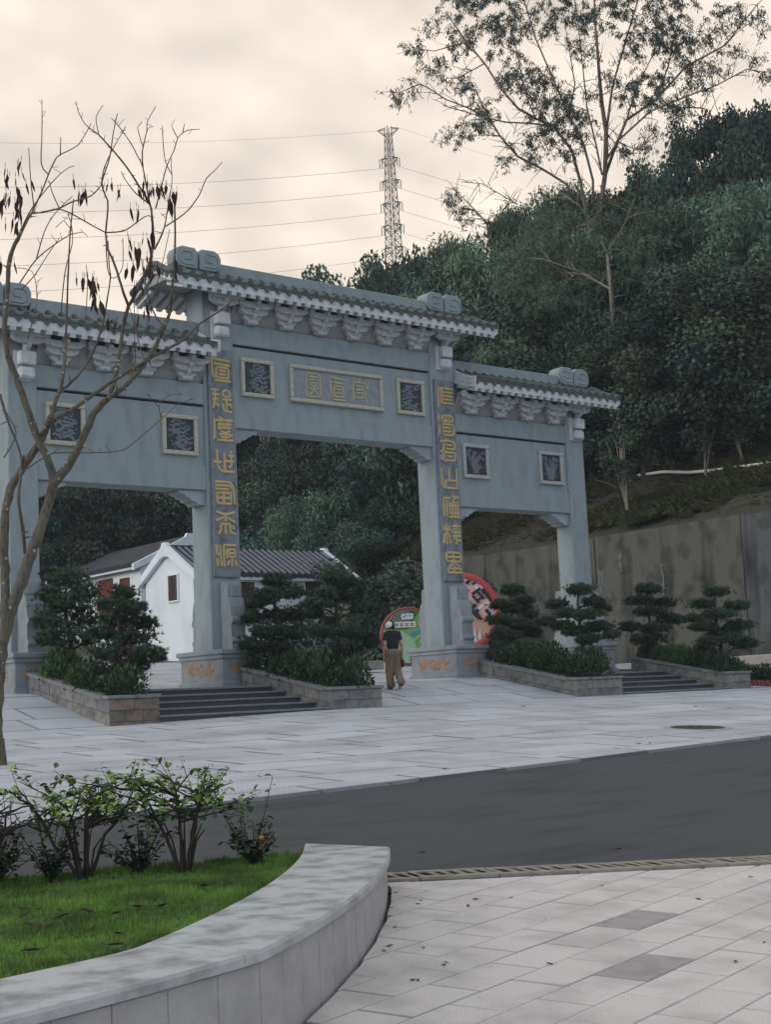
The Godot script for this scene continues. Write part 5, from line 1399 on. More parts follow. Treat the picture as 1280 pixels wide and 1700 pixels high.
func forest() -> void:
	var protos := []
	for i in 6:
		var cm := crown_mesh([0, 1, 2, 0, 1, 2][i], 26000, 42 + i)
		protos.append(cm)
	var trunk := MB.new()
	trunk.tube([Vector3(0, 0, 0), Vector3(0.01, 0.25, 0.01), Vector3(-0.008, 0.5, 0), Vector3(0, 0.8, 0.005)], [0.026, 0.02, 0.015, 0.005], 7)
	var trunk_mesh := trunk.mesh()
	var count := {}
	var made := {}
	var where := {"skyline": "on the skyline of the wooded hill", "upper": "high on the hillside", "middle": "half way up the hillside", "lower": "just above the open slope", "opening": "seen through the central opening", "left": "seen through the left bay"}
	rng.seed = 99
	for f in FOREST:
		var zone: String = f[6]
		var i: int = count.get(zone, 0)
		count[zone] = i + 1
		var kind := int(f[5]) + (3 if i % 2 == 1 else 0)
		var label: String = "%s %s, %s from the left" % [["dense dark tree", "feathery green tree", "narrow dark tree"][int(f[5])], where[zone], ordinal(i)]
		var tree: Node3D
		if made.has(kind):
			tree = copy(made[kind], label, Vector3.ZERO)
		else:
			tree = thing("forest_tree", label, "tree")
			part_of("trunk", trunk_mesh, M.dark_bark if kind % 3 != 2 else M.pale_bark, tree)
			part_of("crown", protos[kind][0], M.leaf, tree)
			part_of("limbs", protos[kind][1], M.dark_bark, tree)
			made[kind] = tree
		tree.set_meta("group", "trees of the wooded hill behind the gateway")
		tree.position = Vector3(f[0], f[1], f[2])
		tree.rotation = Vector3(0, rng.randf() * TAU, 0)
		var w: float = f[4] * rng.randf_range(0.95, 1.25)
		tree.scale = Vector3(w, float(f[3]), w)
	# bushes that fill the foot of the wood
	var bm := crown_mesh(3, 5200, 77)
	rng.seed = 123
	var bush: Node3D = null
	var rows := [["in undergrowth seen through the central opening", 12, Vector2(15.6, -22.5), Vector2(22.0, -34.0), 3.0], ["behind the white houses", 9, Vector2(-4.0, -34.0), Vector2(14.0, -38.0), 3.4], ["at the wood's edge above the open slope", 14, Vector2(23.5, -18.0), Vector2(24.5, 3.5), 2.0], ["hiding the far end of the concrete wall", 9, Vector2(12.6, -12.2), Vector2(15.2, -19.5), 3.9], ["higher up in the wood on the right", 12, Vector2(24.0, -22.0), Vector2(30.0, -2.0), 3.6]]
	for r in rows:
		for i in r[1]:
			var t: float = (i + 0.5) / float(r[1])
			var a: Vector2 = r[2]
			var c: Vector2 = r[3]
			var p := a.lerp(c, t) + Vector2(rng.randf_range(-0.9, 0.9), rng.randf_range(-0.9, 0.9))
			if p.x > 16.8 and p.y > -19.0 and p.x < 22.4:
				p.x = 22.6
			var y: float = maxf(land(p.x, p.y), hill(p.x, p.y)) if p.x > 16.0 else land(p.x, p.y)
			var label := "leafy bush %s, %s from the left" % [r[0], ordinal(i)]
			var o: Node3D
			if bush == null:
				bush = tag(part_of("bush", bm[0], M.leaf, self), label, "bush") as Node3D
				o = bush
			else:
				o = copy(bush, label, Vector3.ZERO)
			o.set_meta("group", "bushes at the foot of the wood")
			o.position = Vector3(p.x, y - 0.25, p.y)
			o.rotation = Vector3(0, rng.randf() * TAU, 0)
			var s: float = r[4] * rng.randf_range(0.75, 1.25)
			o.scale = Vector3(s * 1.25, s, s * 1.25)
	# young saplings on the open slope
	var sap := [[Vector3(17.6, 5.0, -7.0), 3.5, "slender pale-stemmed sapling forking above the wall, beside the right end of the gateway"], [Vector3(19.5, 6.1, -5.1), 3.0, "young feathery tree on the open slope, its stems crossing the white pipe"], [Vector3(20.2, 6.45, -4.0), 2.7, "slim young tree just right of the pair crossed by the white pipe"], [Vector3(21.2, 7.0, -1.4), 3.6, "broader young tree on the slope at the far right edge"]]
	var fm := crown_mesh(3, 3000, 46)
	for s in sap:
		rng.seed = 300 + int(s[1] * 10)
		var t := thing("sapling", s[2], "tree", s[0], "saplings on the open slope")
		var b := MB.new()
		var h: float = s[1]
		for k in 3:
			var a := rng.randf() * TAU
			var o := Vector3(cos(a), 0, sin(a))
			b.tube([Vector3(0, -0.6, 0), Vector3(0, h * 0.25, 0) + o * 0.05, Vector3(0, h * 0.5, 0) + o * 0.25, Vector3(0, h * 0.85, 0) + o * 0.6], [0.05, 0.04, 0.03, 0.01], 6)
		part("trunk", b, M.pale_bark, t)
		var c := part_of("crown", fm[0], M.leaf, t, Vector3(0, h * 0.35, 0))
		c.scale = Vector3(h * 0.8, h * 0.65, h * 0.8)
	# rough ground cover on the open slope
	var gc := MB.new()
	rng.seed = 17
	for i in 40:
		var an := rng.randf() * TAU
		var tn := rng.randf_range(0.6, 1.5)
		gc.col = Color(tn, tn * rng.randf_range(0.85, 1.1), tn)
		var d := Vector3(cos(an), rng.randf_range(0.3, 1.4), sin(an)).normalized()
		gc.leaf(Vector3(rng.randf_range(-0.2, 0.2), 0, rng.randf_range(-0.2, 0.2)), d, Vector3(-sin(an) * 0.3, 1, cos(an) * 0.3).normalized(), rng.randf_range(0.1, 0.24), 0.06)
	var mm := MultiMesh.new()
	mm.transform_format = MultiMesh.TRANSFORM_3D
	mm.use_colors = true
	mm.mesh = gc.mesh()
	mm.instance_count = 9000
	var fn := FastNoiseLite.new()
	fn.frequency = 0.16
	for i in 9000:
		var x := 16.7 + pow(rng.randf(), 0.8) * 13.0
		var z: float = rng.randf_range(-22.0, 5.0)
		var v := fn.get_noise_2d(x, z)
		var s := clampf(1.0 + v * 1.8, 0.25, 2.0)
		mm.set_instance_transform(i, Transform3D(Basis(Vector3.UP, rng.randf() * TAU).scaled(Vector3(s, s, s)), Vector3(x, hill(x, z), z)))
		var br := rng.randf()
		mm.set_instance_color(i, Color(0.08, 0.095, 0.036) if br < 0.6 + v else Color(0.11, 0.085, 0.05))
	var gi := MultiMeshInstance3D.new()
	gi.name = "slope_undergrowth"
	gi.multimesh = mm
	gi.material_override = M.leaf
	add_child(gi)
	tag(gi, "weeds and dry ground cover on the open slope above the concrete wall", "", "", "stuff")
	# a fallen pale stem that arches out of the wood, and a dead forked branch
	var dead := thing("bare_branch", "pale dead stem arching out of the dark trees behind the right roof", "branch", Vector3(24.6, 13.6, -21.5))
	var db := MB.new()
	db.tube([Vector3(-1.6, -0.2, 2.2), Vector3(-0.9, 1.1, 1.2), Vector3(0.3, 2.0, 0.2), Vector3(1.9, 2.3, -0.9), Vector3(3.4, 2.1, -1.8)], [0.07, 0.06, 0.05, 0.035, 0.015], 6)
	part("stem", db, M.pale_bark, dead)

func airy_tree(called: String, label: String, spot: Vector3, limbs: Array, clumps: Array, bark: String, tone: Color, stem: float, seed_: int) -> void:
	rng.seed = seed_
	var t := thing(called, label, "tree", spot)
	for i in limbs.size():
		var e: Array = limbs[i]
		var pts := []
		var rr := []
		var n: int = e[2].size() / 3
		for k in n:
			pts.append(Vector3(e[2][k * 3], e[2][k * 3 + 1], e[2][k * 3 + 2]))
			rr.append(lerpf(e[0], e[1], k / float(n - 1)) * 0.55)
		if i == 0:
			pts.push_front(pts[0] + Vector3(0.1, -stem, 0))
			rr.push_front(float(rr[0]) * 1.25)
		var b := MB.new()
		b.tube(pts, rr, 7)
		# side twigs
		for k in range(1, n):
			for j in 5:
				var p: Vector3 = (pts[k - 1] as Vector3).lerp(pts[k], rng.randf())
				var d := (rdir() + ((pts[k] - pts[k - 1]) as Vector3).normalized() * 0.7 + Vector3.UP * 0.3).normalized()
				var l: float = rng.randf_range(0.4, 1.3)
				b.tube([p, p + d * l * 0.5, p + d * l + Vector3(0, -0.1, 0)], [0.022, 0.015, 0.007], 4)
		part("trunk" if i == 0 else "limb", b, M[bark], t)
	var b := MB.new()
	for c in clumps:
		var p := Vector3(c[0], c[1], c[2])
		var r: float = c[3]
		var n := int(clampf(1050.0 * r * r, 160, 1500))
		var sprays := []
		for k in int(6 + r * 16):
			var q := p + rdir() * Vector3(r * 1.35, r, r * 1.35) * pow(rng.randf(), 0.5)
			sprays.append([q, (Vector3.DOWN * rng.randf_range(0.5, 1.0) + rdir() * 0.8).normalized() * rng.randf_range(0.3, 0.85)])
		for k in n:
			var q: Array = sprays[rng.randi() % sprays.size()]
			var at: Vector3 = (q[0] as Vector3) + (q[1] as Vector3) * rng.randf() + rdir() * rng.randf() * 0.17
			var tn := rng.randf_range(0.6, 1.5)
			b.col = Color(tone.r * tn, tone.g * tn, tone.b * tn)
			var dir := (Vector3.DOWN * 1.1 + rdir()).normalized()
			var face := rdir()
			face = (face - dir * dir.dot(face)).normalized()
			b.leaf(at, dir, face, rng.randf_range(0.13, 0.27), rng.randf_range(0.035, 0.055))
	part("crown", b, M.leaf, t)

func bare_tree() -> void:
	rng.seed = 21
	var t := thing("bare_tree", "nearly leafless young tree with lichen on its forked trunk and a few withered leaves", "tree", BARE_AT)
	var li := MB.new()
	for i in BARE.size():
		var e: Array = BARE[i]
		var n: int = e[2].size() / 3
		var raw := []
		for k in n:
			raw.append(Vector3(e[2][k * 3], e[2][k * 3 + 1], e[2][k * 3 + 2]))
		var cv := Curve3D.new()
		for k in n:
			var tan: Vector3 = (raw[mini(k + 1, n - 1)] - raw[maxi(k - 1, 0)]) * 0.16
			cv.add_point(raw[k], -tan, tan)
		var pts := []
		var rr := []
		var m := (n - 1) * 4 + 1
		var len_ := cv.get_baked_length()
		for k in m:
			var f := k / float(m - 1)
			var p := cv.sample_baked(len_ * f)
			var r: float = lerpf(e[0], e[1], f)
			pts.append(p + rdir() * r * 0.12)
			rr.append(maxf(r * rng.randf_range(0.93, 1.08), 0.0045))
		var b := MB.new()
		b.tube(pts, rr, 9 if e[0] > 0.03 else 6)
		if i == 0:
			b.tube([pts[0] + Vector3(0, -0.2, 0), pts[0] + Vector3(0, 0.05, 0), pts[0] + Vector3(0, 0.3, 0)], [0.16, 0.125, 0.1], 10)
		# buds and short spurs
		for k in range(1, m - 1):
			if rng.randf() < 0.25 and e[0] < 0.05:
				var d := (rdir() + Vector3.UP * 0.6).normalized()
				b.tube([pts[k], pts[k] + d * rng.randf_range(0.03, 0.12)], [maxf(rr[k] * 0.6, 0.004), 0.003], 4)
		part("trunk" if i == 0 else "branch", b, M.bark if e[0] > 0.024 else M.twig, t)
		if e[0] > 0.02:
			for k in int(10 + e[0] * 120):
				var q := rng.randi() % (m - 1)
				var d := rdir()
				var ax: Vector3 = (pts[q + 1] - pts[q]).normalized()
				d = (d - ax * d.dot(ax)).normalized()
				var c: Vector3 = (pts[q] as Vector3).lerp(pts[q + 1], rng.randf()) + d * float(rr[q]) * 0.92
				var s := rng.randf_range(0.008, 0.022)
				li.lathe([Vector2(0, s * 0.35), Vector2(s * 0.7, s * 0.25), Vector2(s, 0)], 6, c, Basis(ax.cross(d), d, ax))
	part("lichen", li, M.lichen, t)
	var lf := MB.new()
	for p in BARE_LEAVES:
		for k in rng.randi_range(1, 3):
			var l: float = rng.randf_range(0.13, 0.26)
			var tn := rng.randf_range(0.7, 1.3)
			lf.col = Color(tn, tn * rng.randf_range(0.8, 1.05), tn)
			var at: Vector3 = p + Vector3(rng.randf_range(-0.08, 0.08), rng.randf_range(-0.02, 0.1), rng.randf_range(-0.08, 0.08))
			var dir := (Vector3.DOWN + rdir() * 0.28).normalized()
			var side := dir.cross(rdir()).normalized()
			var nn := dir.cross(side)
			var w := l * rng.randf_range(0.06, 0.15)
			# a shrivelled leaf: two folded halves with a curled tip
			for s in [-1.0, 1.0]:
				var e1: Vector3 = at + dir * l * 0.3 + side * s * w + nn * w * 0.7
				var e2: Vector3 = at + dir * l * 0.7 + side * s * w * 0.8 + nn * w * 0.9
				var m1 := at + dir * l * 0.5
				var tip := at + dir * l + nn * w * 1.2
				lf.tri(at, e1, m1)
				lf.tri(e1, e2, m1)
				lf.tri(e2, tip, m1)
			lf.tube([at + Vector3(0, 0.06, 0), at], [0.003, 0.004], 4)
	part("withered_leaves", lf, M.dead_leaf, t)

func pine(at: Vector3, pads: Array, label: String) -> void:
	var t := thing("cloud_pine", label, "pine tree", at, "cloud-pruned pines in the planters")
	var n := pads.size() / 5
	var topy := 0.0
	var topx := Vector3.ZERO
	for i in n:
		if pads[i * 5 + 1] > topy:
			topy = pads[i * 5 + 1]
			topx = Vector3(pads[i * 5], 0, pads[i * 5 + 2])
	var tr := MB.new()
	var line := func(y: float) -> Vector3: return topx * pow(clampf(y / topy, 0, 1), 1.3) + Vector3(sin(y * 4.0) * 0.03, y, cos(y * 3.3) * 0.03)
	var pts := []
	var rr := []
	for i in 9:
		var y: float = lerpf(-0.45, topy - 0.03, i / 8.0)
		pts.append(line.call(y))
		rr.append(lerpf(0.062, 0.018, i / 8.0))
	tr.tube(pts, rr, 7)
	for i in n:
		var c := Vector3(pads[i * 5], pads[i * 5 + 1], pads[i * 5 + 2])
		var from: Vector3 = line.call(maxf(c.y - absf(c.x) * 0.25 - 0.1, 0.0))
		var end := c + Vector3(0, -pads[i * 5 + 4] * 0.4, 0)
		tr.tube([from, from.lerp(end, 0.5) + Vector3(0, 0.04, 0), end], [0.026, 0.02, 0.01], 5)
	part("trunk", tr, M.dark_bark, t)
	for i in n:
		var c := Vector3(pads[i * 5], pads[i * 5 + 1], pads[i * 5 + 2])
		var rx: float = pads[i * 5 + 3] * 1.2
		var ry: float = pads[i * 5 + 4] * (1.15 if at.x > 0.0 else 1.4)
		var b := MB.new()
		var tufts := int(80 + 620 * rx)
		for k in tufts:
			var d := rdir()
			var lump := 0.85 + 0.25 * sin(d.x * 7.0 + i) * cos(d.z * 6.0 - i)
			var p := c + Vector3(d.x * rx, (d.y if d.y > 0 else d.y * 0.7) * ry, d.z * rx) * pow(rng.randf(), 0.4) * lump * (1.25 if rng.randf() < 0.12 else 0.88)
			var tone := rng.randf_range(0.55, 1.5)
			var axis := (d * 0.7 + Vector3.UP * 0.55 + rdir() * 0.35).normalized()
			var s := axis.cross(Vector3.RIGHT if absf(axis.x) < 0.8 else Vector3.UP).normalized()
			var u := axis.cross(s)
			for q in 9:
				var a := q * TAU / 9.0 + k
				var nd := (axis + (s * cos(a) + u * sin(a)) * rng.randf_range(0.45, 0.95)).normalized()
				var tn := tone * rng.randf_range(0.7, 1.3)
				b.col = Color(0.039 * tn, 0.064 * tn, 0.037 * tn)
				var f := nd.cross(s + u * 0.3).normalized()
				var l: float = rng.randf_range(0.055, 0.1)
				b.tri(p + f.cross(nd) * 0.009, p - f.cross(nd) * 0.009, p + nd * l)
		part("needle_pad", b, M.needle, t)

func shrub_mesh(seed_: int, h: float, n: int, long: float, wide: float, base: Color) -> ArrayMesh:
	rng.seed = seed_
	var b := MB.new()
	for k in n:
		var d := rdir()
		d.y = absf(d.y)
		var p := Vector3(d.x * h * 0.85, d.y * h * 0.85, d.z * h * 0.85) * pow(rng.randf(), 0.4)
		var t := rng.randf_range(0.55, 1.6)
		b.col = Color(base.r * t, base.g * t, base.b * t)
		var dir := (d * 0.8 + Vector3.UP * 0.4 + rdir() * 0.7).normalized()
		var face := (Vector3.UP + rdir() * 0.7)
		face = (face - dir * dir.dot(face)).normalized()
		b.leaf(p, dir, face, long * rng.randf_range(0.7, 1.2), wide * rng.randf_range(0.7, 1.2))
	return b.mesh()

func planted() -> void:
	var words := {"first": "leftmost planter", "second": "planter left of the ramp", "third": "planter right of the ramp", "fourth": "rightmost planter"}
	var beds := {"first": [-7.95, -6.98], "second": [-3.27, -2.05], "third": [3.4, 4.86], "fourth": [8.7, 9.5]}
	var looks := {"first": "weathered stone planter with brownish front blocks, left of the left-hand steps", "second": "stone planter between the left-hand steps and the central ramp", "third": "stone planter between the central ramp and the right-hand steps", "fourth": "shaded stone planter right of the right-hand steps, near the concrete wall"}
	for k in beds:
		planter(beds[k][0], beds[k][1], looks[k], k == "first")
	steps(-6.98, -3.27, "dark granite steps up to the left bay, between two planters")
	steps(4.86, 8.7, "dark granite steps up to the right bay, between two planters")
	var i := 0
	for p in PINES:
		rng.seed = 500 + i
		var label := "cloud-pruned pine at the %s of the %s" % ["back" if i % 2 == 0 else "front end", words[p[0]]]
		pine(Vector3(p[1], p[2], p[3]), p[4], label)
		i += 1
	var kinds := [shrub_mesh(3, 0.42, 800, 0.095, 0.03, Color(0.05, 0.095, 0.028)), shrub_mesh(4, 0.42, 900, 0.07, 0.04, Color(0.026, 0.052, 0.022)), shrub_mesh(5, 0.42, 900, 0.075, 0.038, Color(0.036, 0.066, 0.026))]
	var first := [null, null, null]
	rng.seed = 41
	for key in beds:
		var x0: float = beds[key][0]
		var x1: float = beds[key][1]
		for q in 7:
			var z := 0.85 + 0.41 * q
			var y: float = lerpf(0.36, -0.17, (z - 0.54) / 3.11) - 0.06
			for side in 2:
				var x: float = lerpf(x0, x1, 0.36 if side == 0 else 0.64) + rng.randf_range(-0.06, 0.06)
				var kind := 0 if (key == "first" and q < 4 and side == 0) or (key == "fourth" and q in [2, 3]) else 1 + (q + side) % 2
				var label := "%s, %s, %s back to front, %s row" % [["light green spiky-leaved shrub", "dark glossy low shrub", "leafy green low shrub"][kind], words[key], ordinal(q), ["left", "right"][side]]
				var o: Node3D
				if first[kind] == null:
					o = tag(part_of("low_shrub", kinds[kind], M.shrub_leaf, self), label, "shrub")
					first[kind] = o
				else:
					o = copy(first[kind], label, Vector3.ZERO)
				o.set_meta("group", "low shrubs under the pines")
				o.position = Vector3(x, y, z)
				o.rotation.y = rng.randf() * TAU
				var s := rng.randf_range(0.8, 1.35) * (0.82 if x1 - x0 < 1.05 else 1.0)
				o.scale = Vector3(s, s * rng.randf_range(1.0, 1.9), s)
	# the bed at the far right
	for q in 9:
		var o := copy(first[1 + q % 2], "dark low shrub behind the red brick edging, %s in its bed" % ordinal(q), Vector3(10.1 + (q % 3) * 0.75, 0.0, 0.3 + (q / 3) * 1.1))
		o.position.y = land(o.position.x, o.position.z) - 0.05
		o.scale = Vector3(1.5, 1.2, 1.5)
		o.set_meta("group", "shrubs in the bed at the far right")

func lawn_bush(at: Vector3, label: String, h: float, w: float, leaves: int, seed_: int, bare := 0.0) -> void:
	rng.seed = seed_
	var t := thing("lawn_bush", label, "bush", at, "bushes at the back of the lawn")
	var tips := []
	var st := MB.new()
	var n := 5
	for k in n:
		var a := TAU * k / n + rng.randf_range(-0.4, 0.4)
		var lean := rng.randf_range(0.1, 0.85)
		var o := Vector3(cos(a), 0, sin(a))
		var foot := o * 0.025
		var mid := o * w * lean * 0.28 + Vector3(0, h * rng.randf_range(0.32, 0.45), 0)
		var top := o * w * lean * rng.randf_range(0.5, 0.75) + Vector3(0, h * rng.randf_range(0.68, 0.85), 0)
		st.tube([foot, foot.lerp(mid, 0.5) + rdir() * 0.012, mid, mid.lerp(top, 0.5) + rdir() * 0.02, top], [0.013, 0.0105, 0.009, 0.0075, 0.005], 6)
		tips.append([mid, top])
		for j in 8:
			var f := rng.randf_range(0.25, 1.0)
			var p := mid.lerp(top, f)
			var e := p + Vector3(rng.randf_range(-1, 1) * w * 0.4, h * rng.randf_range(0.02, 0.28), rng.randf_range(-1, 1) * w * 0.4)
			e.y = clampf(e.y, h * 0.6, h * rng.randf_range(0.88, 1.02))
			st.tube([p, p.lerp(e, 0.5) + rdir() * 0.015, e], [0.007, 0.005, 0.0025], 5)
			tips.append([p, e])
			for q in 2:
				var e2 := e + rdir() * 0.09 + Vector3.UP * 0.02
				st.tube([p.lerp(e, 0.7), e2], [0.003, 0.0015], 4)
				tips.append([p.lerp(e, 0.7), e2])
	for k in 5:                                     # cut-back dead sticks
		var a := rng.randf() * TAU
		st.tube([Vector3(cos(a) * 0.03, 0, sin(a) * 0.03), Vector3(cos(a) * 0.07, h * 0.3, sin(a) * 0.07) , Vector3(cos(a) * 0.12, h * rng.randf_range(0.4, 0.7), sin(a) * 0.12)], [0.007, 0.006, 0.004], 5)
	part("stems", st, M.dark_bark, t)
	if leaves == 0:
		return
	var lf := MB.new()
	for k in leaves:
		var e: Array = tips[rng.randi_range(n, tips.size() - 1)]
		var p: Vector3 = (e[0] as Vector3).lerp(e[1], rng.randf_range(0.35, 1.05)) + rdir() * 0.02
		var young := rng.randf()
		var tn := rng.randf_range(0.7, 1.35)
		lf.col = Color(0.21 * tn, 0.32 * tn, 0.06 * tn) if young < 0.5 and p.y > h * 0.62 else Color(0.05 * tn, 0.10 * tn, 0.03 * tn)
		var dir := rdir()
		dir.y = dir.y * 0.4 - 0.15
		dir = dir.normalized()
		var face := (Vector3.UP + rdir() * 0.6)
		face = (face - dir * dir.dot(face)).normalized()
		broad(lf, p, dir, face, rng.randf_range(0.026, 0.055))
	part("leaves", lf, M.shrub_leaf, t)

func broad(b: MB, p: Vector3, dir: Vector3, face: Vector3, l: float) -> void:    # an oval leaf folded along its midrib
	var s := dir.cross(face).normalized()
	var w := l * 0.32
	var up := face * l * 0.1
	var a := p
	var tip := p + dir * l - face * l * 0.12
	var m1 := p + dir * l * 0.35
	var m2 := p + dir * l * 0.7 - face * l * 0.03
	for k in [-1.0, 1.0]:
		var e1: Vector3 = m1 + s * w * k + up
		var e2: Vector3 = m2 + s * w * 0.85 * k + up
		b.tri(a, e1, m1, face)
		b.tri(e1, e2, m1, face)
		b.tri(e2, m2, m1, face)
		b.tri(e2, tip, m2, face)

func lawn_plants() -> void:
	lawn_bush(Vector3(-15.76, -1.33, 17.95), "leafy bush on the lawn with three upright dark stems, left of the thicker one", 0.60, 0.72, 720, 61)
	lawn_bush(Vector3(-15.25, -1.33, 18.2), "many-stemmed flat-topped bush on the lawn, nearer the end of the seat wall", 0.61, 0.74, 680, 67)
	lawn_bush(Vector3(-16.32, -1.33, 17.9), "bare twiggy bush at the left edge of the lawn", 0.50, 0.5, 0, 64)
	var k := 0
	for q in [[Vector3(-16.22, -1.33, 17.78), 0.27, "dark low plant at the left edge of the lawn"], [Vector3(-15.92, -1.33, 17.85), 0.24, "dark low plant at the foot of the left leafy bush"], [Vector3(-15.42, -1.33, 17.98), 0.27, "dark low plant between the two leafy bushes"], [Vector3(-14.86, -1.33, 18.33), 0.24, "dark low plant with tall shoots by the end of the seat wall"]]:
		rng.seed = 80 + k
		var t := thing("low_plant", q[2], "plant", q[0], "low plants along the back of the lawn")
		var st := MB.new()
		var lf := MB.new()
		for i in 24:
			var a := rng.randf() * TAU
			var e := Vector3(cos(a) * q[1] * rng.randf_range(0.2, 0.95), q[1] * rng.randf_range(0.5, 1.3) * (1.7 if i < 2 else 1.0), sin(a) * q[1] * rng.randf_range(0.2, 0.95))
			st.tube([Vector3.ZERO, e * 0.5 + Vector3(0, 0.02, 0), e], [0.004, 0.003, 0.002], 4)
			for j in 9:
				var tn := rng.randf_range(0.6, 1.4)
				lf.col = Color(0.024 * tn, 0.052 * tn, 0.022 * tn)
				if i < 2 and j > 5:
					lf.col = Color(0.12 * tn, 0.18 * tn, 0.03 * tn)
				var dir := rdir()
				dir.y *= 0.4
				dir = dir.normalized()
				var face := Vector3.UP + rdir() * 0.5
				face = (face - dir * dir.dot(face)).normalized()
				broad(lf, e * lerpf(0.3, 1.0, j / 8.0), dir, face, rng.randf_range(0.03, 0.06))
		part("stems", st, M.dark_bark, t)
		part("leaves", lf, M.shrub_leaf, t)
		if k == 3:
			var f := MB.new()
			f.lathe([Vector2(0, 0.016), Vector2(0.012, 0.012), Vector2(0.016, 0), Vector2(0.012, -0.012), Vector2(0, -0.016)], 10, Vector3(0.02, 0.17, 0.06))
			part("fruit", f, M.yellow, t)
		k += 1
	# fallen leaves
	rng.seed = 90
	var b := MB.new()
	for s in [-1.0, 1.0]:
		b.tri(Vector3(-0.045, 0, 0), Vector3(-0.01, 0.012, 0.022 * s), Vector3(0.0, 0.002, 0), Vector3.UP)
		b.tri(Vector3(-0.01, 0.012, 0.022 * s), Vector3(0.025, 0.016, 0.018 * s), Vector3(0.0, 0.002, 0), Vector3.UP)
		b.tri(Vector3(0.025, 0.016, 0.018 * s), Vector3(0.055, 0.012, 0), Vector3(0.0, 0.002, 0), Vector3.UP)
	b.tube([Vector3(-0.075, 0.008, 0), Vector3(-0.045, 0, 0)], [0.0015, 0.002], 4)
	var mesh := b.mesh()
	var src: Node3D = null
	var sets := [[LAWN_LEAVES, "dark curled fallen leaf on the lawn", "fallen leaves on the lawn", 0.85], [PAVING_LEAVES, "small dry fallen leaf on the near pavers", "fallen leaves on the near pavement", 0.36], [PLAZA_LEAVES, "dark fallen leaf on the road or the forecourt", "fallen leaves across the road", 0.8]]
	for s in sets:
		for p in s[0]:
			var o: Node3D
			if src == null:
				src = tag(part_of("fallen_leaf", mesh, M.dead_leaf, self), s[1], "leaf")
				o = src
			else:
				o = copy(src, s[1], Vector3.ZERO)
			o.set_meta("group", s[2])
			o.position = Vector3(p.x, -1.3 if s[0] == LAWN_LEAVES else land(p.x, p.y) + 0.032, p.y)
			o.rotation = Vector3(rng.randf_range(-0.15, 0.15), rng.randf() * TAU, rng.randf_range(-0.15, 0.15))
			var z: float = s[3] * rng.randf_range(0.7, 1.25)
			o.scale = Vector3(z, z, z)

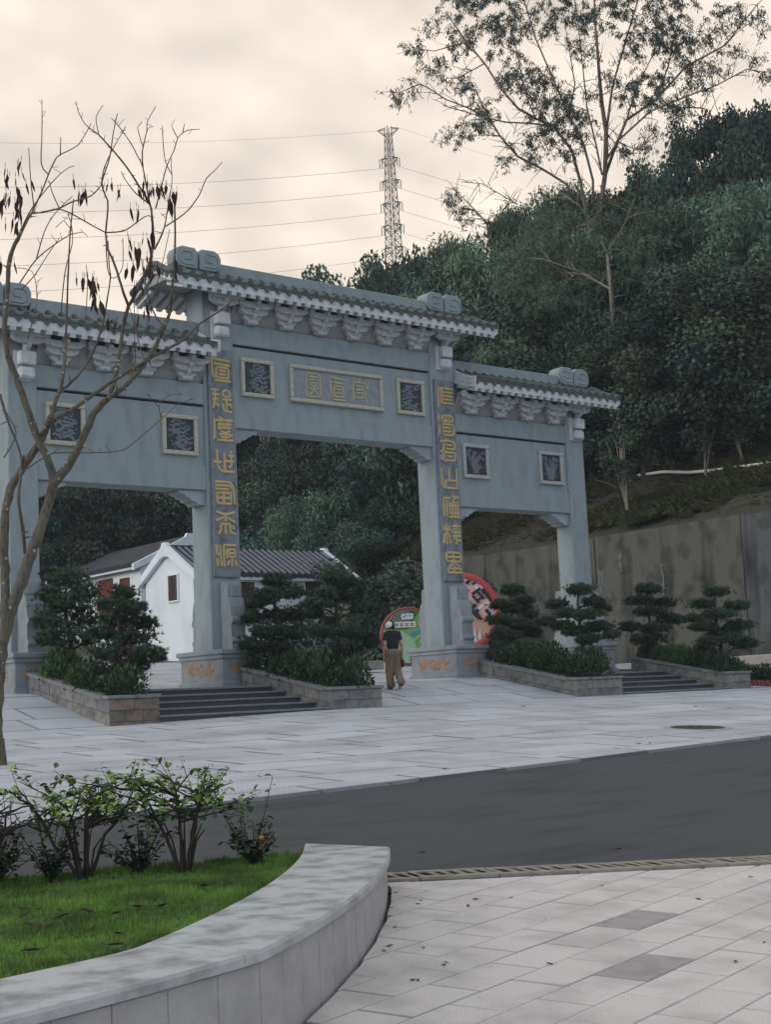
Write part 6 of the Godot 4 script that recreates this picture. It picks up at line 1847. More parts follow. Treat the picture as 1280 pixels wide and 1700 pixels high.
# ------------------------------------------------------------------ hill, concrete wall, houses
func hillside() -> void:
	var b := MB.new()
	var fn := FastNoiseLite.new()
	fn.frequency = 0.09
	var xs := []
	for i in 40:
		xs.append(16.25 + pow(i / 39.0, 1.8) * 150.0)
	var zs := []
	for i in 60:
		zs.append(lerpf(30.0, -160.0, i / 59.0))
	for i in 39:
		for j in 59:
			var p := []
			for q in [[0, 0], [1, 0], [1, 1], [0, 1]]:
				var x: float = xs[i + q[0]]
				var z: float = zs[j + q[1]]
				p.append(Vector3(x, hill(x, z) + fn.get_noise_2d(x * 3, z * 3) * 0.35 * minf(1.0, (x - 16.25)) - 0.05, z))
			b.quad(p[0], p[1], p[2], p[3], Vector3.UP)
	tag(part("hill", b, M.hill, self), "earth slope of the wooded hill above the concrete wall", "", "", "structure")
	b = MB.new()
	for i in 30:
		for j in 16:
			var p := []
			for q in [[0, 0], [1, 0], [1, 1], [0, 1]]:
				var x: float = lerpf(-110.0, 16.25, (i + q[0]) / 30.0)
				var z: float = lerpf(-16.0, -200.0, (j + q[1]) / 16.0)
				p.append(Vector3(x, land(x, z) - 0.03 if z < -16.5 else -0.3, z))
			b.quad(p[0], p[1], p[2], p[3], Vector3.UP)
	for q in [[-60.0, -12.0, -16.0, 0.4], [-60.0, -17.0, 0.4, 13.0]]:
		for i in 10:
			for j in 6:
				var p := []
				for w in [[0, 0], [1, 0], [1, 1], [0, 1]]:
					var x: float = lerpf(q[0], q[1], (i + w[0]) / 10.0)
					var z: float = lerpf(q[2], q[3], (j + w[1]) / 6.0)
					p.append(Vector3(x, land(x, z) + 0.0, z))
				b.quad(p[0], p[1], p[2], p[3], Vector3.UP)
	for j in 8:
		var z0 := lerpf(-3.0, 12.5, j / 8.0)
		var z1 := lerpf(-3.0, 12.5, (j + 1) / 8.0)
		var f := func(z: float) -> float: return 9.6 if z < 3.0 else 12.0
		b.quad(Vector3(f.call(z0), land(10, z0) - 0.01, z0), Vector3(16.2, land(15, z0) - 0.01, z0), Vector3(16.2, land(15, z1) - 0.01, z1), Vector3(f.call(z1), land(10, z1) - 0.01, z1), Vector3.UP)
	tag(part("earth", b, M.far_ground, self), "dark earth and leaf litter round the court and in the bed at the right", "", "", "structure")
	# the wall, in cast lengths
	var w := thing("concrete_retaining_wall", "tall stained concrete retaining wall at the foot of the wooded hill", "wall")
	var z := -18.2
	var i := 0
	for l in [5.6, 5.4, 6.0, 6.2, 6.0]:
		var m := MB.new()
		var top := 4.62 + (0.03 if i % 2 == 0 else 0.0)
		m.box(Vector3(16.28 + (0.012 if i % 2 == 0 else 0.0), top * 0.5 - 0.75, z + l * 0.5), Vector3(0.5, top + 1.5, l - 0.03), 0.02)
		part("wall_panel", m, M.concrete if i < 3 else M.concrete_gray, w)
		z += l
		i += 1
	var k := MB.new()
	k.box(Vector3(15.85, 0.1, 0.0), Vector3(0.32, 0.6, 14.0), 0.03)
	part("footing", k, M.kerb, w)
	rng.seed = 31
	var lm := MB.new()
	for q in 13:
		var zz := rng.randf_range(-9.0, 3.0)
		var y: float = rng.randf_range(2.3, 4.1)
		var h: float = rng.randf_range(0.5, 1.5)
		var poly := PackedVector2Array()
		var n := 9
		for s in n:
			poly.append(Vector2(zz - rng.randf_range(0.015, 0.06) - 0.05 * sin(s * 1.7), y - h * s / (n - 1.0)))
		for s in n:
			poly.append(Vector2(zz + rng.randf_range(0.015, 0.06) + 0.04 * sin(s * 1.1 + q), y - h * (n - 1 - s) / (n - 1.0)))
		lm.prism(poly, 0.0, 0.002, Transform3D(Basis(Vector3(0, 0, 1), Vector3.UP, Vector3(-1, 0, 0)), Vector3(16.028, 0, 0)))
	part("lime_runs", lm, M.lime, w)
	# pipe lying across the slope
	var p := MB.new()
	p.tube([Vector3(21.2, 7.42, -9.6), Vector3(20.6, 7.25, -7.8), Vector3(20.05, 6.95, -6.2), Vector3(19.75, 6.8, -4.8), Vector3(19.5, 6.66, -2.6), Vector3(19.3, 6.62, 1.0)], [0.06, 0.06, 0.06, 0.06, 0.06, 0.06], 8)
	tag(part("white_pipe", p, M.pvc, self), "long white pipe lying across the slope above the concrete wall", "pipe")
	# scalloped brick edging of the bed at the right
	var e := thing("brick_edging", "low red brick edging with a toothed top, by the planter at the far right", "edging")
	for q in 16:
		var bx := MB.new()
		bx.box(Vector3(9.75 + q * 0.115, land(9.8, 3.3 + q * 0.045) + 0.07, 3.3 + q * 0.045), Vector3(0.10, 0.2, 0.06), 0.012, Basis(Vector3.UP, -0.35) * Basis(Vector3(0, 0, 1), 0.35))
		part("brick", bx, M.brick_red, e)

func house(called: String, label: String, x0: float, x1: float, z0: float, z1: float, base: float, eave: float, ridge: float, along_x: bool, windows: Array, cover := "roof_cover") -> void:
	var h := thing(called, label, "house")
	var T := Transform3D.IDENTITY
	var lx := x1 - x0
	var lz := z1 - z0
	# in the house's own axes a runs along the ridge and c across it
	var la := lx if along_x else lz
	var lc := lz if along_x else lx
	if along_x:
		T = Transform3D(Basis.IDENTITY, Vector3((x0 + x1) * 0.5, 0, (z0 + z1) * 0.5))
	else:
		T = Transform3D(Basis(Vector3.UP, PI / 2), Vector3((x0 + x1) * 0.5, 0, (z0 + z1) * 0.5))
	var body := MB.new()
	var pent := PackedVector2Array([Vector2(-lc / 2, base), Vector2(lc / 2, base), Vector2(lc / 2, eave), Vector2(0, ridge - 0.12), Vector2(-lc / 2, eave)])
	body.prism(pent, -la / 2, la / 2, T * Transform3D(Basis(Vector3(0, 0, -1), Vector3.UP, Vector3(1, 0, 0)), Vector3.ZERO))
	part("wall", body, M.white_wall, h)
	var over := 0.36
	var slope := (ridge - eave) / (lc / 2)
	var deck := MB.new()
	for s in [-1.0, 1.0]:
		var a0 := -la / 2 - 0.1
		var a1 := la / 2 + 0.1
		var c := lc / 2 + over
		var ye := eave - slope * over + 0.06
		var p := [T * Vector3(a0, ridge + 0.06, 0), T * Vector3(a1, ridge + 0.06, 0), T * Vector3(a1, ye, s * c), T * Vector3(a0, ye, s * c)]
		deck.slab(p, (T.basis * Vector3(0, 1, s * slope)).normalized(), 0.10, 0.01)
	var roof := part("roof", deck, M.roof_dark, h)
	var n := int(la / 0.28)
	for s in [-1.0, 1.0]:
		var row := MB.new()
		var c := lc / 2 + over
		var ye := eave - slope * over + 0.06
		var up := Vector3(0, 0.05, 0)
		row.tube([Vector3(0, ridge + 0.06, s * 0.1) + up, Vector3(0, ye, s * (c + 0.02)) + up], [0.075, 0.075], 8)
		var rm := row.mesh()
		var tip := MB.new()
		tip.lathe([Vector2(0, 0.02), Vector2(0.085, 0.02), Vector2(0.09, 0.0), Vector2(0.085, -0.02), Vector2(0, -0.02)], 10, Vector3(0, ye + 0.03, s * (c + 0.035)), Basis(Vector3.RIGHT, PI / 2))
		tip.prism(PackedVector2Array([Vector2(0.05, 0.0), Vector2(0.14, -0.14), Vector2(0.23, 0.0)]), -0.012, 0.012, Transform3D(Basis.IDENTITY, Vector3(0, ye + 0.03, s * (c + 0.015))))
		var tm := tip.mesh()
		for i in n + 1:
			var a := -la / 2 + 0.1 + (la - 0.2) * i / n
			var o := part_of("cover_tile", rm, M[cover], roof)
			o.transform = T * Transform3D(Basis.IDENTITY, Vector3(a, 0, 0))
			o = part_of("eave_tile", tm, M.roof_dark, roof)
			o.transform = T * Transform3D(Basis.IDENTITY, Vector3(a, 0, 0))
		var ev := MB.new()
		ev.box(Vector3(0, ye - 0.11, s * (c - 0.08)), Vector3(la + 0.3, 0.12, 0.1), 0.01)
		for v in ev.v.size():
			ev.v[v] = T * ev.v[v]
			ev.n[v] = T.basis * ev.n[v]
		part("eave_board", ev, M.white_wall, h)
	var rb := MB.new()
	rb.box(T * Vector3(0, ridge + 0.14, 0), Vector3(la + 0.3, 0.16, 0.2), 0.03, T.basis)
	part("ridge_tile", rb, M.roof_dark, roof)
	# white verges with a stepped peak
	for s in [-1.0, 1.0]:
		var vg := MB.new()
		var c := lc / 2 + over + 0.06
		var ye := eave - slope * (over + 0.06)
		var poly := PackedVector2Array([Vector2(-c, ye + 0.12), Vector2(-0.22, ridge + 0.14), Vector2(-0.13, ridge + 0.30), Vector2(0.13, ridge + 0.30), Vector2(0.22, ridge + 0.14), Vector2(c, ye + 0.12), Vector2(c, ye - 0.14), Vector2(0.3, ridge - 0.26), Vector2(0, ridge - 0.19), Vector2(-0.3, ridge - 0.26), Vector2(-c, ye - 0.14)])
		vg.prism(poly, -0.08, 0.08, T * Transform3D(Basis(Vector3(0, 0, -1), Vector3.UP, Vector3(1, 0, 0)), Vector3(s * (la / 2 + 0.11), 0, 0)), 0.015)
		part("verge", vg, M.white_wall, h)
	for w in windows:                                  # [centre, width, height, outward normal, material]
		var c: Vector3 = w[0]
		var nn: Vector3 = w[3]
		var side := Vector3.UP.cross(nn)
		var bs := Basis(side, Vector3.UP, nn)
		var fr := MB.new()
		for e in [[0.0, w[2] * 0.5 + 0.03, w[1] + 0.12, 0.06], [0.0, -w[2] * 0.5 - 0.03, w[1] + 0.12, 0.06], [-w[1] * 0.5 - 0.03, 0.0, 0.06, w[2]], [w[1] * 0.5 + 0.03, 0.0, 0.06, w[2]]]:
			fr.box(c + bs * Vector3(e[0], e[1], 0.02), Vector3(e[2], e[3], 0.09), 0.008, bs)
		var win := part("window", fr, M.white_wall if w[4] == "brown_wood" else M[w[4]], h)
		var pn := MB.new()
		pn.box(c, Vector3(w[1], w[2], 0.03), 0.0, bs)
		part("pane", pn, M.glass_dark if w[4] == "glass_dark" else M[w[4]], win)
		var sh := MB.new()
		for k in 2:
			sh.box(c + bs * Vector3((k - 0.5) * w[1] * 0.5, 0, 0.022), Vector3(w[1] * 0.47, w[2] * 0.97, 0.03), 0.006, bs)
			for j in 2:
				sh.box(c + bs * Vector3((k - 0.5) * w[1] * 0.5, (j - 0.5) * w[2] * 0.45, 0.042), Vector3(w[1] * 0.3, w[2] * 0.36, 0.016), 0.004, bs)
		part("shutter", sh, M[w[4]], win)

func houses() -> void:
	house("white_house", "small white house with dark tiled roof and one gable window, directly behind the gateway", 7.0, 13.9, -21.3, -17.95, 0.6, 4.40, 5.30, true, [[Vector3(6.99, 3.92, -19.28), 0.62, 0.9, Vector3.LEFT, "brown_wood"], [Vector3(9.2, 3.3, -17.94), 0.7, 1.5, Vector3.BACK, "brown_wood"], [Vector3(12.2, 3.55, -17.94), 0.8, 1.1, Vector3.BACK, "brown_wood"]])
	house("white_house", "larger white house with red shutters and a long dark roof, behind the small white one", 9.62, 14.2, -34.0, -26.3, 0.8, 5.62, 6.60, false, [[Vector3(9.61, 4.2, -29.25), 1.05, 1.9, Vector3.LEFT, "red_wood"], [Vector3(9.61, 4.55, -27.6), 0.62, 1.0, Vector3.LEFT, "red_wood"], [Vector3(9.61, 2.6, -27.6), 0.9, 1.2, Vector3.LEFT, "red_wood"]], "roof_dark")

# ------------------------------------------------------------------ round boards
func disc(b: MB, c: Vector2, r: float, z: float, a0 := 0.0, a1 := TAU) -> void:
	var n := 40
	for i in n:
		var p := a0 + (a1 - a0) * i / n
		var q := a0 + (a1 - a0) * (i + 1) / n
		b.tri(Vector3(c.x, c.y, z), Vector3(c.x + cos(p) * r, c.y + sin(p) * r, z), Vector3(c.x + cos(q) * r, c.y + sin(q) * r, z), Vector3.BACK)

func sheet(parent: Node, called: String, m: Material, polys: Array, z: float, clip := 0.0) -> void:
	var b := MB.new()
	var circle := PackedVector2Array()
	for i in 48:
		circle.append(Vector2(cos(TAU * i / 48), sin(TAU * i / 48)) * clip)
	for q in polys:
		var p := PackedVector2Array()
		for i in range(0, q.size(), 2):
			p.append(Vector2(q[i], q[i + 1]))
		var cut := [p] if clip == 0.0 else Geometry2D.intersect_polygons(p, circle)
		for c in cut:
			b.prism(c, z - 0.003, z)
	part(called, b, m, parent)

func boards() -> void:
	var t := thing("round_map_board", "round board with a green map and a dark red rim, behind the walking person", "sign", Vector3(5.93, 1.30, -5.0), "", -0.5)
	var b := MB.new()
	b.lathe([Vector2(0, 0.05), Vector2(0.74, 0.05), Vector2(0.74, -0.05), Vector2(0, -0.05)], 48, Vector3.ZERO, Basis(Vector3.RIGHT, PI / 2))
	part("face", b, M.board_green, t)
	b = MB.new()
	var ring := []
	var rr := []
	for i in 49:
		ring.append(Vector3(cos(TAU * i / 48) * 0.77, sin(TAU * i / 48) * 0.77, 0))
		rr.append(0.05)
	b.tube(ring, rr, 8)
	part("rim", b, M.dull_red_ring, t)
	b = MB.new()
	for x in [-0.35, 0.35]:
		b.box(Vector3(x, -0.85, -0.08), Vector3(0.08, 1.0, 0.06), 0.01)
	part("post", b, M.steel, t)
	var st := []
	for i in 12:
		var x := -0.9 + i * 0.075
		st.append([x, 0.2, x + 0.04, 0.2, x + 0.44, 0.8, x + 0.40, 0.8])
	sheet(t, "print", M.board_grey, [[-0.8, 0.24, -0.05, 0.24, 0.05, 0.45, 0.0, 0.8, -0.8, 0.8]], 0.058, 0.73)
	sheet(t, "stripes", M.board_black, st, 0.063, 0.73)
	sheet(t, "mint_field", M.board_mint, [[-0.8, 0.2, -0.2, 0.15, 0.1, -0.05, 0.2, -0.35, 0.05, -0.8, -0.8, -0.8]], 0.058, 0.73)
	sheet(t, "lake", M.board_blue, [[0.02, -0.03, 0.2, 0.06, 0.42, 0.08, 0.52, 0.2, 0.46, 0.24, 0.25, 0.16, 0.05, 0.1]], 0.062, 0.73)
	sheet(t, "paths", M.board_mint, [[0.1, -0.1, 0.3, 0.05, 0.33, 0.02, 0.14, -0.16], [0.3, 0.04, 0.36, 0.03, 0.42, -0.5, 0.38, -0.5], [0.3, -0.52, 0.6, -0.45, 0.6, -0.49, 0.3, -0.57]], 0.066, 0.73)
	sheet(t, "dark_foot", M.board_dark_green, [[0.0, -0.8, 0.0, -0.55, 0.2, -0.45, 0.45, -0.55, 0.6, -0.8]], 0.07, 0.73)
	sheet(t, "label_plate", M.board_white, [[-0.18, 0.47, 0.12, 0.47, 0.14, 0.5, 0.14, 0.6, 0.12, 0.63, -0.18, 0.63, -0.2, 0.6, -0.2, 0.5], [-0.44, 0.25, 0.18, 0.25, 0.2, 0.28, 0.2, 0.38, 0.18, 0.41, -0.44, 0.41, -0.46, 0.38, -0.46, 0.28]], 0.07)
	var marks := []
	for i in 4:
		var x := -0.39 + i * 0.145
		marks.append([x, 0.29, x + 0.09, 0.29, x + 0.09, 0.31, x, 0.31])
		marks.append([x, 0.34, x + 0.09, 0.34, x + 0.09, 0.36, x, 0.36])
		marks.append([x + 0.035, 0.315, x + 0.055, 0.315, x + 0.055, 0.335, x + 0.035, 0.335])
	marks.append([-0.14, 0.53, -0.04, 0.57, -0.04, 0.59, -0.15, 0.55])
	marks.append([0.02, 0.55, 0.08, 0.55, 0.08, 0.57, 0.02, 0.57])
	sheet(t, "lettering", M.board_black, marks, 0.075)

	t = thing("round_red_board", "round pink and black board with a thick bright red rim, right of the second pillar", "sign", Vector3(7.9, 1.97, -5.0), "", -0.75)
	b = MB.new()
	b.lathe([Vector2(0, 0.05), Vector2(1.0, 0.05), Vector2(1.0, -0.05), Vector2(0, -0.05)], 48, Vector3.ZERO, Basis(Vector3.RIGHT, PI / 2))
	part("face", b, M.board_pink, t)
	b = MB.new()
	ring.clear()
	rr.clear()
	for i in 49:
		ring.append(Vector3(cos(TAU * i / 48) * 1.04, sin(TAU * i / 48) * 1.04, 0))
		rr.append(0.1)
	b.tube(ring, rr, 8)
	part("rim", b, M.red_ring, t)
	b = MB.new()
	for x in [-0.4, 0.4]:
		b.box(Vector3(x, -1.4, -0.1), Vector3(0.1, 1.4, 0.08), 0.01)
	part("post", b, M.steel, t)
	sheet(t, "salmon_field", M.board_salmon, [[-1, -1, 1, -1, 1, -0.25, -1, 0.1]], 0.058, 0.95)
	rng.seed = 12
	var bl := []
	var wh := []
	for i in 60:
		var x: float = rng.randf_range(-0.5, 0.85)
		var y: float = rng.randf_range(-0.05, 0.85)
		var a: float = [0.7, -0.85][i % 2] + rng.randf_range(-0.15, 0.15)
		var d := Vector2(cos(a), sin(a)) * rng.randf_range(0.12, 0.32)
		var w := d.orthogonal().normalized() * rng.randf_range(0.06, 0.11)
		(bl if i % 3 else wh).append([x, y, x + d.x, y + d.y, x + d.x + w.x, y + d.y + w.y, x + w.x, y + w.y])
	sheet(t, "white_strokes", M.board_white, wh, 0.062, 0.95)
	b = MB.new()
	for i in bl.size():
		sheet(t, "black_stroke", M.board_black, [bl[i]], 0.064 + i * 0.0012, 0.95)
	var reed := []
	for i in 6:
		var x := -0.1 + i * 0.14
		reed.append([x, -0.9, x + 0.09, -0.9, x + 0.05, -0.35 - 0.1 * (i % 3)])
	sheet(t, "white_reeds", M.board_white, reed, 0.06, 0.95)
	var kb := MB.new()
	kb.box(Vector3(4.6, 0.55, -5.6), Vector3(1.4, 0.24, 0.5), 0.02)
	tag(part("low_stone_kerb", kb, M.kerb, self), "short pale stone kerb behind the walking person", "kerb")

# ------------------------------------------------------------------ pylon and lines
func pylon() -> void:
	var base := Vector3(76.9, 36.0, -89.2)
	var H := 25.2
	var t := thing("lattice_pylon", "tall steel lattice pylon standing on the hill behind the gateway", "pylon", base, "", deg_to_rad(-8))
	var half := func(y: float) -> float: return lerpf(0.95, 0.26, clampf(y / (H - 1.0), 0, 1))
	var corner := func(k: int, y: float) -> Vector3:
		var h: float = half.call(y)
		return Vector3(h if k in [0, 1] else -h, y, h if k in [1, 2] else -h)
	for k in 4:
		var b := MB.new()
		b.tube([corner.call(k, 0.0), corner.call(k, H)], [0.07, 0.05], 5)
		part("leg", b, M.steel, t)
	var lat := MB.new()
	var y := 0.0
	while y < H - 0.9:
		var dy: float = maxf(0.9, half.call(y) * 1.5)
		for k in 4:
			var j := (k + 1) % 4
			lat.tube([corner.call(k, y), corner.call(j, y + dy)], [0.028, 0.028], 4)
			lat.tube([corner.call(j, y), corner.call(k, y + dy)], [0.028, 0.028], 4)
			lat.tube([corner.call(k, y + dy), corner.call(j, y + dy)], [0.028, 0.028], 4)
		y += dy
	part("lattice", lat, M.steel, t)
	# arms lie across the line, which runs away to the left and right
	var ad := Vector3(0.72, 0, 0.69)
	var tips := []
	var lv := [24.9, 21.6, 19.1, 16.6, 14.1, 11.6]
	for i in lv.size():
		for s in [-1.0, 1.0]:
			var l: float = 1.2 if i == 0 else 0.92 + 0.04 * i
			var tip: Vector3 = ad * s * l + Vector3(0, lv[i], 0)
			var b := MB.new()
			for q in [0.25, -0.25]:
				var side: Vector3 = Vector3(-ad.z, 0, ad.x) * float(q)
				b.tube([ad * s * 0.3 + side + Vector3(0, lv[i] + 0.1, 0), tip], [0.05, 0.04], 4)
				b.tube([ad * s * 0.3 + side + Vector3(0, lv[i] - 0.75, 0), tip], [0.045, 0.04], 4)
			for q in 3:
				var f := 0.3 + 0.2 * q
				b.tube([ad * s * l * f + Vector3(0, lv[i] + 0.05, 0), ad * s * l * (f + 0.1) + Vector3(0, lv[i] - 0.7 * (1.0 - f - 0.1), 0)], [0.03, 0.03], 4)
			part("arm", b, M.steel, t)
			if i > 0:
				var ins := MB.new()
				for q in [-0.16, 0.16]:
					var o := Vector3(q, 0, 0)
					ins.tube([tip + o, tip + o + Vector3(0, -1.0, 0)], [0.05, 0.05], 5)
				part("insulator", ins, M.steel, t)
			tips.append([tip + Vector3(0, -1.0 if i > 0 else 0.0, 0), s])
	var n := 0
	for q in tips:
		var tw: Vector3 = t.transform * (q[0] as Vector3)
		for dirn in 2:
			if (dirn == 0 and q[1] > 0) or (dirn == 1 and q[1] < 0):
				continue
			var far := tw + (Vector3(-118, -13.5, -14) if dirn == 0 else Vector3(60, -14, 30))
			var pts := []
			var rr := []
			for k in 25:
				var f := k / 24.0
				pts.append(tw.lerp(far, f) + Vector3(0, -4.2 * 4.0 * f * (1.0 - f) * (1.0 if dirn == 0 else 0.3), 0))
				rr.append(0.012 if n < 2 else 0.017)
			var b := MB.new()
			b.tube(pts, rr, 4)
			tag(part("power_line", b, M.wire, self), "thin power line running %s from the pylon, %s from the top" % ["left" if dirn == 0 else "right", ordinal(n / 2)], "cable", "power lines from the pylon")
			n += 1

# ------------------------------------------------------------------ a person
func field(bones: Array, cell: float, k: float) -> MB:    # joins tapered capsules [a, b, ra, rb] with a smooth minimum and meshes the surface
	var lo := Vector3(1e9, 1e9, 1e9)
	var hi := -lo
	for q in bones:
		for e in 2:
			var r := Vector3.ONE * (float(q[2 + e]) + cell * 3.0)
			lo = lo.min((q[e] as Vector3) - r)
			hi = hi.max((q[e] as Vector3) + r)
	var nx := int(ceil((hi.x - lo.x) / cell)) + 1
	var ny := int(ceil((hi.y - lo.y) / cell)) + 1
	var nz := int(ceil((hi.z - lo.z) / cell)) + 1
	var d := PackedFloat32Array()
	d.resize(nx * ny * nz)
	d.fill(1.0)
	for q in bones:
		var a: Vector3 = q[0]
		var ab: Vector3 = q[1] - q[0]
		var l2 := maxf(ab.length_squared(), 1e-9)
		var rm: float = maxf(q[2], q[3]) + maxf(k * 1.5, cell * 2.5)
		var b0 := (a.min(q[1]) - Vector3.ONE * rm - lo) / cell
		var b1 := (a.max(q[1]) + Vector3.ONE * rm - lo) / cell
		var sq: Vector3 = q[4] if q.size() > 4 else Vector3.ONE
		for z in range(maxi(0, int(b0.z)), mini(nz, int(b1.z) + 2)):
			for y in range(maxi(0, int(b0.y)), mini(ny, int(b1.y) + 2)):
				for x in range(maxi(0, int(b0.x)), mini(nx, int(b1.x) + 2)):
					var p := lo + Vector3(x, y, z) * cell
					var t := clampf((p - a).dot(ab) / l2, 0.0, 1.0)
					var v := (p - a - ab * t) / sq
					var s := v.length() - lerpf(q[2], q[3], t)
					var id := (z * ny + y) * nx + x
					var o := d[id]
					var h: float = maxf(k - absf(s - o), 0.0) / k
					d[id] = minf(s, o) - h * h * k * 0.25
	var b := MB.new()
	var vid := {}
	var pos := []
	var nor := []
	for z in nz - 1:
		for y in ny - 1:
			for x in nx - 1:
				var id := (z * ny + y) * nx + x
				var c := [d[id], d[id + 1], d[id + nx], d[id + nx + 1], d[id + nx * ny], d[id + nx * ny + 1], d[id + nx * ny + nx], d[id + nx * ny + nx + 1]]
				var neg := 0
				for q in c:
					if q < 0.0:
						neg += 1
				if neg == 0 or neg == 8:
					continue
				var sum := Vector3.ZERO
				var cnt := 0
				for e in [[0, 1], [2, 3], [4, 5], [6, 7], [0, 2], [1, 3], [4, 6], [5, 7], [0, 4], [1, 5], [2, 6], [3, 7]]:
					var u: float = c[e[0]]
					var w: float = c[e[1]]
					if (u < 0.0) != (w < 0.0):
						var f := u / (u - w)
						var pa := Vector3(e[0] & 1, (e[0] >> 1) & 1, e[0] >> 2)
						var pb := Vector3(e[1] & 1, (e[1] >> 1) & 1, e[1] >> 2)
						sum += pa.lerp(pb, f)
						cnt += 1
				vid[id] = pos.size()
				pos.append(lo + (Vector3(x, y, z) + sum / cnt) * cell)
				nor.append(Vector3(c[1] + c[3] + c[5] + c[7] - c[0] - c[2] - c[4] - c[6], c[2] + c[3] + c[6] + c[7] - c[0] - c[1] - c[4] - c[5], c[4] + c[5] + c[6] + c[7] - c[0] - c[1] - c[2] - c[3]).normalized())
	var st := [1, nx, nx * ny]
	for z in range(1, nz - 1):
		for y in range(1, ny - 1):
			for x in range(1, nx - 1):
				var id := (z * ny + y) * nx + x
				for ax in 3:
					var o: float = d[id]
					var w: float = d[id + st[ax]]
					if (o < 0.0) == (w < 0.0):
						continue
					var s1: int = st[(ax + 1) % 3]
					var s2: int = st[(ax + 2) % 3]
					var ids := [id, id - s1, id - s1 - s2, id - s2]
					if vid.has(ids[0]) and vid.has(ids[1]) and vid.has(ids[2]) and vid.has(ids[3]):
						var pp := []
						var nn := []
						for i in ids:
							pp.append(pos[vid[i]])
							nn.append(nor[vid[i]])
						b.squad(pp, nn)
	return b

func person() -> void:
	var t := thing("person", "person seen from behind in black top and loose brown trousers, walking up the ramp", "person", Vector3(-0.34, land(-0.34, 1.95) + 0.03, 1.95), "", deg_to_rad(-20))
	t.scale = Vector3.ONE * 0.9
	var V := func(x: float, y: float, z: float) -> Vector3: return Vector3(x, y, z)
	# joints; facing -z, so her right is +x
	var neck := Vector3(0, 1.37, 0.0)
	var head := Vector3(-0.012, 1.495, -0.035)
	var sh := [Vector3(-0.15, 1.305, 0.0), Vector3(0.15, 1.305, 0.0)]
	var el := [Vector3(-0.205, 1.05, 0.02), Vector3(0.21, 1.05, 0.03)]
	var wr := [Vector3(-0.215, 0.835, -0.045), Vector3(0.235, 0.84, -0.02)]
	var hp := [Vector3(-0.085, 0.84, 0), Vector3(0.085, 0.84, 0)]
	var kn := [Vector3(-0.085, 0.46, -0.05), Vector3(0.085, 0.46, 0.0)]
	var an := [Vector3(-0.085, 0.085, -0.04), Vector3(0.085, 0.15, 0.21)]
	var toe := [Vector3(-0.09, 0.04, -0.19), Vector3(0.09, 0.04, 0.10)]
	var bones := [[Vector3(0, 0.9, 0), Vector3(0, 1.08, -0.005), 0.125, 0.11, Vector3(1.15, 1, 0.8)], [Vector3(0, 1.08, -0.005), Vector3(0, 1.26, 0.0), 0.11, 0.125, Vector3(1.2, 1, 0.8)], [sh[0], sh[1], 0.055, 0.055], [Vector3(0, 1.28, 0), neck, 0.07, 0.05], [neck, head + Vector3(0, -0.04, 0), 0.048, 0.05],
		[head + Vector3(0, -0.01, 0.02), head + Vector3(0, 0.02, 0.015), 0.088, 0.09, Vector3(0.9, 1.05, 1.0)], [head + Vector3(0, -0.07, -0.045), head + Vector3(0, -0.03, -0.03), 0.042, 0.06], [head + Vector3(0, -0.02, -0.10), head + Vector3(0, 0.01, -0.09), 0.014, 0.009]]
	for s in 2:
		bones.append([sh[s], el[s], 0.05, 0.037])
		bones.append([el[s], wr[s], 0.037, 0.025])
		bones.append([hp[s], kn[s], 0.085, 0.055])
		bones.append([kn[s], an[s], 0.055, 0.036])
		bones.append([an[s], toe[s], 0.036, 0.024])
		var hd: Vector3 = head + Vector3(-0.082 if s == 0 else 0.082, -0.01, 0.01)
		bones.append([hd + Vector3(0, -0.02, 0), hd + Vector3(0, 0.02, 0.005), 0.012, 0.016])
	var body := field(bones, 0.014, 0.035)
	# hands, each with a palm, four fingers and a thumb
	for s in 2:
		var w: Vector3 = wr[s]
		var o := -1.0 if s == 0 else 1.0
		var down := Vector3(0.02 * o, -1, -0.18).normalized()
		var fw := Vector3(0, -0.15, -1).normalized()
		var inw := Vector3(-o, 0, 0)
		var hb := [[w, w + down * 0.085, 0.024, 0.027, Vector3(0.7, 1, 1.15)]]
		for f in 4:
			var root := w + down * 0.085 + fw * (0.026 - 0.017 * f)
			var l: float = [0.066, 0.074, 0.069, 0.054][f]
			var m := root + down * l * 0.5 + inw * 0.008
			var e := m + down * l * 0.42 + inw * 0.024
			hb.append([root, m, 0.0088, 0.008])
			hb.append([m, e, 0.008, 0.0065])
		var th := w + down * 0.025 + fw * 0.026
		hb.append([th, th + down * 0.03 + fw * 0.022 + inw * 0.008, 0.011, 0.0095])
		hb.append([th + down * 0.03 + fw * 0.022 + inw * 0.008, th + down * 0.058 + fw * 0.022 + inw * 0.02, 0.0095, 0.007])
		var hm := field(hb, 0.0055, 0.008)
		body.v.append_array(hm.v)
		body.n.append_array(hm.n)
		body.c.append_array(hm.c)
	part("body", body, M.skin, t)
	var eye := MB.new()
	for s in [-1.0, 1.0]:
		eye.lathe([Vector2(0, 0.008), Vector2(0.011, 0.003), Vector2(0.011, -0.004), Vector2(0, -0.008)], 8, head + Vector3(s * 0.03, 0.008, -0.079))
	part("eyes", eye, M.hair, t)
	var top := [[Vector3(0, 1.0, 0), Vector3(0, 1.1, 0), 0.125, 0.122, Vector3(1.15, 1, 0.85)], [Vector3(0, 1.1, 0), Vector3(0, 1.26, 0), 0.122, 0.138, Vector3(1.18, 1, 0.85)], [sh[0] + Vector3(0.02, 0, 0), sh[1] - Vector3(0.02, 0, 0), 0.068, 0.068], [Vector3(0, 1.3, 0), Vector3(0, 1.35, 0), 0.075, 0.062]]
	for s in 2:
		top.append([sh[s], (sh[s] as Vector3).lerp(el[s], 0.42), 0.066, 0.064])
	part("top", field(top, 0.013, 0.03), M.black_cloth, t)
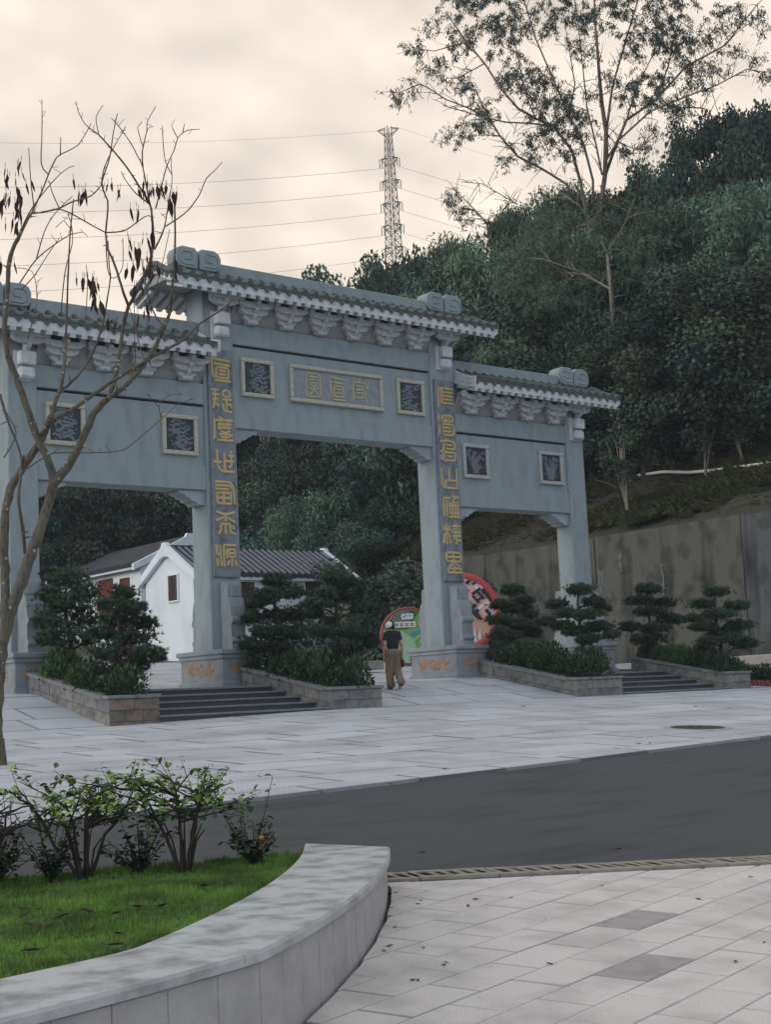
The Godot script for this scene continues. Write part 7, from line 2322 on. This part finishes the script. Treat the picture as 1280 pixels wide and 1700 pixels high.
	var tr := [[Vector3(0, 0.97, 0), Vector3(0, 0.88, 0), 0.108, 0.125, Vector3(1.2, 1, 0.85)], [Vector3(-0.06, 0.86, 0.02), Vector3(0.06, 0.86, 0.02), 0.105, 0.105]]
	for s in 2:
		tr.append([hp[s], kn[s], 0.112, 0.098])
		tr.append([kn[s], (an[s] as Vector3) + Vector3(0, 0.03, 0), 0.098, 0.088])
		for q in 3:                                # folds gather over the shoe
			var c: Vector3 = (kn[s] as Vector3).lerp(an[s], 0.72 + 0.11 * q)
			tr.append([c + Vector3(-0.06, 0.01, 0.05), c + Vector3(0.06, -0.01, 0.05), 0.04, 0.036])
	part("trousers", field(tr, 0.014, 0.03), M.trousers, t)
	var hair := [[head + Vector3(0, 0.035, 0.025), head + Vector3(0, 0.0, 0.045), 0.087, 0.082], [head + Vector3(0.015, -0.03, 0.06), head + Vector3(0.03, -0.075, 0.065), 0.06, 0.035]]
	part("hair", field(hair, 0.01, 0.03), M.hair, t)
	var cap := MB.new()
	cap.lathe([Vector2(0.0, 0.125), Vector2(0.045, 0.118), Vector2(0.08, 0.09), Vector2(0.099, 0.05), Vector2(0.103, 0.012), Vector2(0.099, 0.008)], 22, head + Vector3(-0.022, -0.012, 0.022), Basis(Vector3(0, 0, 1), 0.42) * Basis(Vector3.RIGHT, 0.12))
	cap.prism(PackedVector2Array([Vector2(-0.085, 0.0), Vector2(-0.07, 0.05), Vector2(0, 0.085), Vector2(0.07, 0.05), Vector2(0.085, 0.0)]), -0.004, 0.004, Transform3D(Basis(Vector3.RIGHT, -PI / 2 - 0.35), head + Vector3(-0.012, 0.03, -0.07)))
	part("cap", cap, M.cap_white, t)
	for s in 2:
		var f := field([[an[s] + Vector3(0, -0.03, 0.02), toe[s], 0.045, 0.034], [an[s] + Vector3(0, -0.02, 0.03), an[s] + Vector3(0, 0.02, 0.01), 0.046, 0.045]], 0.012, 0.03)
		var shoe := part("shoe", f, M.shoe, t)
		var so := MB.new()
		var a: Vector3 = an[s] + Vector3(0, -0.068, 0.035)
		var b: Vector3 = toe[s] + Vector3(0, -0.03, -0.015)
		so.tube([a, a.lerp(b, 0.5), b], [0.046, 0.043, 0.034], 8, (b - a).cross(Vector3.RIGHT).normalized(), 0.35)
		part("sole", so, M.sole, shoe)
	# what the right hand holds is a thing of its own
	var g := MB.new()
	g.lathe([Vector2(0, 0.0), Vector2(0.034, 0.004), Vector2(0.038, 0.02), Vector2(0.038, 0.13), Vector2(0.03, 0.15), Vector2(0.02, 0.157), Vector2(0.02, 0.18), Vector2(0, 0.182)], 14)
	g.tube([Vector3(-0.015, 0.17, 0), Vector3(-0.02, 0.205, 0.0), Vector3(0, 0.225, 0), Vector3(0.02, 0.205, 0), Vector3(0.015, 0.17, 0)], [0.005, 0.005, 0.005, 0.005, 0.005], 5)
	var bt := part("drinking_bottle", g, M.hair, self, t.transform * Vector3(0.243, 0.52, -0.045))
	tag(bt, "black bottle hanging from the right hand of the walking person", "bottle")

# ------------------------------------------------------------------ sky and light
func sky() -> Sky:
	var w := 1024
	var h := 512
	var im := Image.create(w, h, false, Image.FORMAT_RGBF)
	var n1 := FastNoiseLite.new()
	n1.seed = 11
	n1.frequency = 2.1
	n1.fractal_octaves = 5
	var n2 := FastNoiseLite.new()
	n2.seed = 23
	n2.frequency = 7.0
	n2.fractal_octaves = 4
	var sun := Vector3(sin(deg_to_rad(38.0)), 0.0, -cos(deg_to_rad(38.0)))
	for y in h:
		var el := (0.5 - (y + 0.5) / h) * PI
		for x in w:
			var az := (x + 0.5) / w * TAU
			var d := Vector3(sin(az) * cos(el), sin(el), -cos(az) * cos(el))
			var up := maxf(d.y, 0.0)
			var f := 0.5 + 0.5 * Vector2(d.x, d.z).normalized().dot(Vector2(sun.x, sun.z)) * sqrt(maxf(0.0, 1.0 - up * up))
			# high thin overcast: warm towards the sunset, cooler overhead and away from it
			var warm := Color(0.965, 0.858, 0.76)
			var cool := Color(0.77, 0.85, 0.97)
			var c := cool.lerp(warm, smoothstep(0.3, 0.95, f))
			var glow := exp(-up * 4.2) * pow(f, 5.0) * 1.6
			c = c + Color(0.24, 0.19, 0.10) * glow
			var q := Vector3(d.x, 0, d.z) / (up + 0.34)
			var cl := n1.get_noise_3d(q.x * 1.1, q.z * 1.5, 0.3) * 0.5 + n2.get_noise_3d(q.x * 1.1, q.z * 1.7, 4.0) * 0.55
			var k := (1.0 + 0.46 * cl * smoothstep(0.0, 0.12, up)) * (1.0 - 0.1 * smoothstep(0.3, 0.62, up))
			im.set_pixel(x, y, Color(c.r * k, c.g * k * (1.0 - 0.01 * cl), c.b * k * (1.0 + 0.03 * -cl)))
	var m := PanoramaSkyMaterial.new()
	m.panorama = ImageTexture.create_from_image(im)
	var s := Sky.new()
	s.sky_material = m
	return s

func metres() -> void:                  # survey units to metres, about the origin of the survey
	for o in get_children():
		if o is Node3D and not o is Light3D:
			if o is Camera3D:
				o.position *= UNIT
			else:
				o.transform = Transform3D(o.transform.basis * UNIT, o.transform.origin * UNIT)

func _ready() -> void:
	var cam := Camera3D.new()
	cam.name = "camera"
	cam.transform = Transform3D(Basis(CAM_RIGHT, CAM_UP, CAM_BACK).orthonormalized(), CAM_AT)
	cam.fov = CAM_FOV
	cam.near = 0.1
	cam.far = 800.0
	add_child(cam)
	cam.current = true
	var e := Environment.new()
	e.background_mode = Environment.BG_SKY
	e.sky = sky()
	e.tonemap_mode = Environment.TONE_MAPPER_LINEAR
	e.tonemap_exposure = 1.0
	e.fog_enabled = true
	e.fog_density = 0.0006
	e.fog_light_color = Color(0.90, 0.955, 1.0)
	e.sdfgi_enabled = true
	e.ssao_enabled = true
	e.ssil_enabled = true
	var we := WorldEnvironment.new()
	we.name = "environment"
	we.environment = e
	add_child(we)
	var sun := DirectionalLight3D.new()
	sun.name = "sun"
	sun.light_energy = 0.40
	sun.light_color = Color(1.0, 0.965, 0.92)
	sun.light_angular_distance = 25.0
	sun.shadow_enabled = true
	sun.sky_mode = DirectionalLight3D.SKY_MODE_LIGHT_ONLY
	add_child(sun)
	sun.look_at_from_position(Vector3(-6.0, 2.2, -1.6), Vector3.ZERO)
	rng.seed = 1
	materials()
	ground()
	hillside()
	gateway()
	seat_wall()
	planted()
	houses()
	boards()
	pylon()
	forest()
	airy_tree("eucalyptus_tree", "tall airy tree with thin drooping leaves rising above the hill at the upper right", EUC_AT, EUC, EUC_CLUMPS, "euc_bark", Color(0.055, 0.07, 0.05), 6.5, 8)
	airy_tree("drooping_tree", "pale-trunked drooping tree standing before the dark wood, above the right wing's roof", PALE_AT, PALE, PALE_CLUMPS, "pale_bark", Color(0.085, 0.115, 0.07), PALE_STEM, 9)
	airy_tree("sparse_tree", "small sparse tree with a leaning bare branch at the left shoulder of the hill", SHOULDER_AT, SHOULDER, SHOULDER_CLUMPS, "euc_bark", Color(0.05, 0.065, 0.04), 5.0, 10)
	bare_tree()
	lawn_plants()
	person()
	metres()
